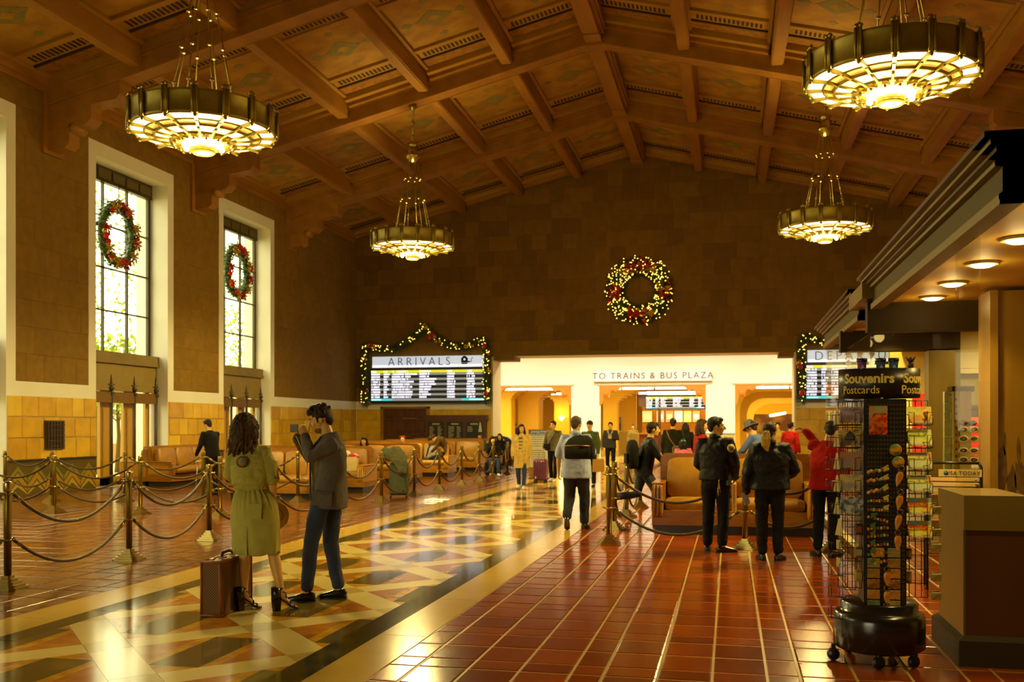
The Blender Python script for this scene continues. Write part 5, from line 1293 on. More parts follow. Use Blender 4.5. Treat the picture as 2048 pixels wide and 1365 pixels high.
def shoe_mesh(q, an, yaw, pitch=0, L=.275, w_=1.0, hz=.0):
    an = V(an); rs = []; m3 = MX.Rotation(R(yaw),3,'Z') @ MX.Rotation(R(pitch),3,'X')
    for (y,hw,h0,h) in ((-.075,.012,.01,.05),(-.07,.030,.0,.075),(-.04,.036,0,.088),(.0,.038,0,.092),(.05,.041,0,.078),(.10,.046,0,.062),(.15,.045,0,.050),(.18,.034,.002,.040),(.198,.014,.008,.026)):
        ring = []
        for k in range(14):
            a = 2*pi*k/14; x = hw*w_*math.copysign(abs(cos(a))**.7,cos(a)); zz = h0+(h-h0)*(.5+.5*math.copysign(abs(sin(a))**.6,sin(a)))
            ring.append(an+m3 @ V((x, y*L/.275, zz-.09+hz)))
        rs.append(ring)
    q.rings(rs)
def person(label, loc, rz, H=1.75, J=None, hy=0, hp=0, skin=None, hair='short', hairc='black', top=None, sleeve='long', hem=.86, tw=1.0, td=1.0, bottom=None, shoes=None,
           shoe_yaw=(8,-8), shoe_pitch=(0,0), hands=None, vox=.010, cvox=.011, group=None, legw=1.0, fold=.018, extra=None, eyes=False, collar=None, seated=False, handcurl=(20,30,22), name='person', top_name='jacket', bottom_name='trousers', noleg=False, armw=1.0, hands_on=True):
    P = {k: V(v) for k,v in J0.items()}
    if J: P.update({k: V(v) for k,v in J.items()})
    t = thing(name, label, 'person', loc, rz, group); t.scale = (H/1.75,)*3
    skin = skin or skin_m; HM = head_frame(P, hy, hp)
    b = MB(); add_head(b, HM)
    b.cap_tube([P['neck']-V((0,0,.03)), P['neck'].lerp(P['head'],.35), HM @ V((0,-.02,-.045))], [.062,.054,.054], 12)
    right = (P['shR']-P['shL']).normalized(); hr = (P['hipR']-P['hipL']).normalized()
    spine_loft(b, [(P['pel']-V((0,0,.08)),.12,.09,hr),(P['pel'],.14,.10,hr),(P['waist'],.115,.085,hr),(P['chest'],.135,.095,right),(P['neck'].lerp(P['chest'],.3),.11,.07,right),(P['neck'],.05,.05,right)], n=14)
    for s,sg in (('L',-1),('R',1)):
        sh,el,wr = P['sh'+s],P['el'+s],P['wr'+s]
        b.cap_tube([P['chest'].lerp(sh,.5)+V((0,0,.06)), sh, sh.lerp(el,.5), el, el.lerp(wr,.4), wr], [.040,.042,.040,.036,.037,.025], 12)
        d = (wr-el).normalized()
        if hands_on:
            hs = (hands or {}).get(s)
            if hs: hand(b, wr, hs[0], hs[1], sg*(1 if len(hs)<4 else hs[3]), hs[2] if len(hs)>2 and hs[2] else handcurl)
            else: hand(b, wr, d+V((0,.1,0)), V((-sg,.25,0)), sg, handcurl)
        h,k,a = leg_pts(P,s)
        b.cap_tube([h,h.lerp(k,.5),k,k.lerp(a,.32),a.lerp(k,.15),a],[.078,.066,.050,.052,.034,.033],12)
        m3 = MX.Rotation(R(shoe_yaw[0 if s=='L' else 1]),3,'Z') @ MX.Rotation(R(shoe_pitch[0 if s=='L' else 1]),3,'X')
        b.cap_tube([a-V((0,0,.01)), a+m3@V((0,.06,-.045)), a+m3@V((0,.13,-.058))],[.034,.030,.022],10)
    o = b.build('body', skin, t); remesh(o, vox, 1 if vox < .008 else 2)
    # hair
    if hair:
        q = MB(); r3 = HM.to_3x3(); A = lambda c: HM @ V(c)
        q.ball(A((0,-.022,.046)), (.081,.098,.088), 18, 10, mat=r3); q.ball(A((0,-.062,.0)), (.066,.050,.075), 14, 8, mat=r3)
        for s in (-1,1): q.ball(A((s*.066,-.015,.035)), (.018,.045,.045), 10, 8, mat=r3); q.ball(A((s*.072,.022,.012)), (.010,.012,.03), 8, 6, mat=r3)
        q.ball(A((0,.052,.088)), (.060,.040,.034), 12, 8, mat=r3)
        if hair == 'long':
            for s in (-1,1): q.cap_tube([A((s*.070,-.02,.03)),A((s*.084,-.02,-.05)),A((s*.088,.0,-.13)),A((s*.080,.015,-.20))],[.035,.040,.044,.022],10)
            for x in (-.05,0,.05): q.cap_tube([A((x,-.075,.02)),A((x*1.1,-.09,-.08)),A((x*1.2,-.085,-.16)),A((x*1.1,-.075,-.22))],[.045,.046,.042,.018],10)
        if hair == 'pony':
            q.ball(A((0,-.105,.005)), (.026,.024,.026), 10, 8, mat=r3)
        ho = q.build('hair', hair_k[hairc], t); remesh(ho, min(vox,.008), 1); folds(ho, .014, .03)
    # clothes
    if top:
        q = MB(); w1 = tw; d1 = td; hz = P['pel']+(V((0,0,hem-.95)))
        spine_loft(q, [(hz,.188*w1,.135*d1,hr),(P['pel'].lerp(hz,.4) if hem<.93 else P['pel'].lerp(P['waist'],.4),.186*w1,.134*d1,hr),(P['waist'],.172*w1,.128*d1,hr),(P['chest'],.190*w1,.134*d1,right),(P['chest'].lerp(P['neck'],.5),.165*w1**.5,.108*d1,right),(P['chest'].lerp(P['neck'],.8),.112,.085,right),(P['neck']+V((0,0,.015)),.070,.068,right)], n=22, e=.85)
        for s in 'LR':
            sh,el,wr = P['sh'+s],P['el'+s],P['wr'+s]; ins = P['chest'].lerp(sh,.45)+V((0,0,.05))
            if sleeve == 'long': q.cap_tube([ins,sh,sh.lerp(el,.5),el,el.lerp(wr,.5),wr],[x*armw for x in (.07,.072,.066,.058,.052,.043)],14)
            elif sleeve == 'short': q.cap_tube([ins,sh,sh.lerp(el,.45),sh.lerp(el,.86)],[.07,.075,.076,.080],14)
        if collar:
            pass
        o = q.build(top_name, top, t); remesh(o, cvox, 3); folds(o, fold*1.1, .13); folds(o, fold*.38, .045)
        if collar:
            q = MB(); c = P['neck']; q.rings([ring3(c+V((0,-.005,.0)),.078,.078,V((0,0,1)),right,18),ring3(c+V((0,-.012,.05)),.072,.072,V((0,.15,1)),right,18),ring3(c+V((0,-.012,.05)),.062,.062,V((0,.15,1)),right,18),ring3(c+V((0,0,-.01)),.064,.066,V((0,0,1)),right,18)],cap=False,closed=True); q.build('collar', collar, t)
    if bottom:
        q = MB(); spine_loft(q, [(P['pel']-V((0,0,.13)),.12*legw,.10,hr),(P['pel']-V((0,0,.06)),.172*legw,.125*td,hr),(P['pel']+V((0,0,.03)),.168*tw**.5,.120*td,hr),(P['pel']+V((0,0,.09)),.155*tw**.5,.112*td,hr)], n=18)
        for s in 'LR':
            h,k,a = leg_pts(P,s)
            q.cap_tube([h+V((0,0,-.02)),h.lerp(k,.35),k,k.lerp(a,.4),a.lerp(k,.10)],[x*legw for x in (.094,.090,.072,.066,.060)],16)
        o = q.build(bottom_name, bottom, t); remesh(o, cvox, 3); folds(o, fold, .12); folds(o, fold*.35, .04)
    if shoes:
        for i,s in enumerate('LR'):
            q = MB(); shoe_mesh(q, P['an'+s], shoe_yaw[i], shoe_pitch[i]); q.build('shoe', shoes, t)
            if vox < .009:
                s_ = MB(); m3 = MX.Rotation(R(shoe_yaw[i]),3,'Z') @ MX.Rotation(R(shoe_pitch[i]),3,'X'); s_.prism([(-.03,-.078),(.03,-.078),(.045,.09),(.04,.17),(0,.2),(-.04,.17),(-.045,.09)],-.092,-.078,fn=lambda x,y,z: tuple(P['an'+s]+m3@V((x,y,z)))); s_.build('sole', black, t)
    if eyes:
        for sg in (-1,1):
            c = HM @ V((sg*.031,.0765,.008)); e = MB(); e.ball(c, .0105, 10, 8); e.build('eye', M('eye_white',(.6,.55,.48),.3), t); e2 = MB(); e2.ball(c+HM.to_3x3()@V((0,.0075,0)), .0055, 8, 6); e2.build('iris', M('eye_dark',(.03,.015,.008),.2), t)
            q = MB(); q.cap_tube([HM@V((sg*.014,.096,.026)),HM@V((sg*.032,.096,.031)),HM@V((sg*.050,.082,.026))],[.003,.0045,.003],6); q.build('eyebrow', hair_k[hairc], t)
    t_P = P
    if extra: extra(t, P, HM)
    return t, P, HM
jk = cloth('black_jacket',(.006,.0052,.0035),.45); tr_dark = cloth('dark_trousers',(.0075,.007,.0055)); navy = cloth('navy_trousers',(.045,.063,.125)); jeans = cloth('blue_jeans',(.035,.055,.12)); olive = cloth('olive_cotton',(.46,.425,.19),.8,.88)
shoe_b = M('black_leather_shoe', (.014,.012,.009), .25); shoe_w = M('white_trainer', (.6,.58,.5), .5)

# ---- the woman in the olive dress
def woman_extra(t, P, HM):
    rng.seed(2)
    q = MB()
    X = V((1,0,0)); R1 = V((cos(R(-14)),sin(R(-14)),0))
    # bodice bloused over the gathered waist
    spine_loft(q, [((0,0,1.045),.130,.105),((-.002,-.004,1.07),.150,.118),((-.006,-.012,1.11),.172,.132),((-.015,-.012,1.19),.168,.126),((-.03,-.005,1.28),.165,.115),((-.033,0,1.345),.155,.098),((-.035,-.005,1.40),.115,.080),((-.037,-.005,1.44),.070,.066)], n=28)
    for s in 'LR':
        sh,el,wr = P['sh'+s],P['el'+s],P['wr'+s]
        q.cap_tube([P['chest'].lerp(sh,.5)+V((0,0,.05)),sh,sh.lerp(el,.45),el,el.lerp(wr,.12)],[.060,.064,.064,.062,.058],16)
    o = q.build('dress_bodice', olive, t); remesh(o,.0075,2); folds(o,.034,.11); folds(o,.013,.045)
    # skirt with gathers and a back slit
    m = MB(); n = 96; rs = []
    for (z,cx,rx,ry,amp) in ((1.06,0,.128,.104,.010),(1.045,0,.136,.110,.013),(1.0,.004,.172,.132,.012),(.94,.01,.198,.148,.007),(.86,.016,.212,.156,.004),(.76,.02,.216,.158,.004),(.66,.022,.214,.156,.005),(.56,.024,.210,.154,.007),(.488,.026,.208,.152,.009),(.486,.026,.203,.147,.009),(.56,.024,.203,.147,.007)):
        ring = []
        for k in range(n):
            a = 2*pi*k/n; g = amp*(sin(26*a+1.3*sin(3*a)) if z > .93 else sin(7*a+z*9+1.5*sin(2*a)))
            da = abs(((a-R(268)+pi) % (2*pi))-pi)   # slit at the back
            sl = .016*max(0,1-da/.10) if z < .76 else 0
            ring.append(V((cx,0,z))+R1*((rx+g-sl)*cos(a))+V((-R1.y,R1.x,0))*((ry+g-sl)*sin(a)))
        rs.append(ring)
    m.rings(rs, cap=False); o = m.build('dress_skirt', olive, t); folds(o,.030,.11); folds(o,.012,.045)
    sl = MB(); c0 = R1*.0; 
    for sgn in (-1,):
        pass
    # slit shadow fold: overlapping flap
    bk = V((R1.y,-R1.x,0)); p = V((.02,0,0))+bk*.155+R1*-.012
    MB().add([p+V((0,0,.74)),p+R1*.016+V((0,0,.74)),p+R1*.02+bk*.006+V((0,0,.485)),p-R1*.004+bk*.004+V((0,0,.485)),p+bk*.006+V((0,0,.74)),p+R1*.016+bk*.006+V((0,0,.74)),p+R1*.02+bk*.012+V((0,0,.485)),p-R1*.004+bk*.010+V((0,0,.485))],[(0,1,2,3),(4,5,6,7),(0,1,5,4),(1,2,6,5),(2,3,7,6),(3,0,4,7)]).build('slit_flap', olive, t)
    # waistband cord casing
    q = MB(); rs = []
    for (z,f) in ((1.04,1.0),(1.05,1.05),(1.07,1.05),(1.08,1.0)): rs.append([V((0,0,z))+R1*((.136*f+.005*sin(30*2*pi*k/96))*cos(2*pi*k/96))+V((-R1.y,R1.x,0))*((.112*f+.005*sin(30*2*pi*k/96))*sin(2*pi*k/96)) for k in range(96)])
    q.rings(rs,cap=False); q.build('waist_casing', olive, t)
    # back pockets on the skirt and the round patch
    for xx in (.075,):
        c = V((.018,0,0))+R1*xx+bk*.150; q = MB(); u = R1; 
        q.add([c-u*.055+V((0,0,.93)),c+u*.055-bk*.018+V((0,0,.93)),c+u*.055-bk*.012+V((0,0,.80)),c-u*.055+bk*.006+V((0,0,.80))],[(0,1,2,3)]); o = q.build('skirt_pocket', olive, t); s = o.modifiers.new('s','SOLIDIFY'); s.thickness = .012; s.offset = 1
    pc = V((-.058,-.143,1.285)); rot = MX.Rotation(R(90-6),3,'X')
    MB().lathe([(.0,.010),(.046,.010),(.050,.004),(.050,-.004)],28,pc,mat=rot).build('round_patch', M('patch_dark',(.05,.04,.018),.7), t)
    q = MB(); q.lathe([(.0,.012),(.034,.012),(.034,.009)],24,pc,mat=rot); q.build('patch_center', M('patch_grey',(.30,.27,.15),.7,col2=(.42,.20,.06),scale=18,ob=True), t)
    q = MB(); q.prism([(-.018,-.012),(.018,-.012),(.004,.024),(-.004,.024)],.0125,.0145,fn=lambda x,y,z: tuple(pc+rot@V((x,y,z)))); q.build('patch_mountain', black, t)
    q = MB()
    for k in range(16):
        a = 2*pi*k/16; q.box(pc+rot@V((.042*cos(a),.042*sin(a),.0115)),(.006,.002,.006))
    stuff(q.build('patch_border_marks', M('patch_gold',(.45,.36,.16),.6), t))
    q = MB(); c = V((-.037,-.005,1.425)); q.rings([ring3(c,.076,.072,V((0,0,1)),X,18),ring3(c+V((0,-.01,.04)),.068,.064,V((0,0,1)),X,18),ring3(c+V((0,-.01,.04)),.058,.055,V((0,0,1)),X,18),ring3(c,.062,.058,V((0,0,1)),X,18)],cap=False,closed=True); q.build('collar', olive, t)
    # rolled sleeve cuffs with button tab
    for s in 'LR':
        el,wr = P['el'+s],P['wr'+s]; a = el.lerp(wr,.02); b = el.lerp(wr,.16)
        q = MB(); q.tube([a,a.lerp(b,.3),b,b.lerp(a,.05),a],[.064,.068,.064,.054,.050],18,cap=False); o = q.build('sleeve_cuff', olive, t); folds(o,.012,.04)
    q = MB(); q.box(P['elR']+V((.045,-.038,.03)),(.018,.010,.07)); q.build('sleeve_tab', olive, t); MB().ball(P['elR']+V((.045,-.046,.0)),.006,8,6).build('button', M('button_dark',(.05,.04,.02),.3), t)
    # long wavy hair
    A = lambda c: HM @ V(c); q = MB(); r3 = HM.to_3x3()
    q.ball(A((0,-.024,.040)),(.092,.110,.092),20,12,mat=r3); q.ball(A((0,-.06,-.03)),(.092,.068,.095),16,10,mat=r3)
    for k in range(22):
        u = k/21; th = R(150+240*u); x = .086*cos(th); y = -.02+.088*sin(th); ln = .25+.05*sin(k*2.3)-.035*abs(u-.45)+(.05 if u < .4 else -.01)
        wv = rr(.010,.022); ph = rr(0,6)
        pts = [A((x*.9+.0*u, y*.9, .04))]
        for j in range(1,8): f = j/7; pts.append(A((x*(1+.34*f-.16*f*f)+wv*sin(ph+f*7)*f, y*(1+.18*f)+wv*cos(ph+f*6)*f, .04-ln*f)))
        q.cap_tube(pts,[.034,.034,.032,.030,.028,.026,.022,.010],8)
    o = q.build('hair', M('hair_ombre',(.032,.020,.010),.55,spec=.2,col2=(.085,.045,.018),scale=26,stretch=(1,1,.10),bump=.7,bscale=90,ob=True), t); remesh(o,.0055,1); folds(o,.022,.022)
    tips = MB()
    for k in range(12):
        u = k/11; th = R(165+210*u); x = .098*cos(th); y = -.022+.094*sin(th); ph = rr(0,6)
        pts = [A((x*(1.08+.1*f)+.016*sin(ph+f*6), y*(1.1+.04*f)+.012*cos(ph+f*5), -.07-.155*f)) for f in (0,.2,.4,.6,.8,1)]
        tips.cap_tube(pts,[.006,.014,.016,.014,.011,.005],7)
    tips.build('hair_tips', M('hair_tips',(.15,.085,.035),.55,spec=.2,col2=(.06,.034,.014),scale=26,stretch=(1,1,.1),bump=.6,bscale=90,ob=True), t)
    # high-heeled strappy sandals
    for i,s in enumerate('LR'):
        a = P['an'+s]; yw = (-42,-50)[i]; m3 = MX.Rotation(R(yw),3,'Z'); T = lambda c: a*1.0+m3@V((c[0],c[1],c[2]-a.z))
        sb = M('sandal_black',(.014,.011,.008),.28)
        sh = MB(); sh.rings([[T((.026*sx,-.045+yy,.0)) for sx,yy in ((-1,-.02),(1,-.02),(1,.03),(-1,.03))],[T((.030*sx,-.045+yy,.105)) for sx,yy in ((-1,-.032),(1,-.032),(1,.035),(-1,.035))]],sm=False); sh.build('block_heel', sb, t)
        sh = MB(); sh.rings([[T((x,y,z+dz)) for x,dz in ((-w_,0),(w_,0),(w_,.012),(-w_,.012))] for y,z,w_ in ((-.075,.100,.028),(-.02,.098,.032),(.03,.07,.034),(.075,.025,.038),(.11,.008,.041),(.145,.004,.036),(.165,.004,.022))],sm=False); sh.build('sole', sb, t)
        c = MB(); c.rings([[T((.040*cos(th)*f,-.045+.036*sin(th)*f-.004,z)) for th in [R(100+340*k/20+20) for k in range(21)]] for z,f in ((.10,1.0),(.15,1.05),(.205,1.06))],cap=False); o = c.build('heel_counter', sb, t); o.modifiers.new('s','SOLIDIFY').thickness = .006
        for (p0,p1,p2,w_) in (((-.042,-.02,.19),(0,.03,.185),(.042,-.02,.19),.016),((-.042,.0,.165),(.0,.045,.155),(.044,.03,.11),.014),((.042,.0,.165),(.0,.05,.135),(-.044,.04,.095),.014),((-.044,.065,.05),(0,.075,.088),(.044,.065,.05),.013),((-.044,.10,.022),(0,.105,.052),(.044,.10,.022),.012)):
            q = MB(); pts = []
            for j in range(9): u = j/8; pts.append(T(tuple((1-u)**2*p0[k]+2*u*(1-u)*(p1[k]*1.35 if k==1 else p1[k]*1.0+.02*(k==2)) + u*u*p2[k] for k in range(3))))
            q.tube(pts, w_*.62, 8, flat=.45); q.build('strap', sb, t)
        f = MB()
        for j in range(5): f.cap_tube([T((-.022+.011*j,.115,.022)),T((-.026+.013*j,.150-.006*abs(j-1.5),.020))],[.009,.0075],8)
        f.build('toes', skin_m, t)
    for z in (.0,.012,.022): MB().tube([P['wrR']+V((.030*cos(2*pi*k/14),.028*sin(2*pi*k/14),.01-z)) for k in range(14)],.0035,5,closed=True).build('bracelet', M('bracelet_coral',(.60,.25,.12),.4), t)
Wp = V((-4.02,7.92,0))
wj = dict(pel=(.01,0,.95), waist=(0,0,1.06), chest=(-.03,0,1.27), neck=(-.04,-.005,1.43), head=(-.065,.02,1.575), shL=(-.168,0,1.365), shR=(.105,0,1.365), elL=(-.215,.03,1.16), wrL=(-.08,.20,1.10), elR=(.162,-.02,1.15), wrR=(.165,.01,.945),
          hipL=(-.07,0,.92), hipR=(.11,0,.92), knL=(-.075,.0,.50), knR=(.165,.02,.50), anL=(-.075,-.02,.165), anR=(.245,-.03,.165))
woman,_,_ = person('woman from behind in an olive dress with a round back patch and black sandals', Wp, R(12), 1.75, wj, hy=-32, hp=2, hair=None, shoe_yaw=(-42,-50), shoe_pitch=(-32,-32), vox=.0055, extra=woman_extra, hands={'R':((0,.05,-1),(-1,.2,0),(25,35,25))})
t = thing('straw_hat','round straw hat held low at the right side of the woman in olive', 'hat', Wp+V((.115,.17,.80)), 0); t.rotation_euler = (R(84),R(30),R(20)); t.scale = (.82,.82,.82)
MB().lathe([(.0,.075),(.05,.074),(.075,.06),(.085,.0),(.15,-.008),(.152,-.014),(.08,-.006),(.07,.05),(.0,.066)],28).build('straw', M('straw',(.62,.46,.18),.7,col2=(.5,.36,.13),scale=40,ob=True), t); MB().lathe([(.086,.002),(.082,.022),(.087,.022),(.091,.002)],28).build('hat_band', M('hat_band',(.25,.17,.06),.6), t)
t = thing('folded_paper','white folded paper in the right hand of the woman in olive','paper', Wp+V((.165,.05,.86)), R(20)); MB().box((0,0,0),(.012,.05,.11)).build('sheet', M('paper_white',(.7,.72,.75),.6), t)
# ---- suitcase
t = thing('suitcase','old brown patterned hard suitcase with leather edges standing at the woman\'s feet','suitcase',(-4.30,7.545,0),R(3))
def mono(nm, base, mark):
    m = M(nm, base, .6, spec=.2); nt = m.node_tree; N = nt.nodes; L = nt.links; b = N['Principled BSDF']
    tc = N.new('ShaderNodeTexCoord'); sp = N.new('ShaderNodeSeparateXYZ'); L.new(tc.outputs['Object'], sp.inputs[0])
    def wave(a, b_, s):
        ad = N.new('ShaderNodeMath'); ad.operation = 'ADD' if s > 0 else 'SUBTRACT'; L.new(a, ad.inputs[0]); L.new(b_, ad.inputs[1])
        mu = N.new('ShaderNodeMath'); mu.operation = 'MULTIPLY'; mu.inputs[1].default_value = 2*pi/.047; L.new(ad.outputs[0], mu.inputs[0])
        si = N.new('ShaderNodeMath'); si.operation = 'SINE'; L.new(mu.outputs[0], si.inputs[0])
        return si.outputs[0]
    xy = N.new('ShaderNodeMath'); xy.operation = 'ADD'; L.new(sp.outputs['X'], xy.inputs[0]); L.new(sp.outputs['Y'], xy.inputs[1])
    w1 = wave(xy.outputs[0], sp.outputs['Z'], 1); w2 = wave(xy.outputs[0], sp.outputs['Z'], -1)
    mu = N.new('ShaderNodeMath'); mu.operation = 'MULTIPLY'; L.new(w1, mu.inputs[0]); L.new(w2, mu.inputs[1])
    ab = N.new('ShaderNodeMath'); ab.operation = 'ABSOLUTE'; L.new(mu.outputs[0], ab.inputs[0])
    rp = N.new('ShaderNodeValToRGB'); rp.color_ramp.elements[0].position = .30; rp.color_ramp.elements[1].position = .62; rp.color_ramp.elements[0].color = (*base,1); rp.color_ramp.elements[1].color = (*mark,1)
    L.new(ab.outputs[0], rp.inputs[0]); L.new(rp.outputs[0], b.inputs['Base Color']); return m
MB().b2((0,0,.012),(.165,.62,.455),ch=.012).build('case_body', mono('suitcase_canvas',(.10,.045,.012),(.25,.13,.030)), t)
sl = M('suitcase_leather',(.30,.105,.025),.4)
q = MB()
for x in (0,.165):
    for z in (.012,.455): q.tube([(x,0,z),(x,.62,z)],.012,6)
    for y in (0,.62): q.tube([(x,y,.012),(x,y,.455)],.012,6)
for y in (0,.62):
    for z in (.012,.455): q.tube([(0,y,z),(.165,y,z)],.012,6)
q.build('leather_edge', sl, t)
q = MB()
for x in (-.004,.169): q.tube([(x,-.004,.459),(x,.624,.459)],.005,6)
q.build('brass_trim', brass, t)
q = MB()
for x in (-.002,.167):
    for y in (-.002,.622):
        for z in (.03,.06,.41,.44): q.ball((x,y,z),.005,6,4)
stuff(q.build('rivets', brass, t))
q = MB(); q.tube([(.082,.20,.47),(.082,.22,.505),(.082,.31,.515),(.082,.40,.505),(.082,.42,.47)],[.012,.014,.016,.014,.012],8); q.build('handle', M('handle_dark',(.05,.025,.012),.4), t)
for y in (.2,.42): MB().box((.082,y,.468),(.04,.035,.014)).build('handle_mount', sl, t)
MB().box((.04,.12,.466),(.03,.05,.012)).build('lock_plate', brass, t); MB().box((.04,.5,.466),(.03,.05,.012)).build('lock_plate', brass, t); MB().tube([(.10,.16,.468),(.13,.19,.475),(.10,.24,.468)],.008,6).build('luggage_strap', M('strap_orange',(.55,.17,.03),.5), t)

# ---- the man with the phone
char = cloth('charcoal_wool',(.135,.122,.113),.9); tee = cloth('grey_tee',(.26,.22,.14))
def man_extra(t, P, HM):
    rt = V((.92,.38,0)).normalized(); hr = V((1,0,0)); q = MB()
    secs = [((0,-.055,.845),.190,.150,hr),((0,-.06,.93),.186,.148,hr),((0,-.065,1.06),.176,.138,hr),((0,-.07,1.18),.178,.136,rt),((0,-.072,1.32),.188,.138,rt),((0,-.07,1.42),.175,.115,rt),((0,-.065,1.475),.105,.085,rt),((0,-.06,1.505),.070,.068,rt)]
    spine_loft(q, secs, n=24, e=.85)
    for s in 'LR':
        sh,el,wr = P['sh'+s],P['el'+s],P['wr'+s]; q.cap_tube([P['chest'].lerp(sh,.45)+V((0,0,.05)),sh,sh.lerp(el,.5),el,el.lerp(wr,.5),wr],[.075,.078,.068,.061,.053,.045],16)
    o = q.build('jacket', char, t); remesh(o,.0075,3); folds(o,.022,.13); folds(o,.009,.045)
    # open front: grey tee shows between the lapels
    q = MB(); spine_loft(q, [((0,-.002,.925),.115,.128,hr),((0,-.004,1.02),.115,.126,hr),((0,-.004,1.18),.115,.124,rt),((0,.0,1.32),.10,.122,rt),((0,-.012,1.42),.080,.105,rt),((0,-.035,1.47),.062,.075,rt)], n=20); o = q.build('t_shirt', tee, t); remesh(o,.009,2); folds(o,.012,.06)
    for x in (-.075,.09):
        q = MB(); pts = [(x*.75,.012,1.49),(x*1.05,.075,1.40),(x*1.25,.098,1.28),(x*1.3,.100,1.12),(x*1.35,.095,.98),(x*1.5,.075,.85)]
        q.tube(pts,[.020,.030,.028,.022,.022,.022],8,flat=.45); o = q.build('lapel', char, t); folds(o,.01,.05)
    q = MB(); c = P['neck']+V((0,0,-.005)); q.rings([ring3(c,.078,.080,V((0,-.1,1)),rt,18),ring3(c+V((0,-.008,.045)),.072,.072,V((0,.2,1)),rt,18),ring3(c+V((0,-.008,.045)),.060,.060,V((0,.2,1)),rt,18),ring3(c,.062,.062,V((0,0,1)),rt,18)],cap=False,closed=True); q.build('collar', char, t)
    # patch pocket on the near hip
    q = MB(); q.add([(-.193,-.15,.995),(-.205,.035,1.02),(-.208,.045,.88),(-.20,-.145,.87),(-.207,-.15,.995),(-.219,.035,1.02),(-.222,.045,.88),(-.214,-.145,.87)],[(0,1,2,3),(4,5,6,7),(0,1,5,4),(1,2,6,5),(2,3,7,6),(3,0,4,7)]); o = q.build('patch_pocket', char, t); bv = o.modifiers.new('b','BEVEL'); bv.width=.006; bv.segments=2
    q = MB(); q.tube([(-.21,-.15,1.0),(-.222,-.06,.985),(-.222,.035,1.02)],.006,6); q.build('pocket_edge', char, t)
    for z in (1.27,1.15): MB().lathe([(0,.004),(.008,.003),(.009,0)],10,(-.04,.128,z),mat=MX.Rotation(R(-90),3,'X')).build('button', black, t)
    MB().lathe([(0,.004),(.010,.003),(.011,0)],10,(-.055,.135,1.09),mat=MX.Rotation(R(-90),3,'X')).build('button', black, t)
    # fuller hair, sideburns
    A = lambda c: HM @ V(c); r3 = HM.to_3x3(); q = MB()
    q.ball(A((0,-.020,.048)),(.080,.098,.084),18,10,mat=r3); q.ball(A((0,-.068,.005)),(.068,.050,.085),14,8,mat=r3)
    for s in (-1,1): q.ball(A((s*.068,-.012,.045)),(.019,.055,.045),10,8,mat=r3); q.cap_tube([A((s*.074,.022,.03)),A((s*.071,.026,-.022))],[.012,.006],6)
    rng.seed(4)
    for k in range(46):
        th = rr(0,2*pi); ph = rr(.15,1.3); c = V((.070*cos(th)*sin(ph),-.018+.090*sin(th)*sin(ph),.050+.080*cos(ph))); d = V((rr(-.03,.03),.035 if c.y>0 else -.02,.018))
        q.cap_tube([A(c),A(c+d*.5+V((0,0,.008))),A(c+d)],[.014,.012,.004],6)
    q.ball(A((.0,.066,.098)),(.058,.040,.034),10,8,mat=r3); q.ball(A((.02,.092,.085)),(.028,.022,.022),10,8,mat=r3)
    o = q.build('hair', hair_k['dark'], t); remesh(o,.0055,1); folds(o,.012,.025)
    st = MB(); st.ball(A((0,.034,-.086)),(.055,.052,.035),14,8,mat=r3); st.build('stubble', M('stubble',(.20,.105,.05),.8,col2=(.30,.16,.08),scale=120,ob=True), t)
    # earphone wires
    w = M('wire_white',(.55,.50,.38),.5)
    for pts in ([(-.055,.255,1.50),(-.05,.20,1.38),(-.05,.17,1.30),(-.04,.15,1.24),(-.05,.16,1.16),(-.06,.20,1.13),(-.07,.17,1.10)],[(.012,.155,1.555),(.0,.15,1.50),(-.01,.16,1.44),(-.02,.155,1.36),(-.035,.148,1.26)],[(-.015,.148,1.555),(-.02,.142,1.48),(-.03,.13,1.40)]):
        q = MB(); q.tube(smooth_path(pts),.003,6); q.build('earphone_wire', w, t)
    # laces
    for i,s in enumerate('LR'):
        a = P['an'+s]; m3 = MX.Rotation(R((14,10)[i]),3,'Z')
        for k in range(4): q = MB(); y = .045+.018*k; q.tube([a+m3@V((-.022,y,-.022-.010*k)),a+m3@V((0,y+.004,-.010-.011*k)),a+m3@V((.022,y,-.022-.010*k))],.004,5); q.build('lace', M('lace_grey',(.12,.11,.09),.6), t)
mj = dict(pel=(0,-.05,.98), waist=(0,-.06,1.10), chest=(0,-.07,1.31), neck=(0,-.052,1.485), head=(.0,.035,1.645), shL=(-.175,-.125,1.42), shR=(.165,.02,1.42), elL=(-.235,.03,1.31), wrL=(-.10,.145,1.485), elR=(.22,.245,1.30), wrR=(.135,.315,1.47),
          hipL=(-.09,-.01,.94), hipR=(.09,-.05,.94), knL=(-.11,.085,.52), knR=(.10,-.02,.52), anL=(-.11,.125,.09), anR=(.10,-.10,.09))
Mp = V((-3.62,8.52,0))
man,MP,_ = person('man in a charcoal jacket and blue jeans aiming a phone at the woman', Mp, R(92), 1.75, mj, hy=14, hp=16, hair=None, bottom=navy, bottom_name='jeans', shoes=shoe_b, shoe_yaw=(14,10), vox=.0055, cvox=.0085, fold=.020, legw=.98, eyes=True, hairc='dark', extra=man_extra,
       hands={'L':((.10,.42,1),(.75,.3,.25),(14,55,50)),'R':((-.10,-.12,1),(-.75,-.1,.2),(14,55,50))})
Mrot = MX.Rotation(R(92),3,'Z')
t = thing('phone','black smartphone held up sideways in both hands of the man','phone', Mp+Mrot@V((.012,.298,1.568)), R(92)+R(52))
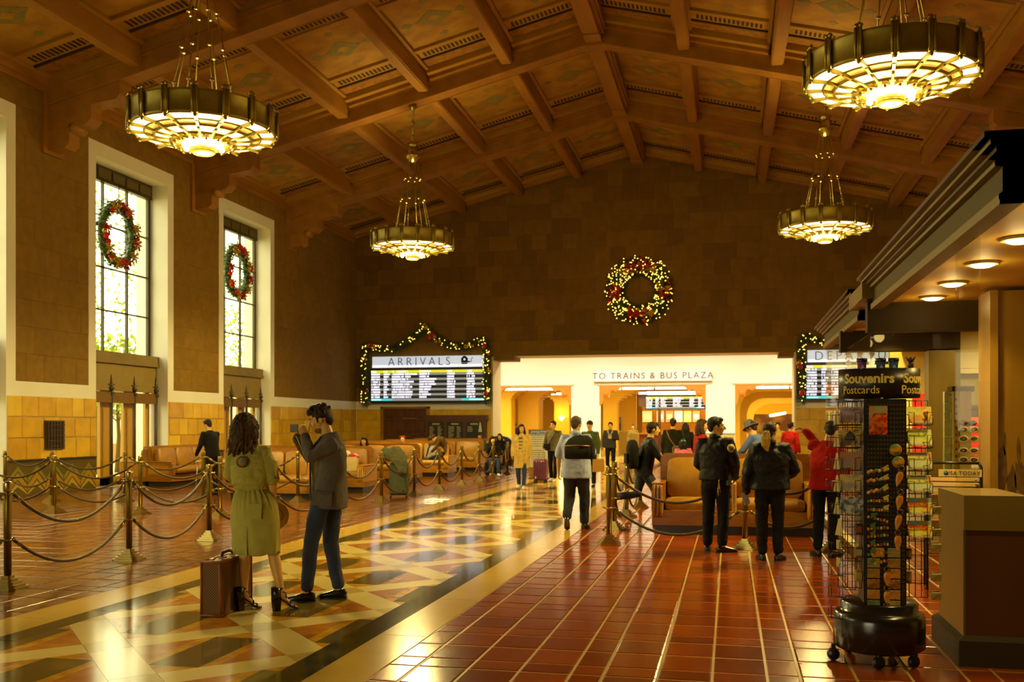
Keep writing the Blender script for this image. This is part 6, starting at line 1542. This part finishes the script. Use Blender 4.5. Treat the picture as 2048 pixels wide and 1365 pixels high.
MB().box((0,0,0),(.142,.009,.074),ch=.003).build('phone_body', black, t); MB().b2((-.064,-.0062,-.033),(.064,-.0045,.033)).build('phone_screen', M('phone_glass',(.03,.032,.02),.12), t); MB().b2((-.071,-.002,-.0372),(.071,.002,-.0368)).build('phone_edge', brass, t)

# ---- the other people in the hall
def at(px, d): p = G(px, d); return (p.x,p.y,0)
tanj = cloth('tan_coat',(.74,.56,.28)); bluesh = cloth('blue_shirt',(.42,.50,.68)); greyj = cloth('grey_hoodie',(.04,.037,.038)); redc = cloth('red_jacket',(.42,.022,.012)); pink = cloth('pink_jacket',(.75,.20,.22)); greens = cloth('green_jacket',(.09,.12,.05)); brown = cloth('brown_sweater',(.085,.05,.022)); blueb = cloth('blue_denim_shirt',(.10,.15,.32)); khak = cloth('khaki',(.33,.24,.10)); gshirt = cloth('grey_shirt',(.17,.15,.11))
patch_y = M('patch_yellow',(.50,.40,.05),.6); patch_b = M('patch_blue',(.05,.07,.12),.6)
# man in the blue shirt, walking away
def pack_extra(t, P, HM):
    q = MB()
    for s in (-1,1): q.tube([(s*.12,-.12,1.18),(s*.14,-.10,1.36),(s*.125,.03,1.46),(s*.13,.13,1.36),(s*.15,.10,1.16)],.024,8,flat=.4)
    q.build('shoulder_strap', greens, t)
bs_loc = V(at(1152,15.2))
person('heavy man in a pale blue shirt and dark trousers walking away with a backpack', bs_loc, R(-2), 1.73, dict(knL=(-.10,.0,.50), anL=(-.11,-.16,.19), knR=(.115,.10,.51), anR=(.11,.12,.09), elR=(.24,.06,1.16), wrR=(.15,.24,1.32), elL=(-.265,-.03,1.13), wrL=(-.28,.02,.88)), hy=-14, hp=4, skin=skin2, hairc='grey', top=bluesh, top_name='shirt', sleeve='short', hem=.80, tw=1.30, td=1.28, bottom=cloth('slate_trousers',(.026,.028,.027)), legw=1.18, shoes=shoe_b, shoe_pitch=(-38,0), vox=.008, cvox=.010, fold=.022, collar=bluesh, extra=pack_extra)
b = thing('backpack','dark green and black backpack on the back of the man in the blue shirt','backpack', bs_loc+V((.10,-.27,1.25)), R(-8))
q = MB(); q.rings([[V((sx*wx,sy*dy+oy,z)) for sx,sy in [(math.copysign(abs(cos(a))**.5,cos(a)),math.copysign(abs(sin(a))**.5,sin(a))) for a in [2*pi*k/20 for k in range(20)]]] for z,wx,dy,oy in ((-.165,.20,.07,0),(-.15,.225,.095,-.01),(-.02,.23,.11,-.01),(.06,.22,.10,0),(.13,.18,.08,.03),(.19,.10,.05,.08))]); o = q.build('main_pouch', cloth('pack_black',(.009,.0085,.006)), b); folds(o,.012,.06)
q = MB(); q.rings([[V((sx*wx,oy+sy*dy,z)) for sx,sy in [(math.copysign(abs(cos(a))**.5,cos(a)),math.copysign(abs(sin(a))**.5,sin(a))) for a in [2*pi*k/16 for k in range(16)]]] for z,wx,dy,oy in ((-.15,.19,.03,-.12),(-.06,.20,.045,-.12),(.02,.19,.02,-.12))]); q.build('front_pocket', MATS['cloth_pack_black'], b)
MB().tube([(-.19,-.135,.035),(0,-.15,.045),(.19,-.13,.035)],.007,6).build('zip', M('zip_gold',(.40,.28,.08),.35,.7), b); MB().tube([(-.03,.02,.16),(0,-.01,.21),(.03,.02,.16)],.008,6).build('grab_loop', MATS['cloth_pack_black'], b)
# officers
def off1(t, P, HM):
    c = V((.215,-.03,1.37)); rot = MX.Rotation(R(90),3,'Y') @ MX.Rotation(R(0),3,'X')
    n = V((.8,-.6,.1)).normalized(); u = n.orthogonal(); mt = n.to_track_quat('Z','Y').to_matrix()
    c = V((.225,-.062,1.345))
    MB().lathe([(0,.022),(.052,.020),(.056,.0)],20,c,mat=mt).build('shoulder_patch', patch_y, t); MB().lathe([(0,.026),(.030,.024),(.031,.015)],18,c,mat=mt).build('patch_center', patch_b, t)
    q = MB(); q.rings([ring3((0,-.005,.93),.185,.14,V((0,0,1)),V((1,0,0)),22,.85),ring3((0,-.005,.985),.185,.14,V((0,0,1)),V((1,0,0)),22,.85)],cap=False); o = q.build('duty_belt', black, t); o.modifiers.new('s','SOLIDIFY').thickness=.008
    q = MB(); q.tube([(.10,-.15,.95),(.10,-.155,.90),(.085,-.155,.82)],.006,6); q.tube([(.10,-.155,.90),(.115,-.155,.78)],.006,6); q.ball((.095,-.155,.83),.016,8,6); q.tube([(.09,-.158,.82),(.09,-.158,.74)],.008,5); q.build('key_bunch', brass, t)
    MB().box((.185,-.03,.93),(.05,.09,.14),ch=.01).build('radio_holster', black, t)
person('male officer in a black jacket with a yellow shoulder patch, seen from behind looking right', at(1431,12.55), R(-18), 1.70, dict(elR=(.255,.02,1.14), wrR=(.19,.20,.96), elL=(-.24,.02,1.13), wrL=(-.15,.2,.98)), hy=-62, hp=0, hairc='black', top=jk, hem=.93, tw=1.16, td=1.14, bottom=tr_dark, legw=1.08, shoes=shoe_b, shoe_yaw=(14,-62), vox=.0075, cvox=.0095, fold=.026, armw=1.12, collar=jk, extra=off1, eyes=True)
def off2(t, P, HM):
    A = lambda c: HM @ V(c); q = MB()
    rng.seed(9)
    for k in range(12):
        x = rr(-.03,.03); y = rr(-.012,.012); q.cap_tube([A((x*.2,-.115,.012)),A((x*1.0,-.150+y,-.01)),A((x*1.5,-.165+y,-.09)),A((x*1.3,-.155+y,-.17)),A((x*.5+.012,-.135+y,-.25))],[.016,.023,.026,.020,.004],8)
    o = q.build('ponytail', hair_k['blond'], t); remesh(o,.006,1); folds(o,.012,.03)
    MB().tube([A((.022*cos(a),-.118+.004*cos(a),.006+.022*sin(a))) for a in [2*pi*k/12 for k in range(12)]],.006,6,closed=True).build('hair_tie', black, t)
    q = MB()
    for s in (-1,1): q.tube([A((s*.078,-.02,.06)),A((s*.070,.06,.085)),A((s*.055,.085,.092))],.004,6); q.ball(A((s*.035,.088,.10)),(.026,.008,.018),8,6)
    q.build('sunglasses_on_head', black, t)
    q = MB(); q.rings([ring3((0,-.005,.905),.195,.145,V((0,0,1)),V((1,0,0)),22,.85),ring3((0,-.005,.95),.20,.15,V((0,0,1)),V((1,0,0)),22,.85)],cap=False); o = q.build('jacket_waistband', jk, t); o.modifiers.new('s','SOLIDIFY').thickness=.01
person('female officer in a bulky black jacket with a blond ponytail, seen from behind', at(1540,11.75), R(4), 1.63, dict(elR=(.31,.06,1.14), wrR=(.25,.24,1.06), elL=(-.28,-.02,1.11), wrL=(-.29,.06,.87)), hy=-22, hp=2, skin=skin2, hair='pony', hairc='brown', top=jk, hem=.90, tw=1.34, td=1.28, bottom=tr_dark, legw=1.05, shoes=shoe_b, shoe_yaw=(10,-28), vox=.0075, cvox=.0095, fold=.034, armw=1.28, collar=jk, extra=off2)
o2 = V(at(1540,11.75))
t = thing('paper_slip','pale slip of paper in the left hand of the blond officer','paper',o2+V((-.28,.02,.72)),R(20)); t.rotation_euler=(R(10),R(-24),R(20)); MB().box((0,0,0),(.07,.008,.15)).build('sheet', M('paper_blue',(.36,.40,.42),.6), t)
# red jacket person by the rack
person('person in a bright red jacket and black trousers reaching up behind the souvenir rack', at(1652,12.1), R(-25), 1.66, dict(elL=(-.22,.20,1.46), wrL=(-.30,.08,1.60), neck=(.0,.07,1.46), head=(.02,.13,1.60), chest=(0,.03,1.29), elR=(.24,.06,1.15), wrR=(.2,.22,1.0)), hy=10, hp=18, top=redc, hem=.86, tw=1.16, td=1.12, bottom=tr_dark, shoes=shoe_b, shoe_yaw=(42,-10), vox=.008, cvox=.0095, fold=.03, hairc='dark', hands={'L':((-.7,-.2,.5),(-.3,-.5,-.6),(30,35,25))})
# young man striding to the right
person('young man in a black jacket and jeans striding right past the brass posts', at(1288,15.9), R(-72), 1.68, dict(pel=(0,.0,.92), waist=(0,.03,1.05), chest=(0,.08,1.26), neck=(0,.10,1.44), head=(0,.155,1.585), shL=(-.18,.08,1.385), shR=(.18,.09,1.385), elL=(-.23,-.06,1.13), wrL=(-.22,-.06,.88), elR=(.23,.18,1.14), wrR=(.18,.36,1.0), hipL=(-.09,0,.90), hipR=(.09,0,.90), knL=(-.10,-.10,.50), anL=(-.10,-.50,.46), knR=(.10,.22,.50), anR=(.10,.20,.09)), hy=4, top=jk, hem=.84, tw=1.05, bottom=cloth('teal_jeans',(.045,.055,.07)), shoes=shoe_b, shoe_pitch=(-72,0), vox=.008, cvox=.010, fold=.024, eyes=True)
b = thing('backpack','black backpack on the young man striding right','backpack',V(at(1288,15.9))+V((-.16,-.04,1.12)),R(-72)); q = MB(); q.rings([[V((.15*f*math.copysign(abs(cos(a))**.6,cos(a)),-.02+.09*f*math.copysign(abs(sin(a))**.6,sin(a)),z)) for a in [2*pi*k/18 for k in range(18)]] for z,f in ((-.22,.8),(-.18,1),(.1,1),(.2,.8),(.24,.4))]); q.build('main_pouch', MATS['cloth_pack_black'], b); MB().b2((-.10,-.14,-.14),(.10,-.105,.02),ch=.01).build('front_pocket', MATS['cloth_pack_black'], b)
# woman in the tan trench coat
def coat(t, P, HM):
    for z in [1.00+.045*k for k in range(10)]: MB().box((.0,.139-.02*abs(z-1.2),z),(.105-.02*(z>1.3),.02,.022)).build('shirt_stripe', M('stripe_white',(.55,.50,.40),.7) if int(round((z-1)/.045))%2 else M('stripe_black',(.02,.02,.015),.7), t)
    for s in (-1,1):
        q = MB(); q.tube([(s*.045,.07,1.47),(s*.085,.135,1.38),(s*.07,.15,1.25),(s*.065,.148,1.0),(s*.08,.14,.66)],[.018,.032,.026,.02,.02],8,flat=.5); q.build('lapel', tanj, t)
        for z in (1.02,.92): MB().ball((s*.115,.142,z),.012,8,6).build('button', black, t)
person('woman in a tan trench coat and jeans walking towards the camera', at(1043,24.9), R(184), 1.62, dict(knL=(-.09,.10,.50), anL=(-.08,.16,.09), knR=(.09,.03,.49), anR=(.08,-.10,.11)), hy=24, hp=0, skin=skin2, hair='long', hairc='black', top=tanj, top_name='trench_coat', hem=.56, tw=1.10, td=1.10, bottom=jeans, shoes=shoe_w, legw=.92, vox=.009, cvox=.011, fold=.018, extra=coat, eyes=True)
# young man with the purple suitcase
ms = V(at(1107,28.0))
def bagx(t, P, HM):
    q = MB(); q.tube([(-.13,.08,1.46),(.0,.145,1.25),(.15,.14,1.02)],.022,8,flat=.4); q.build('bag_strap', black, t); MB().box((.16,.12,1.0),(.2,.1,.2),ch=.03).build('sling_bag', MATS['cloth_pack_black'], t)
person('young man in grey with a dark vest pulling the purple suitcase', ms, R(172), 1.71, dict(elR=(.26,-.04,1.15), wrR=(.28,.02,.96), knL=(-.09,.10,.51), anL=(-.09,.16,.09), knR=(.09,.0,.5), anR=(.09,-.08,.10)), hy=-6, skin=skin2, top=gshirt, top_name='shirt', hem=.88, bottom=tr_dark, shoes=shoe_w, legw=.9, vox=.009, cvox=.011, extra=bagx, eyes=True)
ps = G(1081,27.4)
t = thing('rolling_suitcase','purple hard shell rolling suitcase on four wheels','suitcase',(ps.x,ps.y,0),R(172)); pm = M('purple_shell',(.13,.035,.085),.22)
MB().box((0,0,.36),(.38,.25,.58),ch=.05).build('shell', pm, t)
q = MB(); 
for k in range(5): q.tube([(-.14+.07*k,.128,.12),(-.14+.07*k,.131,.60)],.010,6)
q.build('shell_ribs', pm, t)
for sx in (-1,1):
    for sy in (-1,1): q = MB(); q.lathe([(0,-.015),(.03,-.015),(.03,.015),(0,.015)],12,(sx*.14,sy*.08,.03),mat=MX.Rotation(R(90),3,'X')); q.b2((sx*.14-.02,sy*.08-.02,.03),(sx*.14+.02,sy*.08+.02,.08)); q.build('wheel', black, t)
q = MB(); q.tube([(-.09,-.09,.65),(-.09,-.09,.93),(.09,-.09,.93),(.09,-.09,.65)],.009,6); q.build('pull_handle', M('grey_metal',(.5,.5,.48),.3,.8), t); MB().box((.09,.132,.15),(.05,.004,.06)).build('tag', white, t)
# man in the cap behind the blue shirt, hoodie youth
def capx(t, P, HM):
    A = lambda c: HM @ V(c); q = MB(); q.ball(A((0,-.012,.058)),(.086,.102,.085),16,10,mat=HM.to_3x3()); q.cap_tube([A((-.05,.085,.058)),A((0,.125,.050)),A((.05,.085,.058))],.016,8,flat=.4); q.build('cap', cloth('cap_dark',(.03,.032,.022)), t)
person('man in a dark cap and green jacket half hidden behind the blue shirt man', at(1180,25.5), R(168), 1.70, None, hair=None, skin=skin2, top=greens, tw=1.1, bottom=tr_dark, shoes=shoe_b, vox=.01, cvox=.012, extra=capx, eyes=True)
pb = V(at(1180,25.5))+V((.23,-.12,0)); t = thing('paper_bag','brown paper bag carried behind the blue shirt man','bag',(pb.x,pb.y,.40),R(10)); q = MB(); q.rings([[V((sx*.15*f,sy*.07*f,z)) for sx,sy in ((-1,-1),(1,-1),(1,1),(-1,1))] for z,f in ((0,1),(.15,1),(.32,.94))],sm=False); q.build('bag_body', M('kraft',(.42,.25,.09),.7), t); MB().tube([(-.05,0,.32),(0,0,.42),(.05,0,.32)],.006,6).build('bag_handle', M('kraft',(.42,.25,.09),.7), t)
def hood(t, P, HM):
    q = MB()
    for s in (-1,1): q.tube([(s*.06,.02,1.49),(s*.085,.08,1.42),(s*.04,.13,1.34)],[.022,.028,.02],8)
    q.build('hood_edge', cloth('hood_pale',(.40,.38,.32)), t); MB().b2((-.06,.138,1.22),(.06,.15,1.33)).build('shirt_print', M('print_grey',(.3,.3,.28),.6), t)
person('teenager in a dark grey hoodie walking towards the camera', at(1221,33), R(178), 1.69, dict(elL=(-.26,.02,1.16), wrL=(-.08,.20,1.20)), skin=skin2, hairc='black', top=greyj, top_name='hoodie', tw=1.1, bottom=tr_dark, shoes=shoe_b, vox=.010, cvox=.012, extra=hood, eyes=True)
# queue beyond the settee
def straps(t, P, HM):
    q = MB(); q.tube([(-.14,-.10,1.46),(-.05,-.155,1.25),(.14,-.15,1.0)],.025,8,flat=.4); q.build('bag_strap', khak, t); o = MB().box((.16,-.17,.98),(.30,.14,.22),ch=.04).build('shoulder_bag', cloth('bag_grey',(.14,.12,.10)), t)
person('man in a dark jacket with a shoulder bag queueing with his back turned', at(1346,24), R(-6), 1.76, None, top=cloth('dark_olive_jacket',(.018,.018,.010)), tw=1.2, td=1.1, bottom=jeans, shoes=shoe_b, hairc='brown', vox=.010, cvox=.012, extra=straps)
person('person with black hair in a dark top at the food counter', at(1371,29), R(0), 1.66, None, hair='long', hairc='black', top=tr_dark, top_name='top', bottom=tr_dark, shoes=shoe_b, vox=.012, cvox=.013)
person('child in a pink puffy jacket with a green hair bow behind the settee', at(1366,21.5), R(8), 1.30, None, hair='long', hairc='black', top=pink, tw=1.25, td=1.3, bottom=tr_dark, shoes=shoe_w, vox=.012, cvox=.014, fold=.03, extra=lambda t,P,HM: MB().tube([HM@V((-.06,-.09,.06)),HM@V((0,-.10,.07)),HM@V((.06,-.09,.06))],[.03,.012,.03],8).build('hair_bow', M('bow_teal',(.10,.42,.30),.5), t))
person('woman with long brown hair in a red top looking right beyond the settee', at(1402,18.2), R(-70), 1.70, None, hy=-10, skin=skin2, hair='long', hairc='brown', top=redc, top_name='top', bottom=jeans, shoes=shoe_b, vox=.010, cvox=.012, eyes=True)
def hatx(t, P, HM):
    mt = HM @ MX.Rotation(R(-8),4,'X'); q = MB(); q.lathe([(0,.155),(.06,.152),(.085,.13),(.098,.05),(.150,.02),(.150,.012),(.095,.03)],20,mt.translation,mat=mt.to_3x3()); q.build('bucket_hat', cloth('hat_slate',(.10,.105,.11)), t)
person('person in a slate blue bucket hat and blue shirt bending over bags in the queue', at(1530,17.2), R(60), 1.74, dict(chest=(0,.12,1.26), neck=(0,.20,1.42), head=(0,.27,1.55), shL=(-.18,.16,1.38), shR=(.18,.16,1.38), elL=(-.22,.30,1.16), wrL=(-.18,.48,1.05), elR=(.22,.26,1.14), wrR=(.2,.44,1.0)), hp=20, skin=skin2, hairc='brown', top=blueb, top_name='shirt', tw=1.15, bottom=khak, shoes=shoe_b, vox=.010, cvox=.012, extra=hatx)
for i,(px,d,z,s,c,lb) in enumerate(((1492,17.6,.62,.42,(.035,.03,.022),'dark travel bag with pale straps in the queue left of the bucket hat'),(1474,18.4,.58,.34,(.34,.26,.15),'pale bundle on the barrier beside the dark travel bag'))):
    p = G(px,d); t = thing('travel_bag',lb,'bag',(p.x,p.y,z),R(30)); m_ = cloth('travel_%d'%i,c); q = MB(); q.rings([[V((s*.6*f*math.copysign(abs(cos(a))**.7,cos(a)),s*.35*f*math.copysign(abs(sin(a))**.7,sin(a)),z_)) for a in [2*pi*k/16 for k in range(16)]] for z_,f in ((-.3,.8),(-.2,1),(.15,1),(.32,.6))]); o = q.build('bag_body', m_, t); folds(o,.05,.12)
    q = MB(); q.tube([(-s*.3,-s*.36,-.2),(-s*.2,-s*.38,.1),(0,-s*.2,.36)],.022,6); q.tube([(s*.3,-s*.36,-.2),(s*.2,-s*.38,.1),(0,-s*.2,.36)],.022,6); q.build('bag_strap', M('strap_pale',(.5,.46,.36),.6), t)
    MB().b2((-s*.5,-s*.3,-z),(s*.5,s*.3,-.3)).build('luggage_cart', M('cart_dark',(.05,.04,.03),.5), t)
person('person in a red shirt standing far back at the right doorway', at(1581,27), R(-30), 1.68, None, hairc='black', top=redc, top_name='shirt', bottom=tr_dark, shoes=shoe_b, vox=.012, cvox=.013)
person('person in a tan jacket holding a tray far back in the right doorway', at(1556,30), R(150), 1.68, None, hairc='brown', top=khak, bottom=tr_dark, shoes=shoe_b, vox=.012, cvox=.013)
person('distant person in a khaki jacket and dark scarf by the poster wall', at(1266,44), R(178), 1.62, None, hairc='dark', top=khak, tw=1.3, bottom=tr_dark, shoes=shoe_b, vox=.014, cvox=.016)
person('tiny distant person far inside the left doorway', at(1030,56), R(120), 1.70, None, top=greyj, bottom=tr_dark, shoes=shoe_b, vox=.016, cvox=.018)
# standing man in black at the desk by the left wall
person('man in a black sweater standing at the small desk by the left wall', at(424,22.6), R(68), 1.74, dict(chest=(0,.05,1.29), neck=(0,.09,1.46), head=(0,.15,1.60), shL=(-.18,.06,1.40), shR=(.18,.06,1.40), elL=(-.23,.12,1.13), wrL=(-.18,.32,.92), elR=(.23,.14,1.13), wrR=(.18,.34,.92)), hp=18, skin=skin2, top=cloth('black_sweater',(.006,.0055,.004)), top_name='sweater', bottom=tr_dark, shoes=shoe_b, vox=.009, cvox=.011)
# seated people between the benches
SEAT = dict(pel=(0,-.05,.52), waist=(0,-.06,.66), chest=(0,-.04,.86), neck=(0,-.02,1.03), head=(0,.03,1.175), shL=(-.18,-.02,.98), shR=(.18,-.02,.98), elL=(-.23,.04,.72), wrL=(-.12,.25,.66), elR=(.23,.04,.72), wrR=(.12,.25,.66), hipL=(-.10,.0,.50), hipR=(.10,.0,.50), knL=(-.12,.44,.50), knR=(.12,.44,.50), anL=(-.12,.46,.09), anR=(.12,.46,.09))
def sit(label, px, d, rz, top, hair='short', hairc='black', J=None, hp=0, hy=0, **k):
    j = dict(SEAT); j.update(J or {})
    return person(label, at(px,d), R(rz), k.pop('H',1.70), j, hy=hy, hp=hp, hair=hair, hairc=hairc, top=top, hem=.48, bottom=k.pop('bottom',tr_dark), shoes=k.pop('shoes',shoe_b), vox=.011, cvox=.012, **k)
sit('person in black slumped low on the bench behind the phone man', 729, 27.75, 165, cloth('black_sweater',(.006,.0055,.004)), 'long', 'black', None, 10, 20)
sit('person with a red hair band lying back on the middle benches', 806, 31.15, 170, khak, 'short','dark', None, -20, 30, extra=lambda t,P,HM: MB().tube([HM@V((.085*cos(a),-.01+.10*sin(a),.065)) for a in [2*pi*k/16 for k in range(16)]],.018,6,closed=True).build('hair_band', M('band_red',(.6,.06,.02),.5), t))
sit('man in a brown sweater bent forward over the bench back', 888, 31.3, 120, brown, 'short','brown', dict(pel=(0,-.1,.74), waist=(0,-.02,.92), chest=(0,.12,1.10), neck=(0,.26,1.15), head=(0,.38,1.12), shL=(-.18,.20,1.12), shR=(.18,.20,1.12), elL=(-.22,.3,.88), wrL=(-.15,.42,.75), elR=(.22,.3,.88), wrR=(.15,.42,.75), hipL=(-.1,-.06,.72), hipR=(.1,-.06,.72)), 62, H=1.78, tw=1.2)
sp_ = G(986,31.4); t = thing('suitcase','dark upright suitcase under the woman resting her face in her hand','suitcase',(sp_.x,sp_.y,0),R(20)); MB().box((0,.02,.22),(.5,.3,.40),ch=.03).build('shell', MATS['cloth_pack_black'], t); MB().tube([(-.08,0,.42),(0,0,.435),(.08,0,.42)],.01,6).build('handle', black, t)
for sx in (-1,1): MB().lathe([(0,-.02),(.03,-.02),(.03,.02),(0,.02)],10,(sx*.18,0,.03),mat=MX.Rotation(R(90),3,'Y')).build('wheel', black, t)
sit('woman in dark clothes resting her face in her hand on the aisle seat', 986, 31.4, 200, tr_dark, 'long','black', dict(elR=(.20,.22,.80), wrR=(.07,.16,1.05), head=(.02,.08,1.15)), 12, 10, bottom=jeans, shoes=shoe_w)
sit('person with dark hair sitting on the rear aisle bench', 960, 37.75, 180, greens, 'short','black', None, 5)
sit('person in dark clothes on the rear bench behind the trench coat woman', 1000, 37.75, 170, tr_dark, 'long','black', None, 5)

# ---- loose things around the benches
t = thing('trolley_bag','grey upright suitcase with a grey jacket hung over it beside the bench','suitcase',(G(798,22.0).x,G(798,22.0).y,0),R(14))
MB().box((0,0,.40),(.42,.30,.70),ch=.04).build('case_body', cloth('case_grey',(.075,.078,.055)), t)
for s in (-1,1): MB().lathe([(0,-.02),(.035,-.02),(.035,.02),(0,.02)],10,(s*.17,-.1,.035),mat=MX.Rotation(R(90),3,'Y')).build('wheel', black, t)
MB().tube([(-.12,.1,.74),(-.12,.1,.92),(.12,.1,.92),(.12,.1,.74)],.012,6).build('pull_handle', black, t)
pj = G(795,21.95); t = thing('draped_jacket','grey green jacket draped over the upright suitcase','jacket',(pj.x,pj.y,0),R(14))
q = MB(); spine_loft(q,[((.10,-.17,.52),.05,.03),((.10,-.18,.66),.10,.045),((.06,-.16,.80),.14,.06),((.0,-.08,.90),.20,.10),((-.10,.0,.97),.26,.16),((-.22,.06,.96),.20,.14),((-.36,.08,.90),.10,.10)],n=18); q.cap_tube([(.16,-.16,.88),(.20,-.20,.72),(.19,-.2,.56)],[.06,.05,.035],10); o = q.build('jacket_body', cloth('jacket_sage',(.105,.108,.070)), t); remesh(o,.012,2); folds(o,.05,.10)
t = thing('white_bag','pale paper shopping bag with red and white wrapping on the bench behind the man','bag',(G(702,23.75).x,G(702,23.75).y,.505),R(10))
q = MB(); q.rings([[V((sx*.17*f,sy*.11*f,z)) for sx,sy in ((-1,-1),(1,-1),(1,1),(-1,1))] for z,f in ((0,.95),(.2,1),(.33,.92))],sm=False); q.build('bag_body', M('bag_pale',(.62,.50,.32),.6), t)
q = MB(); q.ball((.05,0,.36),(.13,.09,.05),12,8); q.ball((.13,-.02,.34),(.08,.07,.045),10,7); o = q.build('red_wrapping', M('wrap_red',(.62,.045,.02),.4), t); folds(o,.03,.04)
q = MB(); q.ball((-.10,0,.40),(.09,.07,.07),12,8); o = q.build('white_wrapping', M('wrap_white',(.72,.70,.60),.5), t); folds(o,.04,.05)
t = thing('blue_backpack','pale blue backpack leaning on the bench seat beside the bent man','backpack',(G(858,31.2).x,G(858,31.2).y,.515),R(8)); t.rotation_euler=(R(-16),R(14),R(8)); q = MB(); q.rings([[V((.17*f*math.copysign(abs(cos(a))**.7,cos(a)),.11*f*math.copysign(abs(sin(a))**.7,sin(a)),z)) for a in [2*pi*k/18 for k in range(18)]] for z,f in ((0,.8),(.05,1),(.3,1),(.46,.8),(.54,.4))]); q.build('main_pouch', cloth('pack_blue',(.30,.34,.34)), t); MB().tube([(-.09,-.10,.05),(-.10,-.13,.3),(-.06,-.05,.5)],.022,6).build('strap', black, t); MB().tube([(-.03,0,.53),(0,0,.6),(.03,0,.53)],.01,6).build('grab_loop', white, t)
pt = G(1003,39.6); t = thing('litter_bin','black domed litter bin at the end wall beside the bench row','bin',(pt.x,pt.y,0)); MB().b2((-.45,-.3,0),(.45,.3,.85)).build('bin_body', kw, t)
q = MB(); q.prism([(-.5,.85)]+[(-.5*cos(R(a)),.88+.28*sin(R(a))) for a in range(10,180,17)]+[(.5,.85)],-.32,.32,fn=fy); q.build('domed_lid', black, t); MB().b2((-.14,-.34,.98),(.14,-.32,1.04)).build('slot_plate', M('plate_grey',(.4,.4,.36),.5), t)
pt = G(1052,39.8); t = thing('papers_stand','low stand with pale papers beside the litter bin','stand',(pt.x,pt.y,0)); MB().b2((-.35,-.25,0),(.3,.25,.95)).build('stand_body', kw, t); MB().box((0,0,1.02),(.75,.55,.10),MX.Rotation(R(8),3,'X')).build('paper_pile', M('papers_pink',(.62,.46,.36),.6), t)
ps = G(1077,29.5); t = thing('notice_sign','standing notice sign with blue header on two brass posts','sign',(ps.x,ps.y,0),R(12)); 
MB().b2((-.30,-.02,.16),(.30,.02,1.46)).build('panel_frame', bench_w, t); MB().b2((-.27,-.028,.34),(.27,-.02,1.30)).build('notice_sheet', M('sheet_grey',(.55,.55,.47),.5), t); MB().b2((-.27,-.03,1.28),(.27,-.02,1.44)).build('blue_header', M('header_blue',(.05,.09,.24),.5), t)
text('Seating Area', .085, white, t, (0,-.034,1.395), FACE, 'header_lettering', .001, 1.0); text('Zona de Asiento', .075, white, t, (0,-.034,1.32), FACE, 'header_lettering', .001, 1.0)
q = MB(); rng.seed(8)
for k in range(11):
    if k in (5,): continue
    x = -.22+rr(0,.02); e = .22-rr(0,.06); z = 1.23-k*.065
    while x < e: wl = rr(.03,.09); q.b2((x,-.031,z-.012),(min(x+wl,e),-.027,z+.012)); x += wl+.018
stuff(q.build('notice_rows', M('notice_ink',(.20,.19,.14),.6), t))
for s in (.36,): MB().tube([(s,0,0),(s,0,1.5)],.03,8).build('sign_post', brass_d, t); MB().ball((s,0,1.52),.045,8,6).build('post_finial', brass, t)
MB().b2((-.3,-.2,0),(.3,.2,.03)).build('sign_base', black, t); MB().b2((-.26,-.02,.03),(.26,.02,.16)).build('sign_foot', bench_w, t)
